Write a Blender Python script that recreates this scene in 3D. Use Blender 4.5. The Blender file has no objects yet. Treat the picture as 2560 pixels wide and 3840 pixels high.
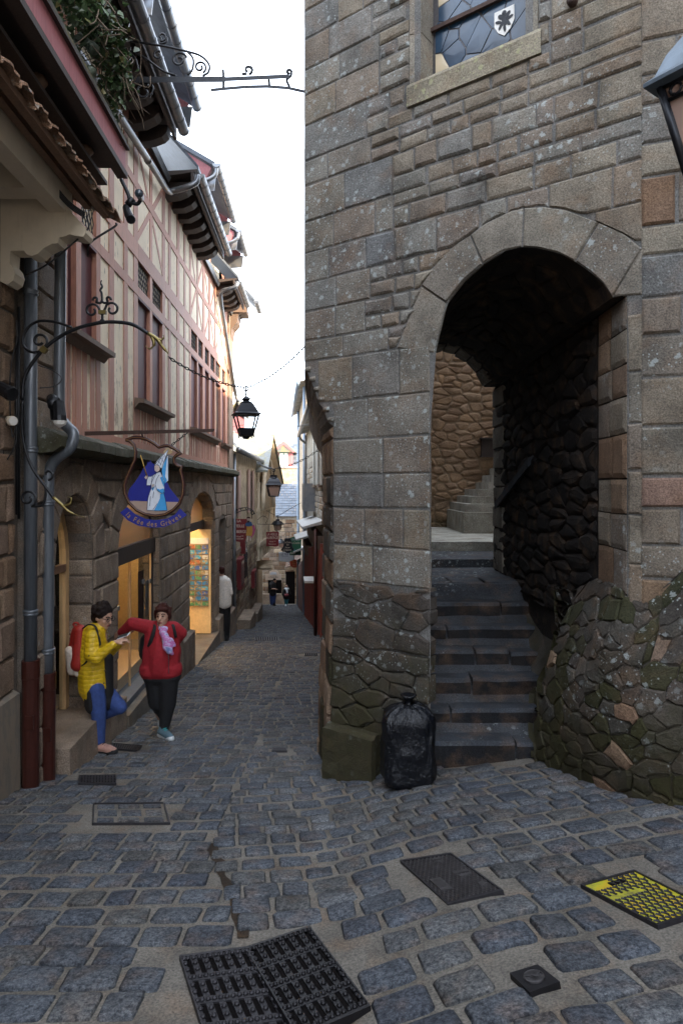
import bpy, bmesh, math, random
from mathutils import Vector, Matrix, noise
V = Vector
rnd = random.Random(11)
U = rnd.uniform
scn = bpy.context.scene
col = scn.collection

# ---------------------------------------------------------------- camera, sky, sun, exposure
EYE = 1.7
F, CX, HY = 2400.0, 1280.0, 1826.0          # lens measured in photo pixels, column and row of the level view axis
cd = bpy.data.cameras.new('camera')
cam = bpy.data.objects.new('camera', cd)
col.objects.link(cam)
cam.location = (0, 0, EYE)
cam.rotation_euler = (math.radians(90), 0, 0)
cd.sensor_fit = 'VERTICAL'
cd.sensor_height = 36
cd.lens = F / 3840 * 36
cd.shift_y = -(1920 - HY) / 3840
cd.clip_start = 0.05
cd.clip_end = 600
scn.camera = cam

SUN = V((0.76, -0.52, 0.45)).normalized()
w = bpy.data.worlds.new('World')
scn.world = w
w.use_nodes = True
wt = w.node_tree
sky = wt.nodes.new('ShaderNodeTexSky')
sky.sky_type = 'NISHITA'
sky.sun_disc = False
sky.sun_elevation = math.asin(SUN.z)
sky.sun_rotation = math.atan2(SUN.x, SUN.y)
sky.dust_density = 4.0
sky.air_density = 1.0
sky.ozone_density = 1.0
bg = wt.nodes['Background']
bg.inputs['Strength'].default_value = 0.15
veil = wt.nodes.new('ShaderNodeMix')           # thin bright high cloud over the blue
veil.data_type = 'RGBA'
veil.inputs[0].default_value = 0.6
veil.inputs[7].default_value = (8.2, 8.9, 10.0, 1)
wt.links.new(sky.outputs[0], veil.inputs[6])
wt.links.new(veil.outputs[2], bg.inputs['Color'])
sd = bpy.data.lights.new('sun', 'SUN')
sun = bpy.data.objects.new('sun', sd)
col.objects.link(sun)
sun.rotation_euler = SUN.to_track_quat('Z', 'Y').to_euler()
sd.energy = 4.2
sd.angle = math.radians(0.5)
sd.color = (1.0, 0.80, 0.56)
scn.view_settings.view_transform = 'Standard'
scn.view_settings.look = 'None'
scn.view_settings.gamma = 1
scn.view_settings.exposure = 2.2
scn.view_settings.use_curve_mapping = False
scn.cycles.max_bounces = 6
scn.cycles.diffuse_bounces = 4
scn.cycles.use_denoising = True

# ---------------------------------------------------------------- helpers
def P(x, y, Y):                              # photo pixel at depth Y -> world point
    return V(((x - CX) / F * Y, Y, EYE + (HY - y) / F * Y))

def rootloc(o):
    l = V((0, 0, 0))
    while o is not None:
        l += o.location
        o = o.parent
    return l

class MB:
    def __init__(s):
        s.v = []; s.f = []; s.sm = []; s.mi = []
    def poly(s, pts, sm=False, mi=0):
        b = len(s.v); s.v += [V(p) for p in pts]; s.f.append(list(range(b, b + len(pts)))); s.sm.append(sm); s.mi.append(mi)
    def mesh(s, vs, fs, sm=False, mi=0):
        b = len(s.v); s.v += [V(p) for p in vs]
        for f in fs:
            s.f.append([b + i for i in f]); s.sm.append(sm); s.mi.append(mi)
    def hexa(s, a, mi=0):                    # eight corners: bottom ring 0-3, top ring 4-7
        s.mesh(a, [(3, 2, 1, 0), (4, 5, 6, 7), (0, 1, 5, 4), (1, 2, 6, 5), (2, 3, 7, 6), (3, 0, 4, 7)], mi=mi)
    def box(s, c, d, R=None, mi=0):
        x, y, z = d[0] / 2, d[1] / 2, d[2] / 2
        q = [V(p) for p in [(-x, -y, -z), (x, -y, -z), (x, y, -z), (-x, y, -z), (-x, -y, z), (x, -y, z), (x, y, z), (-x, y, z)]]
        if R is not None: q = [R @ p for p in q]
        s.hexa([V(c) + p for p in q], mi)
    def prism(s, pts, d, mi=0, caps=True):
        n = len(pts); pts = [V(p) for p in pts]; d = V(d)
        fs = [(i, (i + 1) % n, n + (i + 1) % n, n + i) for i in range(n)]
        if caps: fs += [tuple(range(n - 1, -1, -1)), tuple(range(n, 2 * n))]
        s.mesh(pts + [p + d for p in pts], fs, mi=mi)
    def tube(s, path, r, n=8, caps=True, sm=True, mi=0, flat=1.0):
        path = [V(p) for p in path]; m = len(path)
        rs = r if isinstance(r, (list, tuple)) else [r] * m
        up = None; rings = []
        for i, p in enumerate(path):
            t = (path[min(i + 1, m - 1)] - path[max(i - 1, 0)])
            if t.length < 1e-9: t = V((0, 0, 1))
            t.normalize()
            if up is None:
                up = V((0, 0, 1)) if abs(t.z) < .9 else V((1, 0, 0))
            up = (up - t * up.dot(t))
            if up.length < 1e-6: up = t.orthogonal()
            up.normalize(); sd_ = t.cross(up)
            rings.append([p + (up * math.cos(a) * flat + sd_ * math.sin(a)) * rs[i] for a in [2 * math.pi * k / n for k in range(n)]])
        vs = [q for g in rings for q in g]; fs = []
        for i in range(m - 1):
            for k in range(n):
                fs.append((i * n + k, i * n + (k + 1) % n, (i + 1) * n + (k + 1) % n, (i + 1) * n + k))
        if caps: fs += [tuple(range(n - 1, -1, -1)), tuple((m - 1) * n + k for k in range(n))]
        s.mesh(vs, fs, sm, mi)
    def lathe(s, prof, c=(0, 0, 0), n=16, R=None, sm=True, mi=0, phase=0.0, sq=None):
        vs = []; fs = []
        for r, z in prof:
            for k in range(n):
                a = 2 * math.pi * k / n + phase
                p = V((r * math.cos(a), r * math.sin(a), z))
                if R is not None: p = R @ p
                vs.append(V(c) + p)
        for i in range(len(prof) - 1):
            for k in range(n):
                fs.append((i * n + k, i * n + (k + 1) % n, (i + 1) * n + (k + 1) % n, (i + 1) * n + k))
        fs += [tuple(range(n - 1, -1, -1)), tuple((len(prof) - 1) * n + k for k in range(n))]
        s.mesh(vs, fs, sm, mi)
    def ell(s, c, r, nu=14, nv=9, R=None, mi=0):
        vs = []; fs = []
        for j in range(nv + 1):
            b = math.pi * j / nv
            for k in range(nu):
                a = 2 * math.pi * k / nu
                p = V((r[0] * math.sin(b) * math.cos(a), r[1] * math.sin(b) * math.sin(a), r[2] * math.cos(b)))
                if R is not None: p = R @ p
                vs.append(V(c) + p)
        for j in range(nv):
            for k in range(nu):
                fs.append((j * nu + k, (j + 1) * nu + k, (j + 1) * nu + (k + 1) % nu, j * nu + (k + 1) % nu))
        s.mesh(vs, fs, True, mi)
    def cap(s, a, b, ra, rb, n=10):          # tapered capsule
        a, b = V(a), V(b); d = b - a; L = max(d.length, 1e-6); Q = V((0, 0, 1)).rotation_difference(d).to_matrix()
        prof = []
        for k in range(5): t = -math.pi / 2 + k * math.pi / 8; prof.append((max(ra * math.cos(t), 1e-4), ra * math.sin(t)))
        for k in range(5): t = k * math.pi / 8; prof.append((max(rb * math.cos(t), 1e-4), L + rb * math.sin(t)))
        s.lathe(prof, a, n, Q)
    def data(s, name, loc=(0, 0, 0)):
        me = bpy.data.meshes.new(name); l = V(loc)
        me.from_pydata([tuple(p - l) for p in s.v], [], s.f)
        me.polygons.foreach_set('use_smooth', s.sm)
        me.polygons.foreach_set('material_index', s.mi)
        me.validate(); me.update()
        return me
    def build(s, name, m, parent=None, loc=None):
        if parent is not None: L = rootloc(parent)
        else: L = V(loc) if loc is not None else V((0, 0, 0))
        me = s.data(name, L)
        for q in (m if isinstance(m, (list, tuple)) else [m]): me.materials.append(q)
        o = bpy.data.objects.new(name, me); col.objects.link(o)
        if parent is not None: o.parent = parent
        else: o.location = L
        return o

def recalc(o):
    bm = bmesh.new(); bm.from_mesh(o.data); bmesh.ops.recalc_face_normals(bm, faces=bm.faces); bm.to_mesh(o.data); bm.free(); return o

def tag(o, label, cat, group=None):
    o['label'] = label; o['category'] = cat
    if group: o['group'] = group
    return o
def thing(name, label, cat, loc, group=None):
    o = bpy.data.objects.new(name, None); col.objects.link(o); o.location = loc; o.empty_display_size = .1
    return tag(o, label, cat, group)
def copy_tree(o, parent=None):
    c = o.copy(); col.objects.link(c)
    if parent is not None: c.parent = parent
    for ch in list(o.children): copy_tree(ch, c)
    return c
def arc(c, r, a0, a1, n, ax=V((1, 0, 0)), ay=V((0, 0, 1)), r1=None):
    r1 = r if r1 is None else r1
    return [V(c) + (ax * math.cos(math.radians(a0 + (a1 - a0) * i / n)) + ay * math.sin(math.radians(a0 + (a1 - a0) * i / n))) * (r + (r1 - r) * i / n) for i in range(n + 1)]
def bez(p, n=16):                            # Catmull-Rom through points
    p = [V(q) for q in p]; q = [p[0] * 2 - p[1]] + p + [p[-1] * 2 - p[-2]]; out = []
    for i in range(1, len(q) - 2):
        for k in range(n):
            t = k / n; a, b, c, d = q[i - 1], q[i], q[i + 1], q[i + 2]
            out.append(.5 * ((2 * b) + (c - a) * t + (2 * a - 5 * b + 4 * c - d) * t * t + (-a + 3 * b - 3 * c + d) * t ** 3))
    return out + [p[-1]]

# ---------------------------------------------------------------- materials
class N:
    def __init__(s, name):
        s.m = bpy.data.materials.new(name); s.m.use_nodes = True; s.t = s.m.node_tree
        s.b = s.t.nodes['Principled BSDF']; s.pos = None
    def new(s, k, **kw):
        n = s.t.nodes.new('ShaderNode' + k)
        for a, v in kw.items(): setattr(n, a, v)
        return n
    def ln(s, a, b): s.t.links.new(a, b)
    def P(s, obj=False):
        if obj: return s.new('TexCoord').outputs['Object']
        if s.pos is None: s.pos = s.new('NewGeometry')
        return s.pos.outputs['Position']
    def noise(s, sc, det=5, rough=.6, vec=None, out='Fac'):
        n = s.new('TexNoise'); n.inputs['Scale'].default_value = sc; n.inputs['Detail'].default_value = det; n.inputs['Roughness'].default_value = rough
        s.ln(vec if vec is not None else s.P(), n.inputs['Vector']); return n.outputs[out]
    def vor(s, sc, vec=None, feat='F1', out='Distance'):
        n = s.new('TexVoronoi', feature=feat); n.inputs['Scale'].default_value = sc
        s.ln(vec if vec is not None else s.P(), n.inputs['Vector']); return n.outputs[out]
    def ramp(s, fac, stops, interp='LINEAR'):
        n = s.new('ValToRGB'); e = n.color_ramp.elements; n.color_ramp.interpolation = interp
        while len(e) < len(stops): e.new(.5)
        for q, (p, c) in zip(e, stops):
            q.position = p; q.color = (c, c, c, 1) if isinstance(c, (int, float)) else (*c, 1)
        s.ln(fac, n.inputs['Fac']); return n.outputs['Color']
    def mix(s, f, a, b, mode='MIX'):
        n = s.new('Mix', data_type='RGBA', blend_type=mode); n.clamp_factor = True
        for sock, v in ((0, f), (6, a), (7, b)):
            if isinstance(v, (int, float)): n.inputs[sock].default_value = v if sock == 0 else (v, v, v, 1)
            elif isinstance(v, tuple): n.inputs[sock].default_value = (*v, 1)
            else: s.ln(v, n.inputs[sock])
        return n.outputs[2]
    def math(s, op, a, b=0.0, c=0.0):
        n = s.new('Math', operation=op)
        for i, v in enumerate((a, b, c)):
            if isinstance(v, (int, float)): n.inputs[i].default_value = v
            else: s.ln(v, n.inputs[i])
        return n.outputs[0]
    def rand(s):
        o = s.new('ObjectInfo').outputs['Random']
        if s.pos is None: s.pos = s.new('NewGeometry')
        return s.math('FRACT', s.math('ADD', o, s.math('MULTIPLY', s.pos.outputs['Random Per Island'], 7.31)))
    def sep(s, v):
        n = s.new('SeparateXYZ'); s.ln(v, n.inputs[0]); return n.outputs
    def mapr(s, v, a, b, c=0., d=1.):
        n = s.new('MapRange'); s.ln(v, n.inputs[0])
        for i, q in enumerate((a, b, c, d)): n.inputs[i + 1].default_value = q
        return n.outputs[0]
    def out(s, colr, rough=.8, metal=0., bump=None, bs=.3, bd=.01):
        if isinstance(colr, tuple): s.b.inputs['Base Color'].default_value = (*colr, 1)
        else: s.ln(colr, s.b.inputs['Base Color'])
        if isinstance(rough, (int, float)): s.b.inputs['Roughness'].default_value = rough
        else: s.ln(rough, s.b.inputs['Roughness'])
        s.b.inputs['Metallic'].default_value = metal
        if bump is not None:
            n = s.new('Bump'); n.inputs['Strength'].default_value = bs; n.inputs['Distance'].default_value = bd
            s.ln(bump, n.inputs['Height']); s.ln(n.outputs[0], s.b.inputs['Normal'])
        return s.m

def plain(name, c, rough=.6, metal=0., var=.15, sc=18, bs=.12):
    n = N(name); f = n.noise(sc, 6, .65)
    a = tuple(q * (1 - var) for q in c); b = tuple(min(1, q * (1 + var)) for q in c)
    return n.out(n.ramp(f, [(.3, a), (.7, b)]), rough, metal, n.noise(sc * 4, 4), bs, .004)

def stone(name, cols, lichen=0., moss=None, bump=.55, scale=1., lc=(.40, .44, .43), streak=.0):
    cols = list(cols) if len(cols) > 1 else [tuple(q * .93 for q in cols[0]), tuple(q * 1.07 for q in cols[0])]
    n = N(name); r = n.rand(); k = len(cols); n.b.inputs['Specular IOR Level'].default_value = .22
    base = n.ramp(r, [(i / max(k - 1, 1), c) for i, c in enumerate(cols)])
    big = n.noise(3.2 * scale, 5, .6)
    base = n.mix(1., base, n.ramp(big, [(.3, .62), (.5, .98), (.72, 1.3)]), 'MULTIPLY')
    hue = n.noise(5.5 * scale, 3, .5)
    base = n.mix(n.math('MULTIPLY', n.mapr(hue, .5, .75), .35), base, (.20, .115, .06))
    fine = n.noise(85 * scale, 3, .7)
    base = n.mix(1., base, n.ramp(fine, [(.30, .50), (.5, 1.), (.68, 1.45)]), 'MULTIPLY')
    if lichen:
        d = n.vor(11 * scale)
        ln_ = n.noise(60, 4, .7)
        a = n.math('SUBTRACT', n.math('ADD', d, n.math('MULTIPLY', ln_, .75)), .56)
        spot = n.mapr(a, 0., .06, 1., 0.)
        d2 = n.vor(31 * scale); spot2 = n.mapr(n.math('ADD', d2, n.math('MULTIPLY', ln_, .6)), .44, .52, 1., 0.)
        mask = n.mapr(n.math('ADD', n.noise(1.1, 4, .65), n.math('MULTIPLY', r, .12)), .60 - lichen * .14, .74 - lichen * .14)
        base = n.mix(n.math('MULTIPLY', n.math('MAXIMUM', spot, spot2), n.math('MULTIPLY', mask, .72)), base, lc)
    if moss:
        z = n.sep(n.P())[2]
        zz = n.math('ADD', n.mapr(z, moss[0], moss[1], 1., 0.), n.math('MULTIPLY', n.math('SUBTRACT', n.noise(2.6, 5, .7), .5), 1.5))
        base = n.mix(n.math('MULTIPLY', n.mapr(zz, .35, .8), .8), base, n.mix(n.noise(14, 4), (.030, .022, .012), (.050, .050, .016)))
    h = n.math('ADD', n.math('MULTIPLY', n.noise(16 * scale, 8, .7), .7), n.math('MULTIPLY', fine, .45))
    return n.out(base, n.ramp(fine, [(.3, .75), (.7, .95)]), 0., h, bump, .02)

M = {}
M['tower'] = stone('tower_granite', [(.142, .144, .144), (.180, .170, .150), (.165, .154, .138), (.195, .182, .155), (.150, .150, .145), (.172, .142, .116), (.185, .170, .145), (.168, .150, .122)], lichen=1.0, moss=(-1.1, .75), bump=.7)
M['tower_warm'] = stone('warm_tower_granite', [(.205, .178, .136), (.182, .150, .116), (.220, .192, .150), (.188, .154, .124), (.165, .140, .114), (.205, .160, .118)], lichen=.5, moss=(-1.1, .75), bump=.75)
M['tower_red'] = stone('tower_red_stone', [(.19, .105, .085), (.20, .13, .10)], lichen=.2, moss=(-1.1, .5), bump=.7)
M['ash'] = stone('arch_granite', [(.22, .195, .155), (.19, .170, .140), (.215, .19, .155), (.165, .145, .12)], lichen=.8, moss=(-1.1, .5), bump=.45)
M['mortar'] = stone('tower_mortar', [(.150, .146, .138)], moss=(-1.1, .6), bump=.35)
M['rubble'] = stone('rubble_granite', [(.062, .054, .046), (.078, .066, .054), (.070, .064, .054), (.088, .070, .056), (.056, .048, .042), (.082, .076, .064)], lichen=.35, moss=(-.9, 1.2), bump=.9)
M['rubble_moss'] = stone('mossy_rubble', [(.040, .042, .022), (.054, .052, .028), (.048, .043, .028)], lichen=.5, moss=(-.4, 1.6), bump=.9)
M['dirt'] = stone('dark_dirt', [(.035, .024, .016)], bump=.8)
M['darkmortar'] = stone('damp_mortar', [(.070, .062, .052)], moss=(-.9, 1.0), bump=.4)
M['sett'] = stone('sett_granite', [(.072, .082, .100), (.090, .100, .116), (.108, .116, .128), (.080, .088, .102), (.098, .098, .096), (.128, .134, .142), (.062, .070, .088)], bump=.55, scale=1.25)
M['riser'] = stone('shaded_riser_granite', [(.014, .015, .018), (.022, .019, .018), (.017, .018, .021)], bump=.8)  # darker than the treads: shade on the risers put into the stone colour
M['sand'] = stone('joint_sand', [(.150, .136, .116)], bump=.45)
M['granite'] = stone('house_granite', [(.215, .165, .128), (.260, .205, .155), (.185, .150, .122), (.240, .178, .130), (.280, .230, .180)], lichen=.05, bump=.9)
M['brown'] = stone('brown_granite', [(.205, .135, .088), (.175, .110, .072), (.23, .16, .105), (.185, .13, .098)], bump=.8)
M['passage_shade'] = stone('shade_darkened_granite', [(.012, .010, .010), (.018, .015, .013), (.026, .020, .017)], bump=.8)  # near-black colour stands in for the deep shade of the passage
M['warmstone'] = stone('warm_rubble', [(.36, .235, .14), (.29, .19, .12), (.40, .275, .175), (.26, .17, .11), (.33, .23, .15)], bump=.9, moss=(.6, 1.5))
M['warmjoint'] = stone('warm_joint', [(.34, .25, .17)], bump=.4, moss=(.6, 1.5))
M['housemortar'] = stone('house_mortar', [(.140, .120, .102)], bump=.4)
M['cream_wall'] = stone('far_rubble', [(.43, .34, .235), (.36, .285, .20), (.48, .39, .275)], bump=.8)
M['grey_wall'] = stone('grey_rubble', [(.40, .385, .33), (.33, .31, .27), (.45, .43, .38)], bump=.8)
M['ledge'] = stone('ledge_granite', [(.135, .135, .115)], lichen=.8, moss=(2.0, 2.5), bump=.6)
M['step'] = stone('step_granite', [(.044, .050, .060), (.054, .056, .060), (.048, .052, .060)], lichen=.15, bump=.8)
def sett_grain(m):                             # pitted, blotchy granite tops
    t = m.node_tree; pb = t.nodes['Principled BSDF']; src = pb.inputs['Base Color'].links[0].from_socket
    g = t.nodes.new('ShaderNodeNewGeometry'); n = t.nodes.new('ShaderNodeTexNoise'); n.inputs['Scale'].default_value = 46; n.inputs['Detail'].default_value = 4; n.inputs['Roughness'].default_value = .75
    r = t.nodes.new('ShaderNodeValToRGB'); e = r.color_ramp.elements; e[0].position = .36; e[0].color = (.34, .36, .40, 1); e[1].position = .62; e[1].color = (1.3, 1.28, 1.24, 1)
    x = t.nodes.new('ShaderNodeMix'); x.data_type = 'RGBA'; x.blend_type = 'MULTIPLY'; x.inputs[0].default_value = 1.
    t.links.new(g.outputs['Position'], n.inputs['Vector']); t.links.new(n.outputs['Fac'], r.inputs['Fac']); t.links.new(src, x.inputs[6]); t.links.new(r.outputs['Color'], x.inputs[7]); t.links.new(x.outputs[2], pb.inputs['Base Color'])
sett_grain(M['sett'])
def slate(name, c, moss=0.):
    n = N(name); base = n.mix(1., n.ramp(n.rand(), [(0, tuple(q * .75 for q in c)), (1, tuple(q * 1.25 for q in c))]), n.ramp(n.noise(9, 5), [(.3, .75), (.7, 1.2)]), 'MULTIPLY')
    if moss: base = n.mix(n.math('MULTIPLY', n.mapr(n.noise(2.5, 6, .7), .55 - moss * .1, .7 - moss * .1), .8), base, (.20, .17, .06))
    return n.out(base, .55, 0., n.noise(40, 4), .3, .006)
M['slate'] = slate('blue_slate', (.085, .105, .135))
M['slate_old'] = slate('old_grey_slate', (.20, .20, .19), .4)
M['slate_moss'] = slate('mossy_slate', (.14, .15, .145), .8)
def timber(name, c, worn=.25, wc=(.33, .25, .22)):
    n = N(name); mp = n.new('Mapping'); n.ln(n.P(), mp.inputs[0]); mp.inputs['Scale'].default_value = (9, 9, 1.2)
    g = n.noise(5, 7, .7, mp.outputs[0])
    base = n.ramp(g, [(.28, tuple(q * .72 for q in c)), (.5, c), (.75, tuple(min(1, q * 1.22) for q in c))])
    base = n.mix(1., base, n.ramp(n.rand(), [(0, .86), (1, 1.12)]), 'MULTIPLY')
    base = n.mix(n.math('MULTIPLY', n.mapr(n.noise(7, 7, .75), .60, .72), worn), base, wc)
    return n.out(base, .62, 0., g, .35, .006)
M['post'] = timber('dusty_red_timber', (.42, .20, .14), .6, (.50, .38, .32))
M['maroon'] = timber('maroon_shutter_paint', (.098, .030, .036), .06)
M['redwood'] = timber('faded_red_fascia', (.33, .11, .12), .5, (.36, .24, .22))
M['sill'] = timber('weathered_sill', (.135, .090, .065), .4)
M['darkwood'] = timber('dark_old_wood', (.045, .032, .028), .3, (.16, .11, .08))
M['rawwood'] = timber('bare_wood', (.19, .11, .07), .2)
def plaster(name, c, peel=.0):
    n = N(name); base = n.mix(1., c, n.ramp(n.noise(4, 6, .65), [(.3, .88), (.7, 1.06)]), 'MULTIPLY')
    if peel:
        mp = n.new('Mapping'); n.ln(n.P(), mp.inputs[0]); mp.inputs['Scale'].default_value = (7, 7, 2.2)
        a = n.noise(1.6, 8, .75, mp.outputs[0]); z = n.sep(n.P())[2]
        a = n.math('ADD', a, n.mapr(z, EYE + .5, EYE + 2.0, .11, -.10))
        base = n.mix(n.math('MULTIPLY', n.mapr(a, .57, .61), peel), base, (.30, .215, .14))
        base = n.mix(n.math('MULTIPLY', n.mapr(n.noise(3, 4, .5, mp.outputs[0]), .63, .67), peel), base, (.17, .155, .135))
    mz = n.new('Mapping'); n.ln(n.P(), mz.inputs[0]); mz.inputs['Scale'].default_value = (30, 30, 1.5)
    base = n.mix(n.math('MULTIPLY', n.mapr(n.noise(1.5, 5, .7, mz.outputs[0]), .55, .75), .22), base, (.24, .19, .15))
    return n.out(base, .85, 0., n.noise(22, 7), .25, .008)
M['infill'] = plaster('cream_infill', (.85, .745, .58), .75)
M['cream'] = plaster('cream_paint', (.66, .57, .44))
M['render'] = plaster('grey_cement', (.155, .135, .11), .3)
M['white'] = plain('white_paint', (.72, .70, .66), .5, var=.06)
M['iron'] = plain('wrought_iron', (.018, .019, .022), .42, .6, .3)
M['lampblack'] = plain('lantern_paint', (.022, .024, .030), .38, .5, .2)
M['brass'] = plain('old_gilt', (.20, .155, .055), .4, .75, .3)
M['rust'] = plain('rusted_bar', (.055, .030, .022), .75, .3, .45)
M['castbrown'] = plain('brown_cast_iron', (.050, .014, .010), .30, .2, .2)
M['cast'] = plain('cast_iron_cover', (.036, .034, .038), .55, .55, .3, 30)
M['blackiron'] = plain('black_iron', (.011, .010, .012), .5, .4, .3, 30)
M['castlite'] = plain('worn_cast_iron', (.085, .080, .082), .5, .6, .35, 30)
M['cable'] = plain('black_cable', (.012, .012, .014), .5)
M['black'] = plain('black_cloth', (.008, .008, .009), .8)
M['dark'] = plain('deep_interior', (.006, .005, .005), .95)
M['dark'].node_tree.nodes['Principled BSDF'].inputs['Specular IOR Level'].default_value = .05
def zinc():
    n = N('weathered_zinc'); f = n.noise(5, 7, .7)
    base = n.ramp(f, [(.25, (.13, .15, .18)), (.5, (.21, .225, .245)), (.75, (.30, .27, .23))])
    return n.out(base, n.ramp(f, [(.3, .28), (.7, .5)]), .75, n.noise(50, 3), .1, .003)
M['zinc'] = zinc()
def pipe_mat():
    n = N('grey_painted_pipe'); mp = n.new('Mapping'); n.ln(n.P(), mp.inputs[0]); mp.inputs['Scale'].default_value = (14, 14, 1)
    f = n.noise(2.5, 7, .7, mp.outputs[0])
    return n.out(n.ramp(f, [(.3, (.075, .088, .105)), (.55, (.125, .140, .160)), (.8, (.20, .20, .20))]), .36, .35, n.noise(40, 3), .1, .003)
M['pipe'] = pipe_mat()
def glass(name, c=(.03, .04, .05), rough=.06, vis=1.0):
    n = N(name); n.b.inputs['Specular IOR Level'].default_value = .6
    return n.out(n.ramp(n.noise(2.5, 3), [(.3, tuple(q * .6 for q in c)), (.7, tuple(q * 1.4 for q in c))]), rough, 0., n.noise(7, 2), .12, .01)
M['winglass'] = glass('dark_window_glass')
M['leadglass'] = glass('leaded_glass', (.50, .41, .28), .22)
M['stainglass'] = glass('stained_glass', (.022, .048, .085), .2)
def clear(name, tint=(.9, .93, .95), alpha=.25):
    n = N(name); tr = n.new('BsdfTransparent'); tr.inputs[0].default_value = (*tint, 1)
    gl = n.new('BsdfGlossy'); gl.inputs['Roughness'].default_value = .03
    fr = n.new('Fresnel'); fr.inputs[0].default_value = 1.5
    mx = n.new('MixShader'); gb_ = n.new('NewGeometry'); n.ln(n.math('MULTIPLY', n.math('ADD', n.math('MULTIPLY', fr.outputs[0], .55), .02), n.math('SUBTRACT', 1.0, gb_.outputs['Backfacing'])), mx.inputs[0]); n.ln(tr.outputs[0], mx.inputs[1]); n.ln(gl.outputs[0], mx.inputs[2])
    n.ln(mx.outputs[0], n.t.nodes['Material Output'].inputs['Surface']); return n.m
M['clear'] = clear('clear_glass')
def frosted():
    n = N('pinkish_lamp_glass'); n.b.inputs['Transmission Weight'].default_value = .35
    return n.out((.58, .40, .33), .45)
M['lampglass'] = frosted()
def emit(name, c, s):
    n = N(name); n.b.inputs['Emission Color'].default_value = (*c, 1); n.b.inputs['Emission Strength'].default_value = s
    return n.out(c, .6)
M['shoplamp'] = emit('shop_lamp', (1., .76, .44), 17.)
M['ochre'] = plain('ochre_shop_wall', (.74, .56, .30), .6, var=.12)
M['shopwood'] = timber('honey_wood', (.56, .37, .19), .1)
M['shopfloor'] = plain('shop_floor', (.40, .33, .25), .4)
# ---------------------------------------------------------------- the sloping street
def sst(a, b, x):
    t = min(1, max(0, (x - a) / (b - a))); return t * t * (3 - 2 * t)
def gz(X, Y):
    if Y < 8: g = .165 * Y
    elif Y < 16: g = 1.32 + .11 * (Y - 8)
    else: g = 2.2 + .15 * (min(Y, 46) - 16) + .08 * max(0, Y - 46)
    return -g + (.2 * sst(-.25, 1.0, X) + .12 * max(0, min(X, 3) - 1)) * (1 - sst(6.5, 9, Y))
def ground_at(x, y):
    a, b = .8, 60.
    for _ in range(50):
        Y = (a + b) / 2; p = P(x, y, Y)
        if p.z > gz(p.x, Y): a = Y
        else: b = Y
    p = P(x, y, a); return V((p.x, a, gz(p.x, a)))
def gnorm(X, Y):
    e = .05
    return V((-(gz(X + e, Y) - gz(X - e, Y)) / (2 * e), -(gz(X, Y + e) - gz(X, Y - e)) / (2 * e), 1)).normalized()

mb = MB()
xs = [-90, -40, -15, -8, -5] + [-4 + .25 * i for i in range(33)] + [5, 8, 15, 40, 90]
ys = [-60, -25, -10, -5] + [-3 + .25 * i for i in range(60)] + [12 + i for i in range(34)] + [48, 55, 70, 100, 160]
vs = [(x, y, gz(x, y)) for y in ys for x in xs]
nx = len(xs)
mb.mesh(vs, [(j * nx + i, j * nx + i + 1, (j + 1) * nx + i + 1, (j + 1) * nx + i) for j in range(len(ys) - 1) for i in range(nx - 1)], True)
street = mb.build('street', M['sand'])
street['kind'] = 'structure'
street['label'] = 'sloping cobbled street of grey granite setts in sandy joints'

COVERS = {
 'drainL': [(681, 3607), (928, 3574), (1118, 3935), (800, 3985)],
 'drainR': [(928, 3574), (1160, 3495), (1378, 3788), (1118, 3935)],
 'dark': [(1512, 3241), (1691, 3214), (1875, 3349), (1681, 3388)],
 'yellow': [(2189, 3334), (2379, 3281), (2653, 3420), (2463, 3481)],
 'square': [(1913, 3670), (2019, 3638), (2102, 3704), (1990, 3742)],
 'frame': [(355, 3020), (612, 3017), (632, 3092), (352, 3094)],
 'gratA': [(300, 2916), (433, 2914), (433, 2945), (298, 2945)],
 'gratB': [(424, 2794), (530, 2802), (513, 2820), (420, 2812)],
 'farA': [(956, 2391), (1043, 2391), (1043, 2404), (958, 2404)],
 'farB': [(1142, 2453), (1190, 2453), (1191, 2461), (1143, 2461)],
 'plq': [(1022, 2812), (1072, 2812), (1075, 2822), (1020, 2822)],
}
CQ = {k: [ground_at(*p) for p in q] for k, q in COVERS.items()}
for q in CQ.values():                         # iron lids are flat
    n = (q[1] - q[0]).cross(q[2] - q[0]); q[3].z = q[0].z - (n.x * (q[3].x - q[0].x) + n.y * (q[3].y - q[0].y)) / n.z
def inquad(X, Y, q, grow=.0):
    cx = sum(p.x for p in q) / 4; cy = sum(p.y for p in q) / 4
    pts = [((p.x - cx), (p.y - cy)) for p in q]; x, y = X - cx, Y - cy; sgn = 0
    for i in range(4):
        a, b = pts[i], pts[(i + 1) % 4]; e = math.hypot(b[0] - a[0], b[1] - a[1]) or 1
        d = ((b[0] - a[0]) * (y - a[1]) - (b[1] - a[1]) * (x - a[0])) / e
        c = ((b[0] - a[0]) * (-a[1]) - (b[1] - a[1]) * (-a[0])) / e
        if c < 0: d = -d
        if d < -grow: return False
    return True

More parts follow.
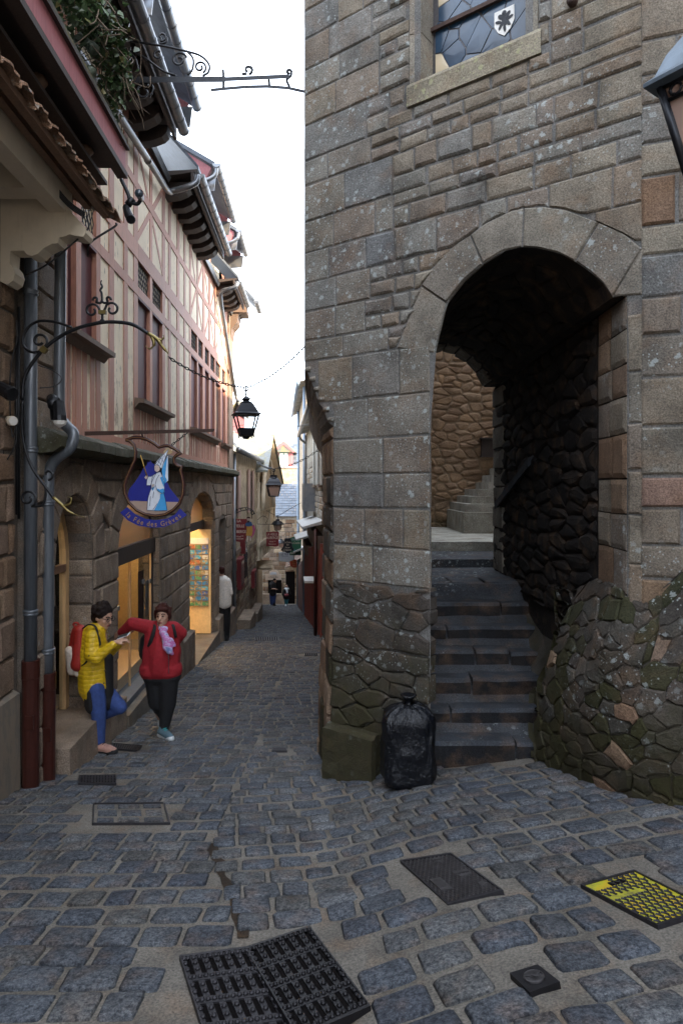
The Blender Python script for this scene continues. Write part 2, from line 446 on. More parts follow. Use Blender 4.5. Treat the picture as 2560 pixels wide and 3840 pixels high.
def sett_mesh(i):
    m = MB(); n = 12; out = []
    for k in range(n):
        a = 2 * math.pi * (k + .5) / n; c, s = math.cos(a), math.sin(a)
        e = .24
        x = math.copysign(abs(c) ** e, c) * .5; y = math.copysign(abs(s) ** e, s) * .5
        out.append((x * U(.93, 1.0), y * U(.90, 1.0)))
    tl, tm = U(-.004, .004), U(-.004, .004)
    r0 = [V((x, y, -.03)) for x, y in out]
    r1 = [V((x * .985, y * .98, .004 + tl * x * 2 + tm * y * 2)) for x, y in out]
    r2 = [V((x * .88, y * .85, .012 + tl * x * 2 + tm * y * 2 + U(-.003, .003))) for x, y in out]
    vs = r0 + r1 + r2 + [V((U(-.1, .1), U(-.1, .1), .015 + U(-.003, .003)))]
    fs = [(j * n + k, j * n + (k + 1) % n, (j + 1) * n + (k + 1) % n, (j + 1) * n + k) for j in range(2) for k in range(n)]
    fs += [(2 * n + k, 2 * n + (k + 1) % n, 3 * n) for k in range(n)]
    m.mesh(vs, fs, True)
    me = m.data('sett'); me.materials.append(M['sett']); return me, vs, fs
SM = [sett_mesh(i) for i in range(12)]

def seam(Y): return -.87 + (4.2 - Y) * .35 if Y < 4.2 else -.87 - .03 * (Y - 4.2)
spots = []
def field(side, ang, v0, v1, u0, u1):
    ca, sa = math.cos(ang), math.sin(ang); v = v0; j = 0
    while v < v1:
        big = 1.0 + .10 * sst(4.5, 2.5, v)
        dv = U(.165, .195) * big; u = u0 + U(0, .2)
        while u < u1:
            du = U(.145, .255) * big; uc, vc = u + du / 2, v + dv / 2 + .03 * math.sin(u * 1.3 + j)
            X, Y = uc * ca - vc * sa, uc * sa + vc * ca
            u += du + .012; du0 = du
            if not 1.5 < Y < 44: continue
            s_ = seam(Y)
            if side < 0 and X + du / 2 > s_ > X - du / 2 + .07: e = (X + du / 2 - s_); X -= e / 2; du -= e
            if side > 0 and X - du / 2 < s_ < X + du / 2 - .07: e = (s_ - X + du / 2); X += e / 2; du -= e
            ok = (X < s_) if side < 0 else (X > s_)
            if not ok or X < -2.72 - .046 * Y - .06 * max(0, Y - 27) or abs(X / Y) > .95: continue
            xr = 3.2 if Y < 4.0 else (2.6 if Y < 4.6 else (2.0 if Y < 5.4 else ((.05 - .03 * (Y - 6) if Y < 17.5 else -.25 - .0957 * (Y - 17)) if Y > 6 else .9)))
            if X > xr: continue
            if any(inquad(X, Y, q, .095 if abs(Y) < 5 else .07) for k, q in CQ.items() if abs(q[0].y - Y) < 2): continue
            spots.append((X, Y, ang + U(-.05, .05), (du + .002) * U(.96, 1.02), (dv - .006) * U(.95, 1.03)))
        v += dv; j += 1
field(-1, .02, 1.9, 45, -6.5, 0.4)
field(1, .15, 1.6, 46, -5, 8.5)
spots.sort(key=lambda s: s[1] + (100 if abs(s[0] / s[1]) > .55 or s[1] < 2.3 else 0))
fb = MB()
for i, (X, Y, a, sx, sy) in enumerate(spots):
    me, vs, fs = SM[rnd.randrange(12)]
    nrm = gnorm(X, Y); Q = V((0, 0, 1)).rotation_difference(nrm).to_matrix() @ Matrix.Rotation(a, 3, 'Z')
    org = V((X, Y, gz(X, Y) + U(-.004, .003)))
    if i < 300:
        o = bpy.data.objects.new('sett', me); col.objects.link(o); o.parent = street
        o.matrix_local = Matrix.Translation(org) @ Q.to_4x4() @ Matrix.Diagonal((sx, sy, 1, 1))
    else:
        fb.mesh([org + Q @ V((p.x * sx, p.y * sy, p.z)) for p in vs], fs, True)
o = fb.build('sett_paving', M['sett'], street); o['kind'] = 'stuff'

# dark open joint where the two areas of paving meet
b = MB(); ck = bez([ground_at(*p) for p in [(792, 3165), (806, 3215), (830, 3240), (828, 3275), (850, 3310), (862, 3350), (880, 3385), (884, 3430), (908, 3470), (912, 3520)]], 5)
for p, q in zip(ck, ck[1:]):
    w0 = .030 + .022 * noise.noise(p * 9); w1 = .030 + .022 * noise.noise(q * 9); up = V((0, 0, .006)); b.poly([p + up - V((w0, 0, 0)), p + up + V((w0, 0, 0)), q + up + V((w1, 0, 0)), q + up - V((w1, 0, 0))])
b.build('open_joint', M['dirt'], street)
# ---------------------------------------------------------------- iron covers let into the street
def qframe(q, h=.018):
    """bilinear frame on a quad: (a, b, up) -> world"""
    n = ((q[1] - q[0]).cross(q[3] - q[0])).normalized()
    if n.z < 0: n = -n
    def f(a, b, up=0.):
        return (q[0] * (1 - a) * (1 - b) + q[1] * a * (1 - b) + q[2] * a * b + q[3] * (1 - a) * b) + n * (h + up)
    return f
def plate(mb, f, a0, a1, b0, b1, top, bot=-.03):
    mb.hexa([f(a0, b0, bot), f(a1, b0, bot), f(a1, b1, bot), f(a0, b1, bot), f(a0, b0, top), f(a1, b0, top), f(a1, b1, top), f(a0, b1, top)])
def quad_base(k): return sum(CQ[k], V((0, 0, 0))) / 4
def rimmed(t, f, m, w=.03, top=.004):
    r = MB()
    plate(r, f, -w, 1 + w, -w, 0, top); plate(r, f, -w, 1 + w, 1, 1 + w, top); plate(r, f, -w, 0, 0, 1, top); plate(r, f, 1, 1 + w, 0, 1, top)
    r.build('rim', m, t)
# slotted drain grates in the foreground
for k, lab in (('drainL', 'studded iron drain grate, paler left half of the pair at the bottom edge'), ('drainR', 'studded iron drain grate, blacker right half of the pair at the bottom edge')):
    t = thing('drain_grate', lab, 'drain grate', quad_base(k), 'iron drain grates in the foreground'); f = qframe(CQ[k])
    m = M['cast'] if k == 'drainL' else M['blackiron']
    b = MB(); plate(b, f, .0, 1., .0, 1., -.007, -.05); b.build('slot_shade_plate', M['dark'], t)  # black sheet just under the bars stands for the dark depth of the slots
    b = MB(); R, C = 4, 6
    for i in range(R + 1): plate(b, f, 0, 1, i / R - (.0 if i == 0 else .035), i / R + (.0 if i == R else .035), .0)
    for j in range(C + 1): plate(b, f, j / C - (0 if j == 0 else .045), j / C + (0 if j == C else .045), 0, 1, -.001)
    b.build('grid', m, t); rimmed(t, f, m, .025)
    s = MB()
    for i in range(R + 1):
        for j in range(13):
            p = f(min(.975, max(.025, j / 12)), min(.975, max(.025, i / R)), .0); s.lathe([(.012, 0), (.010, .007), (.004, .009)], p, 7)
    for j in range(C + 1):
        for i in range(R):
            for q in (.35, .65): s.lathe([(.012, 0), (.010, .007), (.004, .009)], f(min(.975, max(.025, j / C)), (i + q) / R), 7)
    o = s.build('studs', m, t); o['kind'] = 'stuff'
def text_mesh(name, body, size, m, parent, mat4, ext=.002, font_align='CENTER', shear=0., sx=1.):
    c = bpy.data.curves.new(name, 'FONT'); c.body = body; c.size = size; c.align_x = font_align; c.align_y = 'CENTER'; c.extrude = ext; c.shear = shear; c.resolution_u = 3
    o = bpy.data.objects.new('tmp', c); col.objects.link(o)
    dg = bpy.context.evaluated_depsgraph_get(); me = bpy.data.meshes.new_from_object(o.evaluated_get(dg))
    bpy.data.objects.remove(o); bpy.data.curves.remove(c)
    L = rootloc(parent); me.transform(Matrix.Translation(-L) @ mat4 @ Matrix.Diagonal((sx, 1, 1, 1)))
    me.materials.clear(); me.materials.append(m)
    o = bpy.data.objects.new(name, me); col.objects.link(o); o.parent = parent; return o
def axes(o, x, y, n=None):
    x = V(x).normalized(); y = V(y); y = (y - x * y.dot(x)).normalized(); z = x.cross(y)
    return Matrix(((x.x, y.x, z.x, o[0]), (x.y, y.y, z.y, o[1]), (x.z, y.z, z.z, o[2]), (0, 0, 0, 1)))
# dark lozenge-patterned cover
k = 'dark'; t = thing('manhole_cover', 'dark rectangular iron cover with raised lozenge mesh and small nameplate', 'manhole cover', quad_base(k), 'iron covers set in the paving'); f = qframe(CQ[k])
b = MB(); plate(b, f, 0, 1, 0, 1, -.006); b.build('plate', M['blackiron'], t)
b = MB()
for i in range(-12, 26):
    for sg in (1, -1):
        a0, b0, a1, b1 = i / 12, 0., i / 12 + sg * 1.0, 1.
        lo, hi = 0., 1.
        if sg > 0: lo, hi = max(0, -a0), min(1, 1 - a0)
        else: lo, hi = max(0, a0 - 1), min(1, a0)
        if hi - lo > .03:
            p, q = f(a0 + sg * lo, lo, -.005), f(a0 + sg * hi, hi, -.005)
            b.tube([p, q], .0045, 4, sm=False)
o = b.build('lozenge_mesh', M['castlite'], t); o['kind'] = 'stuff'
rimmed(t, f, M['cast'], .035, .002)
b = MB(); plate(b, f, .10, .32, .52, .78, .004); b.build('nameplate', M['castlite'], t)
b = MB()
for q in range(4): plate(b, f, .13 + .045 * q, .16 + .045 * q, .57, .73, .006)
plate(b, f, .55, .72, .06, .10, .004); plate(b, f, .55, .72, .13, .17, .004); plate(b, f, .62, .92, .45, .50, .004); plate(b, f, .66, .9, .54, .58, .004); plate(b, f, .8, .93, .78, .84, .004)
b.build('raised_marks', M['castlite'], t)['kind'] = 'stuff'
# yellow painted cover
def yellow():
    n = N('worn_yellow_paint'); a = n.noise(9, 6, .7)
    base = n.ramp(a, [(.32, (.16, .15, .06)), (.48, (.50, .47, .03)), (.6, (.62, .42, .02)), (.75, (.24, .21, .07))])
    return n.out(base, .5, .1, n.noise(60, 4), .3, .003)
M['yellowpaint'] = yellow()
k = 'yellow'; t = thing('manhole_cover', 'yellow painted iron cover with hooked tread pattern and lifting slot', 'manhole cover', quad_base(k), 'iron covers set in the paving'); f = qframe(CQ[k])
b = MB(); plate(b, f, 0, 1, 0, 1, -.004); b.build('plate', M['yellowpaint'], t)
b = MB(); na, nb = 9, 12
for i in range(na):
    for j in range(nb):
        a, c = (i + .3 + .5 * (j % 2)) / na, (j + .5) / nb
        if a > .97 or (.3 < c < .46 and (j % 2 == 0) and i < 6) or (a < .42 and c < .2): continue
        pts = [(a - .035, c - .03), (a, c), (a + .035, c - .022)], [(a, c), (a + .008, c + .04)]
        for pl in pts: b.tube([f(min(.98, max(.02, q[0])), min(.98, max(.02, q[1])), -.003) for q in pl], .0065, 5, sm=False)
o = b.build('tread_pattern', M['cast'], t); o['kind'] = 'stuff'
rimmed(t, f, M['cast'], .03, .003)
b = MB(); plate(b, f, .36, .66, .08, .15, .001); b.build('lifting_slot', M['dark'], t)
q = CQ[k]; ux, uy = (q[1] - q[0]), (q[0] - q[3])
# small square valve cover
k = 'square'; t = thing('valve_cover', 'small black square cover with a round lid in its centre', 'valve cover', quad_base(k)); f = qframe(CQ[k])
b = MB(); plate(b, f, 0, 1, 0, 1, .004); b.build('plate', M['blackiron'], t)
R_ = axes(f(.5, .5, .004), CQ[k][1] - CQ[k][0], CQ[k][0] - CQ[k][3]).to_3x3()
ds = (CQ[k][1] - CQ[k][0]).length
b = MB(); b.lathe([(.33 * ds, -.01), (.33 * ds, .006), (.29 * ds, .008), (.27 * ds, .003), (.001, .003)], f(.5, .5, .004), 24, R_, sm=False); lid = b.build('lid', M['castlite'], t)
b = MB(); b.box(f(.5, .5, .009), (.30 * ds, .05 * ds, .008), R_ @ Matrix.Rotation(-.7, 3, 'Z')); b.build('bar', M['castlite'], lid)
b = MB()
for i in range(9):
    for s in (0, math.pi):
        a = s + .5 + i * .26; p = f(.5, .5, .008) + R_ @ V((math.cos(a) * .2 * ds, math.sin(a) * .2 * ds, 0)); b.box(p, (.012, .028, .006), R_ @ Matrix.Rotation(a - math.pi / 2, 3, 'Z'))
b.build('raised_letters', M['castlite'], lid)
# paved inspection cover: a thin iron frame round setts
k = 'frame'; t = thing('inspection_cover', 'inspection cover of setts inside a thin black iron frame', 'inspection cover', quad_base(k)); f = qframe(CQ[k], .014)
b = MB(); plate(b, f, 0, 1, 0, 1, -.008); b.build('bed', M['sand'], t)
rimmed(t, f, M['cast'], .022, .004)
for i, (a0, a1, b0, b1) in enumerate([(.03, .3, .05, .26), (.33, .66, .05, .26), (.69, .97, .05, .26), (.04, .33, .36, .64), (.37, .67, .36, .64), (.71, .96, .36, .64), (.03, .28, .74, .95), (.32, .63, .74, .95), (.67, .96, .74, .95)]):
    b = MB(); e = .02
    lo = [f(a0, b0, -.02), f(a1, b0, -.02), f(a1, b1, -.02), f(a0, b1, -.02)]
    b.hexa(lo + [f(a0 + e, b0 + e, .002), f(a1 - e, b0 + e, .002), f(a1 - e, b1 - e, .002), f(a0 + e, b1 - e, .002)]); b.build('sett', M['sett'], t)
b = MB(); plate(b, f, .46, .55, .90, 1.0, .006); b.build('keyhole', M['cast'], t)
def grate(k, label, name='drain_grate', mesh=True, nb=9):
    t = thing(name, label, 'drain grate', quad_base(k), 'iron covers set in the paving'); f = qframe(CQ[k])
    b = MB(); plate(b, f, 0, 1, 0, 1, -.007); b.build('slot_shade_plate', M['dark'], t)  # shallow black sheet painted as the shade between the bars
    b = MB()
    if mesh:
        for i in range(12): plate(b, f, i / 12, i / 12 + .035, 0, 1, -.001)
        for i in range(5): plate(b, f, 0, 1, i / 5 + .07, i / 5 + .12, .0)
    else:
        for i in range(nb + 1): plate(b, f, i / nb - (.03 if i else 0), i / nb + (.03 if i < nb else 0), 0, 1, .0)
    b.build('grid', M['cast'], t); rimmed(t, f, M['cast'], .03)
grate('gratA', 'small patterned iron grate on the paving in front of the brown pipe feet')
grate('gratB', 'small black iron grate in the paving beside the pink shoe')
grate('farA', 'slotted iron drain across the middle of the street further down', mesh=False, nb=10)
grate('farB', 'narrow drain grate by the foot of the tower wall down the street', mesh=False, nb=6)
grate('plq', 'tiny iron plate set in the paving in mid street', mesh=True)

# ---------------------------------------------------------------- masonry helpers
def clip_half(poly, n, d):                   # keep n.p <= d
    out = []
    for i in range(len(poly)):
        a, b = poly[i], poly[(i + 1) % len(poly)]; fa, fb_ = n[0] * a[0] + n[1] * a[1] - d, n[0] * b[0] + n[1] * b[1] - d
        if fa <= 0: out.append(a)
        if fa * fb_ < 0: s = fa / (fa - fb_); out.append((a[0] + (b[0] - a[0]) * s, a[1] + (b[1] - a[1]) * s))
    return out
def cells(x0, x1, y0, y1, sx, sy, jit=.38, drop=0.):
    pts = []; r = 0; y = y0 - sy / 2
    while y < y1 + sy:
        x = x0 - sx * (.5 if r % 2 else 1)
        while x < x1 + sx: pts.append((x + U(-jit, jit) * sx, y + U(-jit, jit) * sy)); x += sx
        y += sy; r += 1
    if drop: pts = [p for p in pts if rnd.random() > drop]
    k = sx / sy; out = []
    for i, p in enumerate(pts):
        if not (x0 - sx * .3 < p[0] < x1 + sx * .3 and y0 - sy * .3 < p[1] < y1 + sy * .3): continue
        poly = [(x0, y0), (x1, y0), (x1, y1), (x0, y1)]
        for j, q in enumerate(pts):
            if i == j or abs(q[0] - p[0]) > 3 * sx or abs(q[1] - p[1]) > 3 * sy: continue
            n = (q[0] - p[0], (q[1] - p[1]) * k * k); m = ((p[0] + q[0]) / 2, (p[1] + q[1]) / 2)
            poly = clip_half(poly, n, n[0] * m[0] + n[1] * m[1])
            if len(poly) < 3: break
        if len(poly) >= 3: out.append(poly)
    return out
def parea(p): return abs(sum(p[i][0] * p[(i + 1) % len(p)][1] - p[(i + 1) % len(p)][0] * p[i][1] for i in range(len(p)))) / 2
def stone_on(mb, S, poly, out=.02, gap=.009, bevel=.016, seg=.16, jit=.004, rnd_=0., bury=.03):
    """one dressed or rough stone; S(a, b, n) maps wall coordinates to the world"""
    if parea(poly) < .0015: return False
    if rnd_:
        q = []
        for i in range(len(poly)):
            a, b, c = poly[i - 1], poly[i], poly[(i + 1) % len(poly)]
            q += [(b[0] + (a[0] - b[0]) * rnd_, b[1] + (a[1] - b[1]) * rnd_), (b[0] + (c[0] - b[0]) * rnd_, b[1] + (c[1] - b[1]) * rnd_)]
        poly = q
    pts = []
    for i in range(len(poly)):
        a, b = poly[i], poly[(i + 1) % len(poly)]; L = math.hypot(b[0] - a[0], b[1] - a[1])
        if L < 1e-4: continue
        m = max(1, int(L / seg))
        for k in range(m): pts.append((a[0] + (b[0] - a[0]) * k / m + U(-jit, jit), a[1] + (b[1] - a[1]) * k / m + U(-jit, jit)))
    n = len(pts)
    if n < 3: return False
    ax, bx = [p[0] for p in pts], [p[1] for p in pts]; w, h = max(ax) - min(ax), max(bx) - min(bx)
    if w < 3 * gap or h < 3 * gap: return False
    cx, cy = (max(ax) + min(ax)) / 2, (max(bx) + min(bx)) / 2
    def ring(g, nn): fx, fy = max(.2, 1 - 2 * g / w), max(.2, 1 - 2 * g / h); return [S(cx + (p[0] - cx) * fx, cy + (p[1] - cy) * fy, nn() if callable(nn) else nn) for p in pts]
    o = out * U(.6, 1.25); tx, ty = U(-.25, .25) * out, U(-.25, .25) * out
    vs = ring(gap, -bury) + ring(gap, o * .35)
    g = min(gap + bevel, w * .3, h * .3); fx, fy = 1 - 2 * g / w, 1 - 2 * g / h
    vs += [S(cx + (p[0] - cx) * fx, cy + (p[1] - cy) * fy, o + tx * (p[0] - cx) / w + ty * (p[1] - cy) / h + U(-.15, .15) * out) for p in pts]
    vs += [S(cx, cy, o + U(0, .3) * out)]
    fs = [(j * n + i, j * n + (i + 1) % n, (j + 1) * n + (i + 1) % n, (j + 1) * n + i) for j in range(2) for i in range(n)] + [(2 * n + i, 2 * n + (i + 1) % n, 3 * n) for i in range(n)]
    mb.mesh(vs, fs, False); return True
def one_stone(name, m, parent, S, poly, **k):
    b = MB()
    if stone_on(b, S, poly, **k): return recalc(b.build(name, m, parent))

# ---------------------------------------------------------------- the granite tower with its arched stair passage
TO, TD, TN = V((-.075, 6.0, EYE)), V((.803, -.596, 0)), V((-.596, -.803, 0))
def TS(t, z, n=0.): return TO + TD * t + TN * n + V((0, 0, z))
def tpx(x, y):
    k = (x - CX) / F; t = (k * 6 + .075) / (.803 + .596 * k); return t, (HY - y) / F * (6 - .596 * t)
TC = 2.676                                    # the corner on the right
RO, RD, RN = TS(TC, 0), V((.935, -.355, 0)), V((-.355, -.935, 0))
def RS(s, z, n=0.): return RO + RD * s + RN * n + V((0, 0, z))
INTR = [tpx(*p) for p in [(1628, 1330), (1640, 1270), (1673, 1137), (1737, 1054), (1810, 990), (1887, 942), (1957, 926), (2015, 930), (2095, 950), (2156, 981), (2219, 1025), (2264, 1067), (2296, 1115)]]
EXTR = [tpx(*p) for p in [(1488, 1307), (1580, 1073), (1640, 985), (1705, 920), (1763, 882), (1817, 840), (1919, 789), (1963, 780), (2037, 775), (2120, 788), (2245, 834), (2337, 875), (2409, 932)]]
TL, TR, ZR = tpx(1613, 1600)[0], INTR[-1][0], INTR[-1][1]
TR2 = 2.573
def interp(pl, t):
    if t <= pl[0][0]: return pl[0][1]
    for a, b in zip(pl, pl[1:]):
        if t <= b[0]: return a[1] + (b[1] - a[1]) * (t - a[0]) / max(1e-6, b[0] - a[0])
    return pl[-1][1]
ZI = [(TL, tpx(1613, 1600)[1])] + INTR
def zin(t):                                  # underside of the arch, None outside the opening
    if t < TL or t > TR2: return None
    if t > TR: return ZR
    return interp(ZI, t)
def zex(t): return interp(EXTR, t)
tower = thing('stone_tower', 'weathered granite tower with a leaded window above a dark arched stairway', 'tower', (-.075, 6.0, gz(0, 6)))
CB0, CB1 = .57, 1.20                          # the corbel that carries the upper corner
def tleft(z):
    if z >= CB1: return -.351
    if z <= CB0: return 0.
    s = (z - CB0) / (CB1 - CB0); return -.351 * (s ** .75 + .05 * math.sin(s * 3 * 2 * math.pi) * (1 - s))
ts = sorted(set([.93, 1.845, -.351, -.3, -.24, -.18, -.12, -.06, 0., .5, TL - .002, TL] + [TL + (TR - TL) * i / 24 for i in range(1, 25)] + [TR + .001, TR2, TR2 + .001, TC]))
b = MB()
for a, c in zip(ts, ts[1:]):
    m = (a + c) / 2
    def bot(t, m=m):
        if zin(m) is not None: return zin(min(max(t, TL), TR if m <= TR else TR2)) if m <= TR else ZR
        if m < 0:
            lo, hi = CB0, CB1
            for _ in range(24):
                q = (lo + hi) / 2
                if tleft(q) <= t: hi = q
                else: lo = q
            return hi
        return -3.2
    tz = 3.45 if .93 < m < 1.845 else 11
    b.poly([TS(a, bot(a), 0), TS(c, bot(c), 0), TS(c, tz, 0), TS(a, tz, 0)])
b.poly([TS(.93, 6.2, 0), TS(1.845, 6.2, 0), TS(1.845, 11, 0), TS(.93, 11, 0)])
b.poly([RS(0, -3), RS(6, -3), RS(6, 11), RS(0, 11)])
# street side: lower wall, corbel, upper wall
lv = [(-3.5, 0.), (CB0, 0.)] + [(CB0 + (CB1 - CB0) * i / 14, min(1, max(0, -tleft(CB0 + (CB1 - CB0) * i / 14) / .351))) for i in range(1, 15)] + [(11, 1.)]
def lvl(z, s):
    A = TS(-.351 * s, z) ; B0, B1 = V((-.185, 6.9, 0)), V((-.39, 6.9, 0)); C0, C1 = V((-.35, 13.6, 0)), V((-.67, 13.6, 0))
    B = B0.lerp(B1, s); C = C0.lerp(C1, s); B.z = C.z = EYE + z; return [A, B, C]
for (z0, s0), (z1, s1) in zip(lv, lv[1:]):
    p, q = lvl(z0, s0), lvl(z1, s1)
    b.poly([p[1], p[0], q[0], q[1]])
    if z1 < 10: b.poly([p[2], p[1], q[1], q[2]])
    else:
        b.poly([p[2], p[1], V((q[1].x, q[1].y, EYE + 5.8)), V((q[2].x, q[2].y, EYE + 5.8))]); m_ = p[1].lerp(p[2], (8.6 - 6.9) / (13.6 - 6.9)); b.poly([V((m_.x, m_.y, EYE + 5.8)), V((p[1].x, p[1].y, EYE + 5.8)), q[1], V((m_.x, m_.y, EYE + 11))])
# back of the tower, hidden street range sized to shade the timbered front, tops
top = EYE + 11
Q = lambda x, y, z: V((x, y, EYE + z))
b.poly([Q(-.455, 8.6, 2.2), Q(8, 8.6, 2.2), Q(8, 8.6, 11), Q(-.455, 8.6, 11)])
b.poly([Q(2.07, 8.6, -3), Q(8, 8.6, -3), Q(8, 8.6, 2.2), Q(2.07, 8.6, 2.2)])
b.poly([Q(-.455, 8.6, 2.15), Q(8, 8.6, 2.15), Q(8, 4.5, 2.15), Q(2.08, 4.7, 2.15), Q(-.3, 6.4, 2.15)])
b.poly([TS(-.351, 11), TS(TC, 11), RS(6, 11), Q(8, 8.6, 11), Q(-.455, 8.6, 11)])
b.poly([Q(.72, 8.6, -3), Q(.72, 13.6, -3), Q(.72, 13.6, 5.8), Q(.72, 8.6, 5.8)])
b.poly([Q(-.455, 8.6, 5.8), Q(.72, 8.6, 5.8), Q(.72, 13.6, 5.8), Q(-.67, 13.6, 5.8)])
b.poly([Q(-.67, 13.6, CB1), Q(.72, 13.6, CB1), Q(.72, 13.6, 5.8), Q(-.67, 13.6, 5.8)])
b.poly([Q(-.35, 13.6, -4), Q(.72, 13.6, -4), Q(.72, 13.6, CB1), Q(-.35, 13.6, CB1)])
b.poly([RS(6, -3), Q(8, 8.6, -3), Q(8, 8.6, 11), RS(6, 11)])
b.build('masonry', M['mortar'], tower)

# dressed stones of the front
def zvis(t): return HY / F * (6 - .596 * t) + .12
WIN = (.93, 1.845, 3.45)                      # window opening t0, t1, bottom
nst = 0
def put(t0, t1, z0, z1, rough=0., m=None):
    """one front stone, trimmed by the arch ring, the corner corbel and the window"""
    global nst
    if nst >= 298: return
    if z0 > zvis((t0 + t1) / 2): return
    if t1 > WIN[0] - .10 and t0 < WIN[1] + .10 and z1 > WIN[2] - .19:   # jambs and sill are stones of their own
        if z0 < WIN[2] - .19 - .06: z1 = WIN[2] - .19
        elif t0 < WIN[0] - .10 - .08: t1 = WIN[0] - .10
        elif t1 > WIN[1] + .10 + .08: t0 = WIN[1] + .10
        else: return
    tl = max(tleft(z0 + .02), tleft(z1 - .02)) if z0 < CB1 else -.351
    if t0 < 0 and z0 < CB1: t0 = max(t0, min(0, tl))
    e0, e1 = EXTR[0][0], TC
    poly = None
    if z1 <= EXTR[0][1] + .001:
        if t0 < TL < t1: t1 = TL
        if TL <= t0 and t1 <= TR2 + .02: return
        if t0 < TR2 < t1: t0 = TR2
        poly = [(t0, z0), (t1, z0), (t1, z1), (t0, z1)]
    else:
        n = 8; bt = []
        for i in range(n + 1):
            t = t0 + (t1 - t0) * i / n
            z = z0
            if t >= e0 and z < zex(t): z = zex(t)
            bt.append((t, min(z, z1)))
        if all(q[1] >= z1 - .012 for q in bt): return
        while len(bt) > 2 and bt[-1][1] >= z1 - .004 and bt[-2][1] >= z1 - .004: bt.pop()
        while len(bt) > 2 and bt[0][1] >= z1 - .004 and bt[1][1] >= z1 - .004: bt.pop(0)
        bt2 = [bt[0]] + [p for i, p in enumerate(bt[1:-1]) if abs(p[1] - z0) > .004 or abs(bt[i + 2][1] - z0) > .004 or abs(bt[i][1] - z0) > .004] + [bt[-1]]
        poly = bt2 + [(bt[-1][0], z1), (bt[0][0], z1)]
        q = []
        for p in poly:
            if not q or math.hypot(p[0] - q[-1][0], p[1] - q[-1][1]) > .006: q.append(p)
        poly = q
    if len(poly) < 3 or parea(poly) < .004: return
    mm = m or (M['tower_red'] if rnd.random() < .02 and t0 > .5 and z0 > 1 else M['tower_warm'] if rnd.random() < .22 + .50 * sst(.3, 2.0, (t0 + t1) / 2) else M['tower'])
    o = one_stone('stone', mm, tower, TS, poly, out=.009 + .011 * rough, gap=.007 + .003 * rough, bevel=.008 + .012 * rough, jit=.002 + .006 * rough, seg=.2)
    if o: nst += 1
def row(t0, t1, z0, z1, w0, w1, rough):
    t = t0
    while t < t1 - .01:
        w_ = U(w0, w1)
        if t1 - t - w_ < w0 * .6: w_ = t1 - t
        put(t, t + w_, z0 + U(-.004, .004), z1 + U(-.004, .004), rough); t += w_
ZC = [-.87, -.535, -.19, .115, .44, .80, 1.205, 1.41, 1.69, 1.97, 2.26, 2.56, 2.91, 3.15, 3.49, 3.79, 4.03, 4.33, 4.6, 4.9]
for i, (z0, z1) in enumerate(zip(ZC, ZC[1:])):
    if z1 <= 1.21:
        row(tleft(z0 + .05) if z0 > CB0 else 0., TL, z0, z1, .34, .62, .35)
        row(TR2, TC, z0, z1, .2, .2, .4)
        continue
    tl = U(.35, .75); tr = U(1.85, 2.15)
    row(-.351, tl, z0, z1, .28, .58, .25)
    zm = z0 + (z1 - z0) * U(.42, .6)
    if z1 - z0 > .2 and rnd.random() < .85:
        row(tl, tr, z0, zm, .16, .38, 1.); row(tl, tr, zm, z1, .16, .36, 1.)
    else: row(tl, tr, z0, z1, .2, .42, .8)
    if rnd.random() < .5 and z1 - z0 > .22:
        row(tr, TC, z0, zm, .22, .42, .6); row(tr, TC, zm, z1, .2, .4, .6)
    else: row(tr, TC, z0, z1, .24, .46, .5)
# arch ring
J = [((1488, 1307), (1628, 1325)), ((1580, 1073), (1673, 1137)), ((1763, 882), (1810, 990)), ((1963, 780), (1957, 926)), ((2245, 834), (2156, 981)), ((2409, 932), (2296, 1115))]
J = [(tpx(*a), tpx(*c)) for a, c in J]
for i, ((e0, i0), (e1, i1)) in enumerate(zip(J, J[1:])):
    ex = [p for p in EXTR if e0[0] + .02 < p[0] < e1[0] - .02]; it = [p for p in INTR if i0[0] + .02 < p[0] < i1[0] - .02]
    one_stone('voussoir', M['ash'], tower, TS, [i0] + it + [i1, e1] + ex[::-1] + [e0], out=.016, gap=.006, bevel=.012, seg=.25, jit=.001)
one_stone('voussoir', M['ash'], tower, TS, [J[-1][1], (TC, ZR - .02), (TC, J[-1][0][1]), J[-1][0]], out=.016, gap=.006, bevel=.012, seg=.25, jit=.001)
# stones of the right-hand face and the pier below the springing
zs = -1.5; nr = 0
while zs < 3.6:
    h = U(.2, .36); s = -.02
    while s < 1.1:
        w_ = U(.22, .42); one_stone('side_stone', M['tower_red'] if rnd.random() < .05 else M['brown'] if rnd.random() < .15 else M['tower_warm'] if rnd.random() < .7 else M['tower'], tower, RS, [(s, zs), (s + w_, zs), (s + w_, zs + h), (s, zs + h)], out=.018, gap=.010, bevel=.014, jit=.004); s += w_
    zs += h
PA, PB = TS(TR2, 0), V((2.02, 5.0, EYE)); PC_, PE = V((2.02, 5.0, EYE)), V((2.06, 8.6, EYE))
def JS(a, z, n=0.):                           # pier jamb and right passage wall; a = metres from the front corner
    if a < .55: p = PA.lerp(PB, a / .55); 
    else: p = PC_.lerp(PE, (a - .55) / 3.6)
    return p + V((-n, 0, z))
zs = -1.6
while zs < ZR - .02:
    h = min(U(.22, .34), ZR - zs)
    if ZR - zs - h < .12: h = ZR - zs
    for a0, a1 in ((0., U(.22, .34)), (None, .58)):
        a0 = last if a0 is None else a0; last = a1
        one_stone('pier_stone', M['brown'] if rnd.random() < .3 else M['tower_warm'], tower, JS, [(a0, zs), (a1, zs), (a1, zs + h), (a0, zs + h)], out=.016, gap=.006, bevel=.035, jit=.005)
    zs += h
b = MB()
pts = [JS(a, 0) for a in (0, .275, .55, 1.5, 2.5, 4.15)]
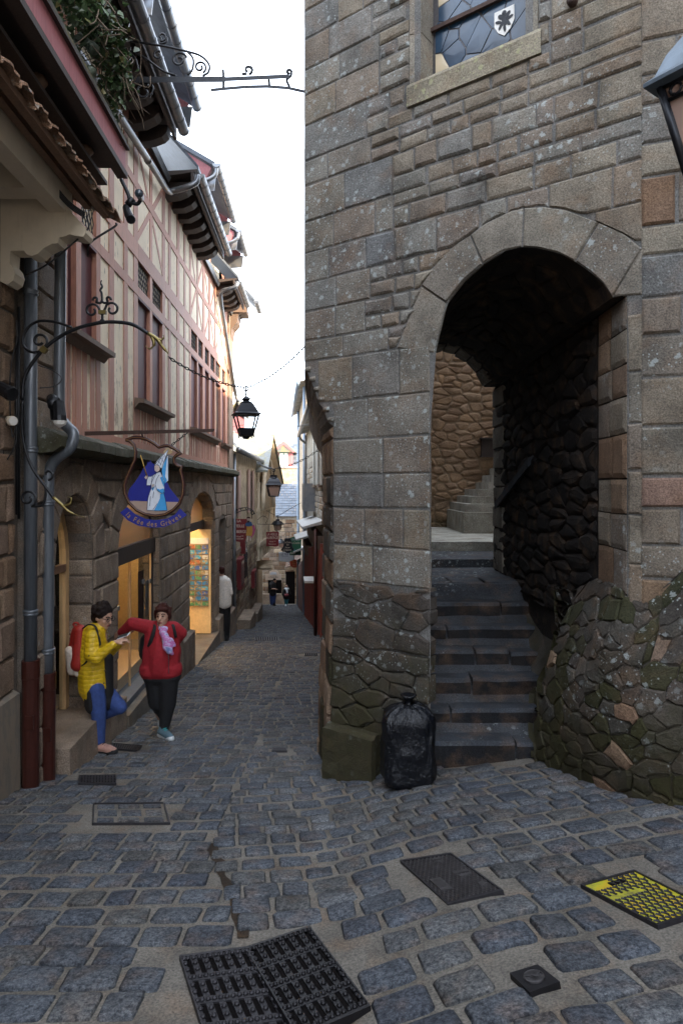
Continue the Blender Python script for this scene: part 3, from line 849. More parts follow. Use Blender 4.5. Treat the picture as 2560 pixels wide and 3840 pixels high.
for p, q in zip(pts, pts[1:]): b.poly([p + V((0, 0, -3)), q + V((0, 0, -3)), q + V((0, 0, ZR + .02)), p + V((0, 0, ZR + .02))])
# vault and left passage wall
lip = [TS(*p) for p in ZI]
for p, q in zip(lip, lip[1:]):
    a, c = V((p.x, 8.6, p.z)), V((q.x, 8.6, q.z)); b.poly([p, q, c, a])
p = TS(TL, ZI[0][1]); b.poly([V((p.x, p.y, EYE - 3.2)), p, V((p.x, 8.6, p.z)), V((p.x, 8.6, EYE - 3.2))])
p = TS(TR, ZR); q = TS(TR2, ZR); b.poly([p, q, PE + V((0, 0, ZR)), V((p.x, 8.6, p.z))])
b.build('passage_lining', M['passage_shade'], tower)
b = MB()                                      # rough stones lining the passage, too dark to single out
for c in cells(.6, 4.1, -1.2, ZR, .36, .15, .42): stone_on(b, JS, c, out=.03, gap=.006, bevel=.03, rnd_=.2, jit=.01)
LEN = [0.]
for p, q in zip(lip, lip[1:]): LEN.append(LEN[-1] + (q - p).length)
def VS(a, y, n=0.):
    a = min(max(a, 0), LEN[-1] - 1e-4)
    i = max(k for k in range(len(LEN) - 1) if LEN[k] <= a); f = (a - LEN[i]) / (LEN[i + 1] - LEN[i]); p = lip[i].lerp(lip[i + 1], f); d = lip[i + 1] - lip[i]
    nn = V((d.z, 0, -d.x)).normalized(); yy = p.y + (8.6 - p.y) * y / 3.
    return V((p.x, yy, p.z)) + nn * n
for c in cells(.02, LEN[-1] - .02, .22, 3., .20, .40, .45): stone_on(b, VS, c, out=.022, gap=.010, bevel=.03, rnd_=.2, jit=.01)
recalc(b.build('passage_rubble', M['passage_shade'], tower))['kind'] = 'stuff'
zs = -1.1
while zs < ZR - .05:                          # paler dressed edge of the inner arch towards the courtyard
    h = min(U(.22, .3), ZR - zs); one_stone('inner_arch_stone', M['ash'], tower, JS, [(3.55 + U(-.05, .05), zs), (4.14, zs), (4.14, zs + h), (3.55, zs + h)], out=.035, gap=.006, bevel=.012, jit=.004); zs += h
for i in range(7):
    l0, l1 = LEN[-1] * (.40 + .085 * i), LEN[-1] * (.40 + .085 * (i + 1)); one_stone('inner_arch_stone', M['ash'], tower, VS, [(l0, 2.66), (l1, 2.66), (l1, 2.99), (l0, 2.99)], out=.03, gap=.006, bevel=.012, jit=.003)
# soffit ring behind the voussoirs
b = MB()
def prismS(S, a0, a1, z0, z1, n0, n1): return [S(a0, z0, n0), S(a1, z0, n0), S(a1, z0, n1), S(a0, z0, n1), S(a0, z1, n0), S(a1, z1, n0), S(a1, z1, n1), S(a0, z1, n1)]
# corbel mouldings under the overhanging corner
b = MB()
for k in range(6):
    s = .12 + .16 * k; z = CB0 + (CB1 - CB0) * (.10 + .16 * k); pth = lvl(z, min(1, s)); pth = [pth[0] + TD * .05] + [pth[0]] + [pth[1], pth[1].lerp(pth[2], .3)]
    b.tube(pth, .024, 8)
b.build('corbel', M['ash'], tower)
# rough rubble foot of the left pier and mounting block
for c in cells(0.0, TL, -2.75, -.87, .27, .13, .45, .25):
    one_stone('foot_stone', M['rubble'], tower, lambda a, z, n=0.: TS(a, z, n + (.05 * sst(-.9, -2.4, z))), c, out=.018, gap=.006, bevel=.016, rnd_=.05, jit=.013, bury=.12, seg=.08)
b = MB()
CH0, CH1 = TS(0, 0), V((-.185, 6.9, EYE))
CHN = V((-.96, -.28, 0)).normalized()
def CS(a, z, n=0.): return CH0.lerp(CH1, a / .9) + CHN * (n + .05 * sst(-.9, -2.6, z)) + V((0, 0, z))
zs = -2.9
while zs < CB0 - .05:
    h = min(U(.18, .36), CB0 - zs); a = 0.
    while a < .88:
        w_ = U(.28, .5); one_stone('edge_stone', M['brown'] if rnd.random() < .5 else M['rubble'], tower, CS, [(a, zs), (min(.9, a + w_), zs), (min(.9, a + w_), zs + h), (a, zs + h)], out=.025, gap=.010, bevel=.02, jit=.006, bury=.06); a += w_
    zs += h
g0 = gz(0, 5.9) - EYE
bk_ = MB(); nn_ = 6; jt = lambda a, c, d: .014 * noise.noise(V((a * 9, c * 9, d * 9)))
def bpt(a, c, d): return TS(.02 + .54 * a + jt(a, c, d), (g0 - .12) + (-2.17 - g0 + .12) * c + jt(c, d, a + 3) - .02 * (c == 1) * (d > .8), .0 + .21 * d * (1 - .06 * c) + jt(d, a, c + 5))
for (fa) in range(3):
    for i in range(nn_):
        for k in range(nn_):
            cr = [(i / nn_, k / nn_), ((i + 1) / nn_, k / nn_), ((i + 1) / nn_, (k + 1) / nn_), (i / nn_, (k + 1) / nn_)]
            if fa == 0: bk_.poly([bpt(x, y, 1) for x, y in cr])
            elif fa == 1: bk_.poly([bpt(x, 1, y) for x, y in cr])
            else: bk_.poly([bpt(1, x, y) for x, y in cr]); bk_.poly([bpt(0, x, y) for x, y in cr])
recalc(bk_.build('mounting_block', M['rubble'], tower))
# window
gl = .22
b = MB(); t0, t1, zb = WIN
b.poly([TS(t0, zb + .10, -gl), TS(t1, zb + .10, -gl), TS(t1, 5.6, -gl), TS(t0, 5.6, -gl)])
win = b.build('window', M['castlite'], tower)
b = MB()
for c in cells(t0 + .02, t1 - .02, zb + .12, 5.3, .17, .21, .45):
    if min(p[1] for p in c) > zvis(1.0): continue
    d = MB(); stone_on(d, lambda a, z, n=0.: TS(a, z, n - gl), c, out=.006, gap=.006, bevel=.002, jit=.0, seg=9, bury=.004)
    if d.v: recalc(d.build('pane', M['stainglass'] if rnd.random() < .93 else M['leadglass'], win))
d = MB(); d.box(TS((t0 + t1) / 2, 3.99, -gl + .03), (t1 - t0 + .04, .03, .035), axes((0, 0, 0), TD, V((0, 0, 1))).to_3x3() @ Matrix.Rotation(math.pi / 2, 3, 'X')); d.build('glazing_bar', M['rust'], win)
sx_, sz_ = t0 + .66, 3.80
d = MB(); d.prism([TS(sx_ + a * .085, sz_ + c * .1, -gl + .008) for a, c in [(-1, 1), (1, 1), (1, -.2), (.6, -.8), (0, -1.2), (-.6, -.8), (-1, -.2)]], TN * .006); d.build('shield', M['white'], win)
d = MB()
for a, c, r1, r2, an in [(0, .1, .022, .055, .2), (-.35, .45, .018, .03, .8), (.35, .4, .017, .035, -.7), (-.3, -.3, .014, .04, -.6), (.35, -.25, .014, .04, .7), (0, .72, .02, .02, 0), (.05, -.65, .012, .035, .1), (-.6, .05, .012, .03, 1.2), (.62, .1, .012, .03, -1.2)]:
    pts = [(r1 * math.cos(q * math.pi / 5), r2 * math.sin(q * math.pi / 5)) for q in range(10)]
    d.prism([TS(sx_ + a * .08 + p[0] * math.cos(an) - p[1] * math.sin(an), sz_ + c * .09 + p[0] * math.sin(an) + p[1] * math.cos(an), -gl + .015 + .001 * abs(a)) for p in pts], TN * .003)
d.build('heraldic_beast', M['iron'], win)
for (a0, a1) in ((t0 - .10, t0), (t1, t1 + .10)):
    z = zb - .01
    while z < 5.2:
        h = U(.42, .6); sp = gl * .9
        d = MB(); inner = a1 if a0 < t0 else a0; outer = a0 if a0 < t0 else a1
        d.hexa([TS(outer, z, .014), TS(inner, z, -.02), TS(inner, z, -gl - .02), TS(outer, z, -gl - .02), TS(outer, z + h - .008, .014), TS(inner, z + h - .008, -.02), TS(inner, z + h - .008, -gl - .02), TS(outer, z + h - .008, -gl - .02)])
        recalc(d.build('jamb_stone', M['ash'], win)); z += h
d = MB(); a0, a1 = t0 - .12, t1 + .13
k = 8
for i in range(k):
    u0, u1 = a0 + (a1 - a0) * i / k, a0 + (a1 - a0) * (i + 1) / k
    sec = [(-.19, -.05), (-.19, .030), (-.03, .035), (.0, .02), (.115, -gl - .01), (.115, -gl - .05)]
    for (za, na), (zc, nc) in zip(sec, sec[1:]): d.poly([TS(u0, zb + za, na), TS(u1, zb + za, na), TS(u1, zb + zc, nc), TS(u0, zb + zc, nc)])
recalc(d.build('sill', stone('lichen_sill', [(.24, .21, .155)], lichen=1.6, lc=(.36, .36, .20)), win))
p = TS(*tpx(2150, 8)); d = MB(); d.tube([p - TN * .05, p + TN * .06 + V((0, 0, -.02))], .036, 12); d.tube([p + TN * .058 + V((0, 0, -.02)), p + TN * .062 + V((0, 0, -.02))], .026, 12, mi=0); d.build('pipe_stub', M['rust'], tower)
# battered rubble foot on the right of the stairs
def lift(p, z): return V((p[0], p[1], EYE + z))
basepx = [(2005, 2850), (2050, 2882), (2100, 2912), (2180, 2942), (2290, 2972), (2420, 3008), (2560, 3046), (2760, 3100)]
BASE = [V((2.045, 7.3, EYE - 1.22)), V((1.93, 6.7, EYE - 1.62)), V((1.80, 6.1, EYE - 2.0))] + [V((x, y, gz(x, y) - .06)) for x, y in ((1.63, 5.42), (1.69, 5.22), (1.75, 5.02), (1.83, 4.70), (1.97, 4.32), (2.12, 4.12), (2.32, 3.95), (2.62, 3.80))]
TOP = [JS(2.85, -1.05), JS(2.2, -1.0), JS(1.6, -.95), JS(1.0, -.85), JS(.6, -.72), JS(.25, -.70), JS(.0, -.72), RS(.02, -.78), RS(.14, -.68), RS(.36, -.42), RS(.9, -.2)]
def BS(u, v, n=0.):
    k = len(BASE) - 1; q = min(max(u / 4.6, 0), .99999) * k; i = int(q); f = q - i
    a, c = BASE[i].lerp(BASE[i + 1], f), TOP[i].lerp(TOP[i + 1], f)
    w_ = v / 1.7; d = BASE[i + 1] - BASE[i]; nn = d.cross(c - a).normalized()
    if nn.y > 0: nn = -nn
    p = a.lerp(c, w_); return p + nn * (n + .16 * math.sin(math.pi * min(1, max(0, w_))) * .7)
b = MB()
for i in range(24):
    for j in range(6):
        b.poly([BS(4.6 * (i + a) / 24, 1.7 * (j + c) / 6) for a, c in ((0, 0), (1, 0), (1, 1), (0, 1))], True)
b.build('buttress_core', M['darkmortar'], tower)
for c in cells(.95, 4.6, 0, 1.7, .24, .12, .47, .25):
    one_stone('buttress_stone', M['brown'] if rnd.random() < .05 else M['rubble_moss'] if rnd.random() < .35 else M['rubble'], tower, BS, c, out=.018, gap=.005, bevel=.018, rnd_=.05, jit=.016, bury=.05, seg=.08)
# sloping coping on the passage wall
d = MB(); q = [V((2.06, 6.8, EYE + .36)), V((1.96, 6.75, EYE + .30)), V((1.97, 8.25, EYE - .20)), V((2.08, 8.3, EYE - .14))]; d.prism(q, (0, 0, -.09)); recalc(d.build('coping', M['step'], tower))

# stairs in the passage
st = thing('stone_stairs', 'worn dark granite steps climbing through the tower arch', 'stairs', (1.3, 5.5, EYE - 2.38))
for i in range(7):
    Y0, z1 = 5.5 + .295 * i, -2.38 + .184 * (i + 1); xl, xr = .72, min(2.1, 1.66 + .30 * i)
    cuts = [xl] + sorted(U(.9, 1.75) for _ in range(1 if i % 3 else 2)) + [xr]
    if i == 0: cuts = [xl, 1.50, xr]
    for x0, x1 in zip(cuts, cuts[1:]):
        if x1 - x0 < .08: continue
        f = MB(); dz, dy = U(-.012, .012), U(-.02, .02); n = max(2, int((x1 - x0) / .12)); e = .010
        for a in range(n):
            for (pa, pb) in (((0, -.26), (0, -.03)), ((0, -.03), (.03, .0)), ((.03, 0), (.50, .0))):
                x_a, x_b = x0 + e + (x1 - x0 - 2 * e) * a / n, x0 + e + (x1 - x0 - 2 * e) * (a + 1) / n
                h = lambda x, y: .012 * noise.noise(V((x * 5, y * 5, i * 3.3))) 
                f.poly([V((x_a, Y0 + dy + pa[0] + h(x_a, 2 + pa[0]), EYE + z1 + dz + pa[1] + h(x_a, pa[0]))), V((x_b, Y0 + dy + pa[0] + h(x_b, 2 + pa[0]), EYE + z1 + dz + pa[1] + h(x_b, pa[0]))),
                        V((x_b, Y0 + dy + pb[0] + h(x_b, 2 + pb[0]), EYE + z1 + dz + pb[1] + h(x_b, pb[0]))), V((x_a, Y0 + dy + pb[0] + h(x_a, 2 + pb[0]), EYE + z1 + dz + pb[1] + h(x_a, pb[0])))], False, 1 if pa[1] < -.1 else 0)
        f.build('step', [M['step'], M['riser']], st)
f = MB(); f.hexa([Q(.7, 7.25, -3), Q(2.3, 7.25, -3), Q(2.3, 8.75, -3), Q(.7, 8.75, -3), Q(.7, 7.25, -1.10), Q(2.3, 7.25, -1.10), Q(2.3, 8.75, -1.10), Q(.7, 8.75, -1.10)])
f.hexa([Q(.7, 5.55, -3.2), Q(2.2, 5.55, -3.2), Q(2.2, 7.3, -3.2), Q(.7, 7.3, -3.2), Q(.7, 5.55, -2.30), Q(2.2, 5.55, -2.30), Q(2.2, 7.3, -1.2), Q(.7, 7.3, -1.2)])
f.build('landing', M['step'], st)
# courtyard behind
ct = thing('courtyard_stairs', 'pale steps rising in the lit courtyard behind the passage', 'stairs', (2.6, 12.4, EYE - 1.0))
f = MB(); f.hexa([Q(.72, 8.75, -3), Q(6, 8.75, -3), Q(6, 13.6, -3), Q(.72, 13.6, -3), Q(.72, 8.75, -.99), Q(6, 8.75, -.99), Q(6, 13.6, -.99), Q(.72, 13.6, -.99)]); f.build('yard_floor', M['step'], ct)
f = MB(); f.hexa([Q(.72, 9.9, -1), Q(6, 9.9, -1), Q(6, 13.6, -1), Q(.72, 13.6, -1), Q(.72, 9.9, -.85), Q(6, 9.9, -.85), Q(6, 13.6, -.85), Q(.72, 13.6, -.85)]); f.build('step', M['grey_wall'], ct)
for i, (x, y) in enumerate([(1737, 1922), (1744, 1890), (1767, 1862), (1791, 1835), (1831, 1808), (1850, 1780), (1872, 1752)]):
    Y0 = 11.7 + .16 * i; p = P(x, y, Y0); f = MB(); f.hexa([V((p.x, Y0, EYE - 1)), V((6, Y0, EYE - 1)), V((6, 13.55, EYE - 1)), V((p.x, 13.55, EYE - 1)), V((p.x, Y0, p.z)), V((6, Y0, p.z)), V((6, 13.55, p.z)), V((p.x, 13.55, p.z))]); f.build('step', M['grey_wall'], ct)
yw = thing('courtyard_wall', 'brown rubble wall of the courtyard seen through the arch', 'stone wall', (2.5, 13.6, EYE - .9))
f = MB(); f.hexa([Q(.72, 13.6, -3), Q(7, 13.6, -3), Q(7, 14, -3), Q(.72, 14, -3), Q(.72, 13.6, 3.4), Q(7, 13.6, 3.4), Q(7, 14, 3.4), Q(.72, 14, 3.4)]); f.hexa([Q(6, 8.6, -3), Q(6.3, 8.6, -3), Q(6.3, 13.6, -3), Q(6, 13.6, -3), Q(6, 8.6, 8), Q(6.3, 8.6, 8), Q(6.3, 13.6, 8), Q(6, 13.6, 8)]); f.build('wall_core', M['warmjoint'], yw)  # unseen right-hand wall, raised to keep the sun out of the yard
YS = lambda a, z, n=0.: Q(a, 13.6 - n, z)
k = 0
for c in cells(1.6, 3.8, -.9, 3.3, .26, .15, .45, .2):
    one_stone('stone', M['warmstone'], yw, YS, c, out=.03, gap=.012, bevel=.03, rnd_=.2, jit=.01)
p0, p1 = P(1803, 1712, 13.5), P(1856, 1645, 13.5)
hb = thing('wooden_hatch', 'small dark wooden hatch hung on the courtyard wall', 'hatch', ((p0.x + p1.x) / 2, 13.5, p0.z))
f = MB(); f.box(((p0.x + p1.x) / 2, 13.5, (p0.z + p1.z) / 2), (p1.x - p0.x, .12, p1.z - p0.z)); f.build('door_panel', M['darkwood'], hb)
f = MB(); f.box(((p0.x + p1.x) / 2, 13.47, p1.z), (p1.x - p0.x + .06, .2, .03)); f.box(((p0.x + p1.x) / 2, 13.47, p0.z), (p1.x - p0.x + .05, .18, .03)); f.build('frame', M['darkwood'], hb)
# ---------------------------------------------------------------- half-timbered house on the left
def HS(u, z, p=0.): return V((-2.45 - .0425 * u + p, u, EYE + z))
def hu(x): return 2.45 / ((CX - x) / F - .0425)
def hbox(mb, S, u0, u1, z0, z1, p0, p1): mb.hexa([S(u0, z0, p0), S(u1, z0, p0), S(u1, z0, p1), S(u0, z0, p1), S(u0, z1, p0), S(u1, z1, p0), S(u1, z1, p1), S(u0, z1, p1)])
def part(name, m, parent, S, u0, u1, z0, z1, p0, p1):
    b = MB(); hbox(b, S, u0, u1, z0, z1, p0, p1); return recalc(b.build(name, m, parent))
def bar(name, m, parent, S, a, c, w, p0, p1):
    (u0, z0), (u1, z1) = a, c; d = V((u1 - u0, z1 - z0, 0)).normalized(); n = V((-d.y, d.x, 0)) * w / 2
    b = MB(); q = [(u0 + n.x, z0 + n.y), (u1 + n.x, z1 + n.y), (u1 - n.x, z1 - n.y), (u0 - n.x, z0 - n.y)]
    b.hexa([S(*k, p0) for k in q] + [S(*k, p1) for k in q]); return recalc(b.build(name, m, parent))
house = thing('half_timbered_house', 'cream and dusty red half-timbered house over arched granite shop fronts', 'house', HS(5.75, gz(-2.8, 6) - EYE))

def lay(S, name, mats, parent, rows, u0, u1, wmin, wmax, holes=(), limit=9999, stuff=None, **kw):
    """courses of stones between u0 and u1; holes = (ua, ub, za, zb, fn): empty below fn(u) between ua and ub for courses in za..zb"""
    n_ = 0
    for z0, z1 in zip(rows, rows[1:]):
        u = u0 - U(0, wmin * .6)
        while u < u1 - .02:
            w_ = U(wmin, wmax); a, c = max(u, u0), min(u + w_, u1); u += w_
            if u1 - c < wmin * .4: c = u1; u = u1
            if c - a < .05: continue
            hs = [h for h in holes if h[1] > a and h[0] < c and h[2] <= (z0 + z1) / 2 <= h[3]]
            us = sorted(set([a + (c - a) * i / 6 for i in range(7)] + [v for h in hs for e in (h[0], h[1]) for v in (e - 1e-4, e + 1e-4) if a < e < c]))
            runs = [[]]
            for v in us:
                zb = z0
                for h in hs:
                    if h[0] < v < h[1]: zb = max(zb, h[4](v))
                if zb >= z1 - .015: runs.append([])
                else: runs[-1].append((v, zb))
            for r_ in runs:
                if len(r_) < 2 or r_[-1][0] - r_[0][0] < .05: continue
                k = [r_[0]] + [q for q in r_[1:-1] if q[1] > z0 + .003] + [r_[-1]]
                poly = k + [(k[-1][0], z1), (k[0][0], z1)]
                if stuff is not None: stone_on(stuff, S, poly, **kw)
                elif n_ < limit:
                    if one_stone(name, rnd.choice(mats), parent, S, poly, **kw): n_ += 1
class Arch:
    def __init__(s, ua, ub, zs, rise, rw): s.uc = (ua + ub) / 2; s.hw = (ub - ua) / 2; s.zs, s.rise, s.rw = zs, rise, rw
    def inn(s, u): q = 1 - ((u - s.uc) / s.hw) ** 2; return s.zs + s.rise * math.sqrt(max(0, q)) ** .9
    def outr(s, u): q = 1 - ((u - s.uc) / (s.hw + s.rw)) ** 2; return s.zs + (s.rise + s.rw) * math.sqrt(max(0, q)) ** .9
    def holes(s, low=-9): return [(s.uc - s.hw, s.uc + s.hw, low, s.zs, lambda u: 9), (s.uc - s.hw - s.rw, s.uc + s.hw + s.rw, s.zs, 9, s.outr)]
    def ring(s, S, m, parent, n=9, **kw):
        for i in range(n):
            a0, a1 = math.pi * (1 - i / n), math.pi * (1 - (i + 1) / n); q = []
            f = lambda a, h, r: (s.uc + h * math.cos(a), s.zs + r * max(0, math.sin(a)) ** .9)
            am = (a0 + a1) / 2
            poly = [f(a0, s.hw, s.rise), f(am, s.hw, s.rise), f(a1, s.hw, s.rise), f(a1, s.hw + s.rw, s.rise + s.rw), f(am, s.hw + s.rw, s.rise + s.rw), f(a0, s.hw + s.rw, s.rise + s.rw)]
            one_stone('voussoir', m, parent, S, poly[::-1], **kw)
# coursed stones on the street side of the tower, seen only edge-on from the photograph's place
def SSD(u, z, n=0.):
    A, B, C = TS(-.351, 0), V((-.39, 6.9, EYE)), V((-.67, 13.6, EYE)); p = A.lerp(B, u / .69) if u < .69 else B.lerp(C, (u - .69) / 6.7)
    return p + V((-n, 0, z))
sb_ = MB(); zz_ = [1.24]
while zz_[-1] < 5.7: zz_.append(zz_[-1] + U(.24, .34))
lay(SSD, 'x', [], tower, zz_[:-1], .02, 7.3, .35, .7, stuff=sb_, out=.003, gap=.008, bevel=.008, jit=.002, seg=.5)
o = recalc(sb_.build('street_side_stones', M['tower'], tower)); o['kind'] = 'stuff'
ZSP = -.80
A1, A2, A3 = Arch(6.02, 7.10, ZSP, .72, .34), Arch(7.97, 10.17, ZSP, .70, .36), Arch(12.56, 15.6, ZSP, .68, .40)
DR = (16.45, 17.6, -.85)
rows = [-4.6, -4.25, -3.9, -3.55, -3.2, -2.85, -2.5, -2.15, -1.82, -1.48, -1.14, ZSP, -.48, -.16, .08, .31]
holes = A1.holes() + A2.holes() + A3.holes() + [(DR[0], DR[1], -9, 9, lambda u: DR[2] + .12 * math.sin(math.pi * (u - DR[0]) / (DR[1] - DR[0])))]
lay(HS, 'stone', [M['granite']], house, rows, 5.62, 19.0, .38, .72, holes, limit=280, out=.024, gap=.011, bevel=.016, jit=.005, seg=.25)
for A in (A1, A2, A3): A.ring(HS, M['granite'], house, 9 if A is A1 else 11, out=.026, gap=.010, bevel=.016, jit=.003, seg=.25)
# mortar sheet and deep reveals
b = MB(); cuts = sorted(set([5.62, 19.0, DR[0], DR[1]] + [A.uc - A.hw + 2 * A.hw * i / 16 for A in (A1, A2, A3) for i in range(17)]))
for a, c in zip(cuts, cuts[1:]):
    m = (a + c) / 2; bot = lambda u: -5.5
    for A in (A1, A2, A3):
        if A.uc - A.hw < m < A.uc + A.hw: bot = A.inn
    if DR[0] < m < DR[1]: bot = lambda u: DR[2]
    b.poly([HS(a, bot(a)), HS(c, bot(c)), HS(c, .31), HS(a, .31)])
    if bot(m) > -5: b.poly([HS(a, bot(a)), HS(c, bot(c)), HS(c, bot(c), -.34), HS(a, bot(a), -.34)])
for e in [A.uc + s * A.hw for A in (A1, A2, A3) for s in (-1, 1)]: b.poly([HS(e, -5), HS(e, ZSP), HS(e, ZSP, -.34), HS(e, -5, -.34)])
for e in DR[:2]: b.poly([HS(e, -5), HS(e, DR[2]), HS(e, DR[2], -.5), HS(e, -5, -.5)])
b.poly([HS(DR[0], -5, -.5), HS(DR[1], -5, -.5), HS(DR[1], DR[2], -.5), HS(DR[0], DR[2], -.5)])
b.poly([HS(19.0, -5.5), HS(19.0, 5), HS(19.0, 5, -4), HS(19.0, -5.5, -4)])
b.poly([HS(5.62, -5.5), HS(5.62, 5), HS(5.62, 5, -4), HS(5.62, -5.5, -4)])
b.build('masonry', M['housemortar'], house)
for A in (A1, A2, A3):                        # the jamb stones that face up the street
    e = A.uc + A.hw
    JH = lambda a, z, n=0., e=e: HS(e - n, z, -a)
    z = -3.0 if A is A1 else -3.6
    if A is A3: z = -4.3
    while z < ZSP - .05:
        h = min(U(.28, .38), ZSP - z)
        if ZSP - z - h < .12: h = ZSP - z
        one_stone('jamb_stone', M['granite'], house, JH, [(.0, z), (.28, z), (.28, z + h), (.0, z + h)], out=.02, gap=.010, bevel=.016, jit=.004); z += h
    for i in range(4):                       # soffit stones
        f = lambda a: (A.uc + A.hw * math.cos(a), ZSP + A.rise * math.sin(a) ** .9)
        a0, a1 = i * .36, (i + 1) * .36; p, q = f(a0 + 1e-6), f(a1)
        SS = lambda a, c, n=0., p=p, q=q: HS(p[0] + (q[0] - p[0]) * c - n * .7, p[1] + (q[1] - p[1]) * c - n * .7, -a)
        L = math.hypot(q[0] - p[0], q[1] - p[1]); SS2 = lambda a, c, n=0., SS=SS, L=L: SS(a, c / L, n)
        one_stone('jamb_stone', M['granite'], house, SS2, [(.0, 0), (.28, 0), (.28, L), (0, L)], out=.018, gap=.010, bevel=.014, jit=.004)
# plinth stones and thresholds
for u0, u1 in ((7.14, 7.94), (10.25, 11.4), (11.42, 12.5), (15.65, 16.42), (17.65, 18.95)):
    zt = (gz(-2.9, u0) - EYE) + (.62 if u0 > 10 else .30); zb = gz(-2.9, u1) - EYE - .2
    b = MB(); b.hexa([HS(u0, zb, 0), HS(u1, zb, 0), HS(u1, zb, .13), HS(u0, zb, .13), HS(u0, zt, 0), HS(u1, zt, 0), HS(u1, zt - .02, .13), HS(u0, zt - .02, .13)]); b.poly([HS(u0, zt, .0), HS(u1, zt, 0), HS(u1, zt + .12, -.0), HS(u0, zt + .12, 0)]); recalc(b.build('plinth', M['granite'], house))
for (u0, u1, z) in ((5.95, 7.15, -2.44), (8.0, 10.2, -2.86), (12.5, 15.7, -3.52), (16.4, 17.65, -3.72)):
    zb = gz(-2.9, u1) - EYE - .3; p1 = .20 if u0 < 7 else .16
    b = MB(); b.hexa([HS(u0, zb, -.4), HS(u1, zb, -.4), HS(u1, zb, p1), HS(u0, zb, p1), HS(u0, z, -.4), HS(u1, z, -.4), HS(u1, z, p1 - .02), HS(u0, z, p1 - .02)]); recalc(b.build('threshold', M['sand'] if u0 > 7 else M['granite'], house))
# string course
b = MB(); n = 26
for i in range(n):
    a, c = 5.62 + 13.5 * i / n, 5.62 + 13.5 * (i + 1) / n; g = .006
    sec = [(.29, .0), (.31, .16), (.36, .23), (.45, .225), (.53, .05), (.53, -.02)]
    b = MB(); j = U(-.008, .008)
    for (za, pa), (zc, pc) in zip(sec, sec[1:]): b.poly([HS(a + g, za + j, pa), HS(c - g, za + j, pa), HS(c - g, zc + j, pc), HS(a + g, zc + j, pc)])
    b.poly([HS(a + g, z + j, p) for z, p in sec]); b.poly([HS(c - g, z + j, p) for z, p in sec]); recalc(b.build('string_course_stone', M['ledge'], house))
# timber frame
XP = [(236, 250), (283, 302), (359.5, 375), (408, 426), (463, 477), (501, 516), (561, 570), (608, 618), (631, 640), (663, 672), (689, 695), (710, 716), (738, 743), (759, 767), (782, 788), (804, 808), (826, 832), (844, 852)]
PO = [(hu(a), hu(c)) for a, c in XP]
Z0, ZT = .53, 4.97
b = MB(); hbox(b, HS, 5.62, 19.0, Z0, ZT + .3, -.30, -.16); recalc(b.build('backing', M['dark'], house))
for u0, u1 in PO: part('post', M['post'], house, HS, u0, u1, Z0, ZT, -.05, .010 + U(-.002, .002))
part('corner_pilaster', M['granite'], house, HS, PO[-1][1] + .02, 19.0, .53, ZT, -.1, .05)
def rail(z0, z1, ua, ub, p=.014): part('rail', M['post'], house, HS, ua, ub, z0, z1, -.04, p)
rail(.53, .62, PO[0][0], PO[-1][1], .018)
k0 = [PO[0][0], PO[2][1], PO[5][1], PO[7][1], PO[11][1], PO[15][1], PO[-1][1]]
for z0, z1 in ((2.65, 2.78), (3.15, 3.38), (4.85, 4.97)):
    for a, c in zip(k0, k0[1:]): rail(z0, z1, a + .003, c - .003, .014)
rail(4.10, 4.22, PO[4][0], PO[7][1]); rail(4.10, 4.22, PO[7][1] + .004, PO[11][1]); rail(4.10, 4.22, PO[11][1] + .004, PO[-1][1])
wins = {0: 1.54, 1: 1.54, 5: 1.19, 6: 1.19, 11: 1.16, 12: 1.16, 13: 1.16, 14: 1.16, 15: 1.16, 16: 1.16}
def diamond(u0, u1, z0, z1, parent):
    w_ = part('leaded_window', M['leadglass'], parent, HS, u0, u1, z0, z1, -.06, -.030)
    b = MB(); du, dz = u1 - u0, z1 - z0; k = max(2, round(du / .09)); s = du / k; r = 1.7 * s
    for sg in (1, -1):
        i = -int(dz / r) - 2
        while i < k + int(dz / r) + 2:
            ua, za, ub, zb = u0 + i * s, z0, u0 + i * s + sg * dz / r * s, z1
            lo, hi = 0., 1.; d = ub - ua
            for e, q in ((u0, 1), (u1, -1)):
                f = (e - ua) / d
                if (d > 0) == (q > 0): lo = max(lo, f)
                else: hi = min(hi, f)
            if hi > lo + .02: b.tube([HS(ua + d * lo, za + dz * lo, -.026), HS(ua + d * hi, za + dz * hi, -.026)], .006, 4, sm=False)
            i += 1
    if b.v: b.build('lead_lattice', M['cast'], w_)['kind'] = 'stuff'
for i, ((_, a), (c, _2)) in enumerate(zip(PO, PO[1:])):
    if i in wins:
        zs = wins[i]; small = i >= 15
        part('shutter_panel', M['winglass'] if i == 15 else M['maroon'], house, HS, a, c, zs, 2.65, -.09, -.045)
        for z0, z1 in ((2.62, 2.65),): part('rail', M['maroon'], house, HS, a, c, z0, z1, -.045, .012)
        diamond(a, c, 2.78, 3.15, house)
        zl = zs - .10; k = 2 if i < 2 else (4 if i in (5, 6) else 3)
        part('infill_panel', M['infill'], house, HS, a, c, .62, zl, -.05, -.002)
        for q in range(k):
            m_ = a + (c - a) * (q + .5) / k; h = (c - a) / k * .26; part('baluster_board', M['post'], house, HS, m_ - h, m_ + h, .62, zl, -.03, .008)
        part('infill_panel', M['infill'], house, HS, a, c, 3.38, 4.85, -.05, -.0015)
    else: 
        part('infill_panel', M['infill'], house, HS, a, c, .62, 2.65, -.05, -.002); part('infill_panel', M['infill'], house, HS, a, c, 2.78, 3.15, -.05, -.0025); part('infill_panel', M['infill'], house, HS, a, c, 3.38, 4.85, -.05, -.0015)
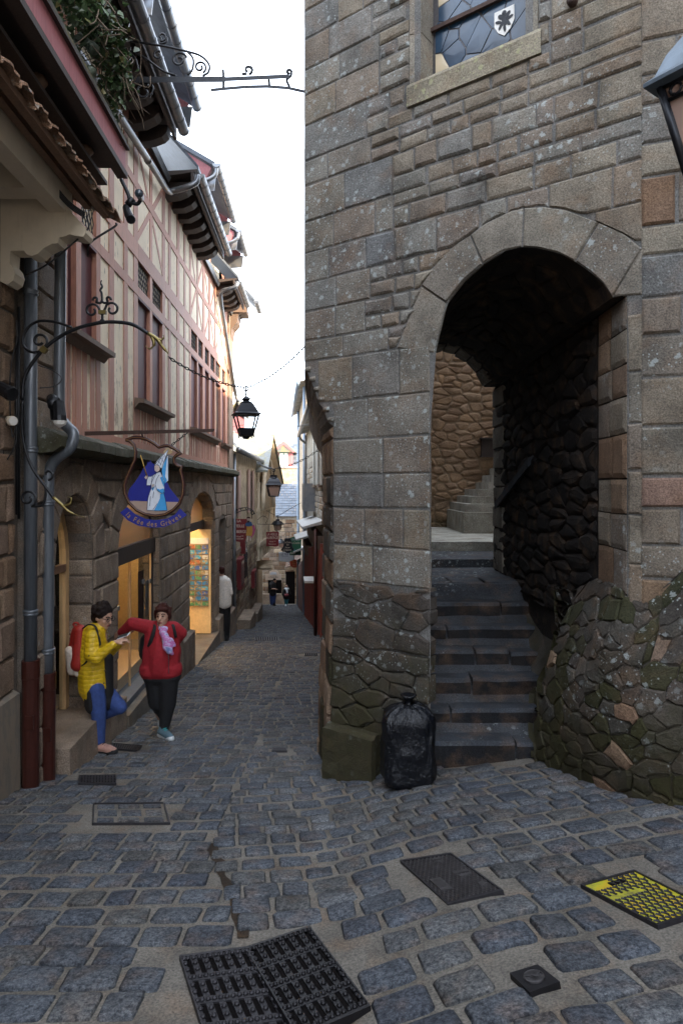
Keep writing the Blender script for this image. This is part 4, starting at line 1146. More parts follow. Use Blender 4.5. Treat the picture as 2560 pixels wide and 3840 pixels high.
for i0, i1, zs in ((0, 2, 1.54), (5, 7, 1.19), (11, 15, 1.16), (16, 17, 1.14)):
    a, c = PO[i0][0] - .05, PO[i1][1] + .06
    b = MB(); sec = [(-.12, .03), (-.10, .05), (-.055, .085), (-.05, .16), (.0, .165), (.02, .03)]
    for (za, pa), (zc, pc) in zip(sec, sec[1:]): b.poly([HS(a, zs + za, pa), HS(c, zs + za, pa), HS(c, zs + zc, pc), HS(a, zs + zc, pc)])
    b.poly([HS(a, zs + z, p) for z, p in sec]); b.poly([HS(c, zs + z, p) for z, p in sec]); recalc(b.build('window_sill', M['sill'], house))
def cross(u0, u1, z0, z1): bar('brace', M['post'], house, HS, (u0, z0), (u1, z1), .085, -.02, .008); bar('brace', M['post'], house, HS, (u0, z1), (u1, z0), .085, -.02, .0055)
cross(PO[5][1] - .1, PO[7][0] + .1, 3.38, 4.85)
cross(PO[11][1] - .1, PO[13][0], 3.38, 4.85); cross(PO[13][1], PO[15][0], 3.38, 4.85); cross(PO[15][1], PO[17][0], 3.38, 4.85)
# end pier of granite at the left
lay(HS, 'pier_stone', [M['brown'], M['granite']], house, [.50, .78, 1.1, 1.42, 1.75, 2.05, 2.4, 2.7, 3.0], 5.62, 6.22, .3, .6, out=.03, gap=.008, bevel=.014, jit=.005)
# eaves: rafter feet, boards, half-round gutters, wall dormers
def gut(mb, u0, u1, z, p, r=.075, n=9):
    prof = [(math.cos(math.pi + math.pi * k / n) * r, math.sin(math.pi + math.pi * k / n) * r) for k in range(n + 1)]
    full = prof + [(a * .88, c * .88 + .004) for a, c in prof[::-1]]
    mb.prism([HS(u0, z + c, p + a) for a, c in full], HS(u1, z, p) - HS(u0, z, p))
    k = int((u1 - u0) / .30)
    for i in range(k + 1):
        u = u0 + .02 + (u1 - u0 - .06) * i / max(1, k); mb.prism([HS(u, z + c * 1.07, p + a * 1.07) for a, c in prof] + [HS(u, z + c * .9, p + a * .9) for a, c in prof[::-1]], V((0, .03, 0)))
    mb.prism([HS(u0 - .008, z + c * 1.0, p + a * 1.0) for a, c in prof], V((0, .008, 0)))
for a, c in ((5.0, 9.1), (10.35, 13.85), (15.75, 17.8)):
    z = 5.06
    b = MB(); gut(b, a, c, z, .60); recalc(b.build('gutter', M['zinc'], house))
    part('fascia_board', M['darkwood'], house, HS, a, c, 4.93, 5.09, .46, .50)
    b = MB(); b.hexa([HS(a, 5.02, .0), HS(c, 5.02, .0), HS(c, 5.10, .52), HS(a, 5.10, .52), HS(a, 5.10, -.1), HS(c, 5.10, -.1), HS(c, 5.14, .56), HS(a, 5.14, .56)]); recalc(b.build('soffit', M['darkwood'], house))
    u = a + .2
    while u < c - .1:
        b = MB(); w_ = U(.17, .22); n = 7; q = [(-.02, 4.78 + U(-.02, .02)), (.2, 4.80), (.34, 4.86), (.40, 4.92), (.42, 5.02), (-.02, 5.03)]
        b.prism([HS(u, zz + U(-.008, .008), pp) for pp, zz in q], V((0, w_, 0))); recalc(b.build('rafter_foot', M['darkwood'], house)); u += .46
    b = MB(); b.hexa([HS(a, 5.14, .58), HS(c, 5.14, .58), HS(c, 9.6, -3.4), HS(a, 9.6, -3.4), HS(a, 5.20, .58), HS(c, 5.20, .58), HS(c, 9.7, -3.4), HS(a, 9.7, -3.4)]); recalc(b.build('roof', M['slate'], house))
part('fascia_board', M['darkwood'], house, HS, 9.1, 10.35, 4.97, 5.1, -.05, .06); part('fascia_board', M['darkwood'], house, HS, 13.85, 15.75, 4.97, 5.1, -.05, .06); part('fascia_board', M['darkwood'], house, HS, 17.8, 19.0, 4.97, 5.1, -.05, .06)
for (a, c, ga, gc, zg) in ((9.15, 10.3, 7.9, 10.75, 6.40), (13.9, 15.7, 12.95, 15.6, 6.52), (17.85, 18.95, 16.7, 18.4, 6.70)):
    d = part('dormer_wall', M['infill'], house, HS, a, c, 5.10, zg - .1, -1.6, -.13)
    for u0, u1 in ((a, a + .14), ((a + c) / 2 - .06, (a + c) / 2 + .06), (c - .14, c)): part('dormer_post', M['post'], d, HS, u0, u1, 5.11, zg - .1, -.2, -.09)
    part('dormer_rail', M['post'], d, HS, a + .02, c - .02, 5.13, 5.30, -.2, -.10); part('dormer_pane', M['winglass'], d, HS, a + .2, (a + c) / 2 - .1, 5.34, zg - .25, -.2, -.115)
    b = MB(); b.hexa([HS(a - .1, 4.92, .10), HS(c + .05, 4.92, .10), HS(c + .05, 5.26, -.10), HS(a - .1, 5.26, -.10), HS(a - .1, 5.0, .14), HS(c + .05, 5.0, .14), HS(c + .05, 5.32, -.06), HS(a - .1, 5.32, -.06)]); recalc(b.build('lead_apron', M['zinc'], house))
    for e in (ga, gc):                       # red cheek boards under the dormer roof
        s = 1 if e == ga else -1; b = MB(); b.prism([HS(e + .06 * s, zg - .02, .36), HS(e + .06 * s, zg + .75, -.9), HS(e + .06 * s, zg - .10, -.9), HS(e + .06 * s, zg - .42, -.15)], V((0, .05 * s, 0))); recalc(b.build('cheek_board', M['redwood'], house))
        b = MB(); b.prism([HS(e + .02 * s, zg - .34, .22), HS(e + .02 * s, zg - .06, .36), HS(e + .02 * s, zg - .05, -.2), HS(e + .02 * s, zg - .4, -.2)], V((0, .12 * s, 0))); recalc(b.build('bracket', M['redwood'], house))
        b = MB(); b.prism([HS(e + .16 * s, zg - .45, .40), HS(e + .16 * s, zg - .12, .44), HS(e + .16 * s, zg - .12, -.3), HS(e + .16 * s, zg - .5, -.3)], V((0, .02 * s, 0))); recalc(b.build('lead_panel', M['zinc'], house))
    b = MB(); b.hexa([HS(ga, zg - .02, .42), HS(gc, zg - .02, .42), HS(gc, zg + 1.2, -1.7), HS(ga, zg + 1.2, -1.7), HS(ga, zg + .06, .44), HS(gc, zg + .06, .44), HS(gc, zg + 1.3, -1.7), HS(ga, zg + 1.3, -1.7)]); recalc(b.build('dormer_roof', M['slate'], house))
    b = MB(); gut(b, ga - .05, gc + .05, zg, .48); recalc(b.build('gutter', M['zinc'], house))
    b = MB(); b.tube(bez([HS(ga, zg - .05, .48), HS(ga, zg - .22, .44), HS(ga - .02, zg - .33, .25), HS(ga - .04, zg - .40, -.05), HS(ga - .05, zg - .46, -.25)], 6), .045, 10); b.build('gutter_elbow', M['zinc'], house)
# carved oriel corner at the far end
for k in range(3):
    b = MB(); q = [(.0, 4.0 + .1 * k), (.06, 4.3), (.10, 4.55), (.24, 4.72), (.28, 4.95), (.46, 5.08), (.5, 5.35), (0, 5.35)]
    b.prism([HS(18.35 + .24 * k, z, p) for p, z in q], V((0, .12, 0))); recalc(b.build('carved_bracket', M['sill'], house))
part('oriel_beam', M['sill'], house, HS, 18.3, 19.05, 5.0, 5.14, -.1, .52)
b = MB(); b.hexa([HS(18.2, 5.30, .75), HS(19.2, 5.30, .75), HS(19.2, 7.3, -1.2), HS(18.2, 7.3, -1.2), HS(18.2, 5.37, .75), HS(19.2, 5.37, .75), HS(19.2, 7.4, -1.2), HS(18.2, 7.4, -1.2)]); recalc(b.build('roof', M['slate'], house))
b = MB(); gut(b, 18.15, 19.25, 5.28, .80); recalc(b.build('gutter', M['zinc'], house))
# rainwater pipe slung along the wall top and its elbow
dp = thing('rain_pipe', 'zinc rain pipe slung along the top of the timbered wall', 'drainpipe', HS(10.5, 4.8, .15))
b = MB(); b.tube(bez([HS(10.32, 5.02, .58), HS(10.3, 4.90, .55), HS(10.28, 4.82, .42), HS(10.32, 4.78, .20), HS(10.2, 4.72, .12), HS(9.5, 4.66, .11), HS(8, 4.50, .11), HS(6.6, 4.34, .11), HS(6.0, 4.26, .1)], 5), .048, 10); b.build('pipe', M['zinc'], dp)
b = MB()
for u in (7.4, 9.0): b.tube([HS(u, 4.43 + .106 * (u - 7.4), .11), HS(u + .05, 4.435 + .106 * (u - 7.4), .11)], .055, 10)
b.build('joint_collar', M['zinc'], dp)
dp2 = thing('rain_pipe', 'curved zinc rain pipe descending the far end of the timbered wall', 'drainpipe', HS(15.7, 4.9, .15))
b = MB(); b.tube(bez([HS(15.7, 5.02, .58), HS(15.66, 4.88, .50), HS(15.68, 4.80, .2), HS(15.9, 4.65, .13), HS(16.6, 4.2, .12), HS(17.6, 3.55, .12), HS(18.4, 3.05, .12), HS(18.8, 2.75, .14), HS(18.85, 2.5, .2)], 5), .05, 10); b.build('pipe', M['zinc'], dp2)

# ------------------------------------------------ shop interiors: rooms, lamps, glazing, goods
def room(u0, u1, zf, zc, p0, p1, m):
    b = MB()
    b.poly([HS(u0, zf, p1), HS(u1, zf, p1), HS(u1, zf, p0), HS(u0, zf, p0)], mi=1)
    b.poly([HS(u0, zc, p1), HS(u1, zc, p1), HS(u1, zc, p0), HS(u0, zc, p0)])
    for q in ([(u0, p0), (u0, p1)], [(u1, p0), (u1, p1)], [(u0, p1), (u1, p1)]): b.poly([HS(q[0][0], zf, q[0][1]), HS(q[1][0], zf, q[1][1]), HS(q[1][0], zc, q[1][1]), HS(q[0][0], zc, q[0][1])])
    b.build('shop_room', [m, M['shopfloor']], house)
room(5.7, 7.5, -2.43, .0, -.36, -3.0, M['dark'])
room(7.6, 12.0, -2.85, .0, -.36, -2.2, M['ochre'])
room(12.1, 16.2, -3.51, .0, -.36, -3.0, M['ochre'])
for (u, z, p, s) in ((6.55, -2.415, -.75, None), (8.9, -.05, -.9, .28), (11.2, -.05, -1.1, .22), (13.7, -.05, -.85, .50), (14.6, -.05, -1.6, .4)):
    if s is None: part('shop_mat', M['shopwood'], house, HS, 6.1, 7.05, -2.43, -2.41, -1.2, -.37); continue
    part('ceiling_lamp', M['shoplamp'], house, HS, u - s / 2, u + s / 2, z - .03, z + .02, p - s / 2, p + s / 2)
part('ceiling_lamp', M['shoplamp'], house, HS, 6.5, 6.64, -.08, -.03, -1.0, -.86)
def archframe(A, zb, p, w, m, name='door_frame'):
    n = 18; b = MB(); hw = A.hw - .01
    path = [(A.uc - hw, zb)] + [(A.uc - hw * math.cos(math.pi * i / n), ZSP + (A.rise - .01) * math.sin(math.pi * i / n) ** .9) for i in range(n + 1)] + [(A.uc + hw, zb)]
    inn = [(A.uc + (q[0] - A.uc) * (hw - w) / hw, (zb if q[1] == zb else ZSP + (q[1] - ZSP) * (A.rise - w) / A.rise)) for q in path]
    for i in range(len(path) - 1):
        q = [path[i], path[i + 1], inn[i + 1], inn[i]]; b.hexa([HS(*k, p) for k in q] + [HS(*k, p + .07) for k in q])
    return recalc(b.build(name, m, house))
n = N('tan_translucent_glass'); n.b.inputs['Transmission Weight'].default_value = .6; M['fan'] = n.out((.72, .55, .34), .3)
fr = archframe(A1, -2.43, -.33, .10, M['shopwood'])
part('transom', M['rawwood'], house, HS, A1.uc - A1.hw + .09, A1.uc + A1.hw - .09, -.92, -.84, -.32, -.26)
part('door_glass', M['clear'], house, HS, 6.14, 6.98, -2.40, -.20, -.30, -.292)
archframe(A2, -2.84, -.17, .05, M['darkwood'], 'window_frame')
part('transom', M['darkwood'], house, HS, A2.uc - A2.hw + .04, A2.uc + A2.hw - .04, -1.02, -.80, -.16, -.06)
part('shop_glass', M['clear'], house, HS, 8.03, 8.95, -2.80, -1.03, -.13, -.122); part('shop_glass', M['clear'], house, HS, 8.97, 10.10, -2.80, -1.03, -.13, -.122)
part('fanlight', M['fan'], house, HS, 8.1, 10.04, -.80, -.20, -.15, -.13)
for u in (8.93, 10.05): part('door_stile', M['shopwood'], house, HS, u, u + .025, -2.82, -1.03, -.14, -.11)
for (u, z) in ((8.30, -1.62), (9.55, -1.45), (9.95, -1.5)): part('hinge', M['zinc'], house, HS, u, u + .12, z, z + .06, -.12, -.10)
part('window_ledge', M['slate'], house, HS, 8.0, 10.15, -2.90, -2.78, -.20, .04)
part('window_base', M['shopwood'], house, HS, 8.0, 10.3, -2.78, -2.62, -2.0, -.20)
part('cabinet', M['shopwood'], house, HS, 9.3, 10.3, -2.62, -.3, -1.3, -.85)
part('cabinet', M['shopwood'], house, HS, 8.1, 8.7, -2.62, -1.75, -1.6, -.9)
part('poster', M['cable'], house, HS, 9.42, 9.72, -2.0, -1.25, -.14, -.136); part('poster', M['slate'], house, HS, 9.82, 10.0, -2.0, -1.45, -.14, -.136)
part('notice', M['redwood'], house, HS, 9.08, 9.22, -2.08, -1.88, -.14, -.136)
archframe(A3, -3.5, -.34, .06, M['darkwood'], 'window_frame')
part('transom', M['darkwood'], house, HS, A3.uc - A3.hw + .05, A3.uc + A3.hw - .05, -.98, -.80, -.32, -.22)
part('fanlight', M['fan'], house, HS, 12.75, 15.4, -.80, -.22, -.26, -.24)
leaf = part('door_leaf', M['ochre'], house, HS, 15.3, 15.34, -3.50, -1.02, -.62, -.02)
n = N('postcard_print'); r = n.rand(); c = n.ramp(r, [(0, (.03, .20, .50)), (.2, (.06, .34, .60)), (.4, (.62, .62, .62)), (.5, (.42, .12, .05)), (.62, (.05, .22, .40)), (.75, (.08, .28, .14)), (.88, (.04, .12, .42))], 'CONSTANT')
c = n.mix(n.mapr(n.noise(16, 3), .48, .56), c, n.ramp(n.noise(9, 2), [(.4, (.12, .10, .08)), (.6, (.5, .42, .25))])); M['card'] = n.out(c, .4)
rk = thing('postcard_rack', 'rack of colourful postcards hung in the bright shop doorway', 'postcard rack', HS(15.28, -3.0, -.3))
part('backboard', M['shopwood'], rk, HS, 15.285, 15.297, -2.86, -1.36, -.56, -.07)
part('header', M['white'], rk, HS, 15.27, 15.297, -1.36, -1.22, -.56, -.07)
for i in range(12):
    for j in range(3):
        p0 = -.55 + .162 * j; z0 = -2.84 + .123 * i; part('postcard', M['card'], rk, HS, 15.262, 15.268, z0 + .008, z0 + .105, p0 + .006, p0 + .148)
b = MB()
for i in range(13): b.tube([HS(15.26, -2.84 + .123 * i, -.56), HS(15.26, -2.84 + .123 * i, -.07)], .004, 5)
b.build('wire', M['zinc'], rk)['kind'] = 'stuff'
part('door_leaf', M['darkwood'], house, HS, DR[0] + .02, DR[1] - .02, -3.7, DR[2] - .03, -.48, -.44)

# ---------------------------------------------------------------- stone house at the left edge
def LS(u, z, p=0.): return V((-2.6 - .0425 * u + p, u, EYE + z))
lh = thing('stone_house', 'brown stone house at the left edge under a tiled canopy', 'house', LS(5.4, gz(-2.8, 5.4) - EYE))
part('masonry', M['housemortar'], lh, LS, -8, 5.61, -3, 6.5, -4, 0)
zr = [-1.75]
while zr[-1] < 2.6: zr.append(zr[-1] + U(.22, .36))
lay(LS, 'stone', [M['brown']], lh, zr, 3.4, 5.52, .22, .5, out=.035, gap=.014, bevel=.02, jit=.010)
b = MB(); b.hexa([LS(-8, -3.2, 0), LS(5.53, -3.2, 0), LS(5.53, -3.2, .07), LS(-8, -3.2, .07), LS(-8, -1.75, 0), LS(5.53, -1.75, 0), LS(5.53, -1.78, .06), LS(-8, -1.78, .06)]); recalc(b.build('cement_plinth', M['render'], lh))
cpx = [(2, 735), (150, 735), (262, 790), (318, 850), (322, 872), (312, 888), (288, 885), (262, 878), (244, 886), (222, 890), (218, 912), (196, 914), (165, 930), (142, 952), (120, 960), (102, 954), (90, 940), (40, 940), (37, 985), (50, 1000), (58, 1025), (50, 1052), (30, 1066), (2, 1055)]
b = MB(); b.prism([P(x, y, 5.22) for x, y in cpx], (0, .16, 0)); recalc(b.build('scroll_corbel', M['cream'], lh))
part('jetty_soffit', M['cream'], lh, LS, -8, 5.55, 2.48, 2.54, 0, .50); 
for u in (5.0, 4.25, 3.5): part('soffit_beam', M['cream'], lh, LS, u - .13, u + .07, 2.28, 2.48, .0, .42)
part('wall_plate', M['cream'], lh, LS, -8, 5.35, 2.24, 2.46, .44, .58)
# lower pent roof of pantiles on bare battens
for u0 in [2.9 + .215 * i for i in range(13)]:
    b = MB(); n = 8; ring0, ring1 = [], []
    for k in range(n + 1):
        a = math.pi * k / n; off = (.11 * math.cos(a), .055 * math.sin(a))
        ring0.append(LS(u0 + .11 - off[0], 2.40 + off[1] - .04 + U(-.006, .006), .88 + U(-.012, .012))); ring1.append(LS(u0 + .11 - off[0], 2.66 + off[1] - .04, .36))
    thick = V((0, 0, -.016))
    vs = ring0 + ring1 + [p + thick for p in ring0] + [p + thick for p in ring1]; m_ = n + 1
    fs = [(k, k + 1, m_ + k + 1, m_ + k) for k in range(n)] + [(2 * m_ + k + 1, 2 * m_ + k, 3 * m_ + k, 3 * m_ + k + 1) for k in range(n)] + [(k + 1, k, 2 * m_ + k, 2 * m_ + k + 1) for k in range(n)] + [(0, m_, 3 * m_, 2 * m_), (m_ - 1, 3 * m_ - 1, 4 * m_ - 1, 2 * m_ + m_ - 1)]
    b.mesh(vs, fs, False); recalc(b.build('roof_tile', M['tile'] if 'tile' in M else M.setdefault('tile', stone('old_pantile', [(.24, .14, .09), (.29, .18, .12), (.17, .125, .09)], lichen=.5, bump=.6)), lh))
for p0, z0 in ((.42, 2.50), (.60, 2.44), (.76, 2.36)): part('batten', M['rawwood'], lh, LS, 0, 5.58, z0 - .02, z0 + .03, p0, p0 + .06)
part('tile_board', M['darkwood'], lh, LS, 0, 5.58, 2.63, 2.66, .30, .80)
# upper eave: dark soffit, red fascia, rafter ends, roof
part('eave_soffit', M['darkwood'], lh, LS, -8, 5.62, 2.80, 2.84, .0, .90)
for u in (5.25, 4.35, 3.55):
    b = MB(); b.tube([LS(u, 2.755, .25), LS(u, 2.755, .74), LS(u, 2.765, .78)], [.055, .055, .03], 10); b.build('rafter_end', M['rawwood'], lh)
part('fascia', M['redwood'], lh, LS, -8, 5.66, 2.76, 2.99, .90, .935); part('fascia_moulding', M['darkwood'], lh, LS, -8, 5.67, 2.73, 2.78, .86, .95)
part('fascia_capping', M['darkwood'], lh, LS, -8, 5.68, 2.985, 3.005, .89, .965)
b = MB(); b.hexa([LS(-8, 2.98, .93), LS(5.66, 2.98, .93), LS(5.66, 5.4, -1.6), LS(-8, 5.4, -1.6), LS(-8, 3.06, .95), LS(5.66, 3.06, .95), LS(5.66, 5.5, -1.6), LS(-8, 5.5, -1.6)]); recalc(b.build('roof', M['slate_moss'], lh))
# green pipe stubs poking out of the fascia
gp = plain('green_grey_pipe', (.075, .095, .07), .5, .1); t = thing('overflow_pipe', 'green grey double pipe stub poking out through the red fascia', 'pipe', P(270, 215, 4.95))
b = MB(); b.tube([P(235, 190, 4.95), P(262, 195, 4.95), P(285, 238, 4.93), P(345, 272, 4.9)], .035, 10); b.tube([P(274, 215, 4.94), P(276, 150, 4.94), P(300, 140, 4.93), P(352, 182, 4.92)], .035, 10); b.build('elbow', gp, t)
b = MB(); b.tube([P(330, 264, 4.905), P(350, 275, 4.898)], .041, 12); b.tube([P(342, 174, 4.922), P(358, 187, 4.915)], .041, 12); b.build('collar', gp, t)['kind'] = 'stuff'
# ---------------------------------------------------------------- rain pipes with cast iron feet at the house joint
def downpipe(lab, pts, r, boot, br, hooks, cz):
    base = pts[-1]; t = thing('downpipe', lab, 'drainpipe', V((base.x, base.y, boot[1].z)), 'downpipes at the house joint')
    b = MB(); b.tube(pts, r, 14); b.build('pipe', M['pipe'], t)
    b = MB(); b.lathe([(br, 0), (br, boot[0].z - boot[1].z - .16), (br * 1.08, boot[0].z - boot[1].z - .15), (br * 1.08, boot[0].z - boot[1].z), (br * .9, boot[0].z - boot[1].z)], boot[1], 16, sm=False); b.build('cast_iron_foot', M['castbrown'], t)
    for z in cz:
        b = MB(); b.lathe([(r * 1.02, -.02), (r * 1.18, -.012), (r * 1.18, .0), (r * 1.06, .006), (r * 1.2, .014), (r * 1.2, .026), (r * 1.02, .034)], V((pts[-1].x, pts[-1].y, z)), 14)
        b.build('collar', M['pipe'], t); b = MB()
    for z in hooks:
        b = MB(); b.tube(arc(V((boot[1].x + br * .72, boot[1].y - br * .75, z)), .045, 90, 270, 8, V((1, 0, 0)), V((0, 0, 1))), .012, 7); b.box(V((boot[1].x + br * .3, boot[1].y - br * .9, z)), (.07, .02, .12)); b.build('cleanout_hook', M['castbrown'], t)
def down(x, y, Y): return P(x, y, Y)
q = down(116, 2955, 5.57); downpipe('thick grey downpipe with brown iron foot, left of the pair by the shop door', [V((q.x, 5.57, EYE + 2.35)), V((q.x, 5.57, EYE - 1.6))], .053, (V((q.x, 5.57, P(0, 2475, 5.57).z)), V((q.x, 5.57, gz(q.x, 5.57) - .02))), .070, [P(0, 2700, 5.57).z], [P(0, 2300, 5.57).z, P(0, 1690, 5.57).z, P(0, 1100, 5.57).z])
q = down(181, 2925, 5.80); downpipe('grey downpipe with a swan neck bend and a brown iron foot beside the shop door', bez([P(228, 880, 5.86), P(226, 1200, 5.86), P(224, 1540, 5.86), P(240, 1585, 5.84), P(276, 1628, 5.80), P(262, 1680, 5.78), P(212, 1720, 5.79), P(186, 1765, 5.80), P(182, 1840, 5.80), V((q.x, 5.80, EYE - 1.7))], 6), .050, (V((q.x, 5.80, P(0, 2522, 5.80).z)), V((q.x, 5.80, gz(q.x, 5.8) - .02))), .064, [P(0, 2745, 5.80).z], [P(0, 2445, 5.80).z, P(0, 1890, 5.80).z])

# ---------------------------------------------------------------- wrought iron: scroll bracket, sign bars
def iron(name, paths, r, m, parent, flat=1.):
    b = MB()
    for p in paths: b.tube(p, r, 7, flat=flat)
    o = b.build(name, m, parent)
    return o
def sp(cx, cy, r0, r1, a0, a1, Y, n=26):      # spiral in photo pixels at depth Y
    return [P(cx + (r0 + (r1 - r0) * i / n) * math.cos(math.radians(a0 + (a1 - a0) * i / n)), cy - (r0 + (r1 - r0) * i / n) * math.sin(math.radians(a0 + (a1 - a0) * i / n)), Y) for i in range(n + 1)]
YB = 5.25
br = thing('scroll_bracket', 'large black wrought iron scroll bracket with gilt claws fixed beside the downpipes', 'wall bracket', P(70, 1945, YB))
pp = lambda L, Y=YB: bez([P(x, y, Y) for x, y in L], 6)
iron('wall_bar', [[P(72, 1150, 5.45), P(72, 1945, 5.45)], [P(64, 1260, 5.45), P(64, 1930, 5.45)]], .012, M['iron'], br)
iron('arm', [pp([(86, 1500), (90, 1430), (110, 1380), (165, 1310), (230, 1260), (300, 1228), (380, 1210), (440, 1208), (500, 1218), (560, 1252)])], .015, M['iron'], br)
iron('back_scroll', [pp([(270, 1228), (210, 1208), (150, 1204), (110, 1225), (88, 1265), (92, 1300), (120, 1320), (150, 1318), (168, 1300)]) + [], sp(150, 1278, 30, 12, -60, 330, YB)], .011, M['iron'], br)
iron('lower_arm', [pp([(86, 1500), (84, 1600), (95, 1680), (120, 1750), (160, 1810), (205, 1870)])], .012, M['iron'], br)
iron('lower_scroll', [sp(105, 1870, 34, 10, -60, 400, YB), pp([(120, 1899), (160, 1895), (172, 1850), (168, 1815)]), sp(182, 1780, 20, 9, -90, 190, YB)], .010, M['iron'], br)
iron('crown_scroll', [sp(346, 1165, 26, 10, 40, 400, YB)[::-1] + pp([(368, 1150), (385, 1185), (378, 1205), (350, 1212)]), sp(421, 1160, 26, 10, 140, -220, YB)[::-1] + pp([(400, 1145), (384, 1185), (392, 1205), (420, 1210)]), sp(360, 1123, 11, 5, 200, 20, YB) + pp([(362, 1135), (378, 1136), (383, 1128)]), sp(406, 1122, 11, 5, -20, 160, YB) + pp([(404, 1134), (390, 1136), (383, 1128)])], .010, M['iron'], br)
b = MB(); b.tube(pp([(383, 1128), (382, 1100), (377, 1088), (384, 1075), (379, 1062), (382, 1050)]), [.009] * 18 + [.008] * 6 + [.005] * 6 + [.002]); b.build('flame_finial', M['iron'], br)
b = MB(); b.box(P(385, 1171, YB - .01), (.06, .03, .03)); b.box(P(166, 1312, YB - .01), (.05, .03, .05), Matrix.Rotation(.7, 3, 'Y')); b.build('collar', M['brass'], br)
b = MB(); b.tube(pp([(556, 1250), (590, 1272), (610, 1300), (632, 1326)]), [.016] * 10 + [.012] * 6 + [.006] * 3); b.tube(pp([(575, 1262), (600, 1275), (614, 1268), (613, 1256)]), [.014] * 8 + [.008] * 6 + [.003] * 5); b.tube(pp([(568, 1258), (578, 1290), (562, 1308), (544, 1296)]), [.014] * 8 + [.008] * 6 + [.003] * 5); b.build('gilt_claw', M['brass'], br)
b = MB(); b.tube(pp([(200, 1865), (235, 1895), (262, 1920), (318, 1941)]), [.014] * 8 + [.010] * 6 + [.003] * 5); b.tube(pp([(238, 1897), (262, 1890), (268, 1870), (255, 1862)]), [.011] * 8 + [.008] * 6 + [.003] * 5); b.build('gilt_claw', M['brass'], br)
# sign bar and hanging shop sign
YF = 6.6
fs = thing('fairy_sign', 'shaped shop sign of a lady in a tall pointed hat before a blue mount', 'shop sign', P(575, 1980, YF))
sb = thing('sign_bar', 'long rusty iron bar sticking out over the shop sign', 'iron bar', P(330, 1622, YF))
b = MB(); b.hexa([P(318, 1634, YF + .03), P(800, 1620, YF + .03), P(800, 1620, YF - .03), P(318, 1634, YF - .03), P(318, 1618, YF + .03), P(806, 1608, YF + .03), P(806, 1608, YF - .03), P(318, 1618, YF - .03)]); recalc(b.build('bar', M['rust'], sb))
zz = lambda x, y: (440 + x * .3348, 1600 + y * .3348)
def flat(name, pts, lay, m, parent=fs, Y=YF, conv=zz, th=.004):
    b = MB(); b.prism([P(*conv(x, y), Y - .004 * lay) for x, y in pts], (0, -th * .8, 0)); return recalc(b.build(name, m, parent))
col_ = lambda n, c, r=.45: M.setdefault(n, plain(n, c, r, var=.08, bs=.03))
BLUE, WHT, SKY, SKIN, SAND_, DK, GILT, MAR = col_('sign_blue', (.012, .018, .22)), col_('sign_white', (.66, .70, .76)), col_('sign_sky_blue', (.05, .32, .66)), col_('sign_skin', (.55, .44, .38)), col_('sign_sand', (.36, .26, .21)), col_('sign_line_blue', (.01, .03, .12)), col_('sign_gilt', (.42, .25, .04)), col_('sign_maroon', (.045, .010, .010))
OUT = [(100, 150), (180, 122), (260, 122), (340, 145), (420, 190), (470, 232), (525, 215), (580, 215), (640, 245), (690, 280), (715, 298), (670, 315), (636, 350), (640, 400), (675, 440), (722, 448), (708, 490), (727, 560), (742, 650), (735, 755), (697, 860), (625, 935), (535, 985), (430, 1000), (315, 980), (220, 935), (135, 850), (88, 745), (84, 655), (110, 565), (160, 455), (200, 365), (208, 280), (190, 205), (150, 165)]
o_ = [P(*zz(*p), YF) for p in OUT] + [P(*zz(*OUT[0]), YF)]
b = MB(); b.tube(o_, .020, 8, flat=.9, caps=False); b.build('frame', MAR, fs)
b = MB(); b.tube([p + V((0, -.019, 0)) for p in o_], .0014, 5, caps=False); b.build('gilt_line', GILT, fs)
flat('blue_mount', [(108, 828), (135, 700), (200, 620), (262, 530), (290, 470), (335, 430), (345, 385), (355, 412), (372, 372), (390, 410), (412, 415), (470, 560), (560, 620), (590, 690), (640, 750), (715, 845)], 0, BLUE)
flat('sand_panel', [(115, 830), (715, 845), (690, 880), (620, 940), (540, 972), (430, 985), (320, 965), (220, 915), (150, 850)], .6, SAND_)
flat('dress', [(333, 935), (345, 800), (380, 690), (385, 600), (400, 545), (440, 520), (485, 505), (515, 560), (530, 690), (522, 745), (545, 840), (560, 938), (450, 942)], 2, WHT)
flat('dress_shade', [(415, 938), (450, 870), (480, 800), (482, 755), (525, 745), (545, 840), (560, 938)], 3, SKY)
flat('sash', [(385, 690), (425, 660), (400, 720)], 3.5, SKY)
flat('sleeve', [(328, 655), (335, 590), (350, 560), (385, 560), (400, 545), (395, 600), (375, 655)], 3, WHT)
flat('sleeve', [(425, 650), (440, 590), (470, 540), (500, 535), (525, 600), (530, 735), (500, 748), (450, 715)], 4, WHT)
flat('sleeve_shade', [(440, 690), (480, 705), (520, 690), (532, 735), (500, 748), (455, 722)], 5, SKY); flat('sleeve_shade', [(480, 570), (505, 560), (525, 620), (524, 680), (500, 620)], 5, SKY)
flat('veil', [(570, 320), (574, 600), (548, 625), (520, 590), (500, 500), (515, 430)], 1.4, WHT); flat('veil_shade', [(560, 340), (548, 450), (538, 560), (560, 600), (535, 640), (500, 500), (520, 420)], 2.4, SKY)
flat('hat', [(413, 432), (450, 380), (575, 250), (515, 440), (495, 475), (470, 440)], 3, WHT)
b = MB()
for p, q in [((430, 415), (470, 440)), ((455, 380), (495, 430)), ((490, 345), (520, 400)), ((525, 305), (542, 350)), ((480, 440), (520, 330)), ((450, 430), (500, 330)), ((425, 425), (470, 365)), ((500, 460), (560, 290)), ((413, 432), (575, 250)), ((495, 475), (575, 250)), ((413, 432), (470, 432)), ((470, 440), (495, 475))]: b.tube([P(*zz(*p), YF - .0165), P(*zz(*q), YF - .0165)], .0022, 4)
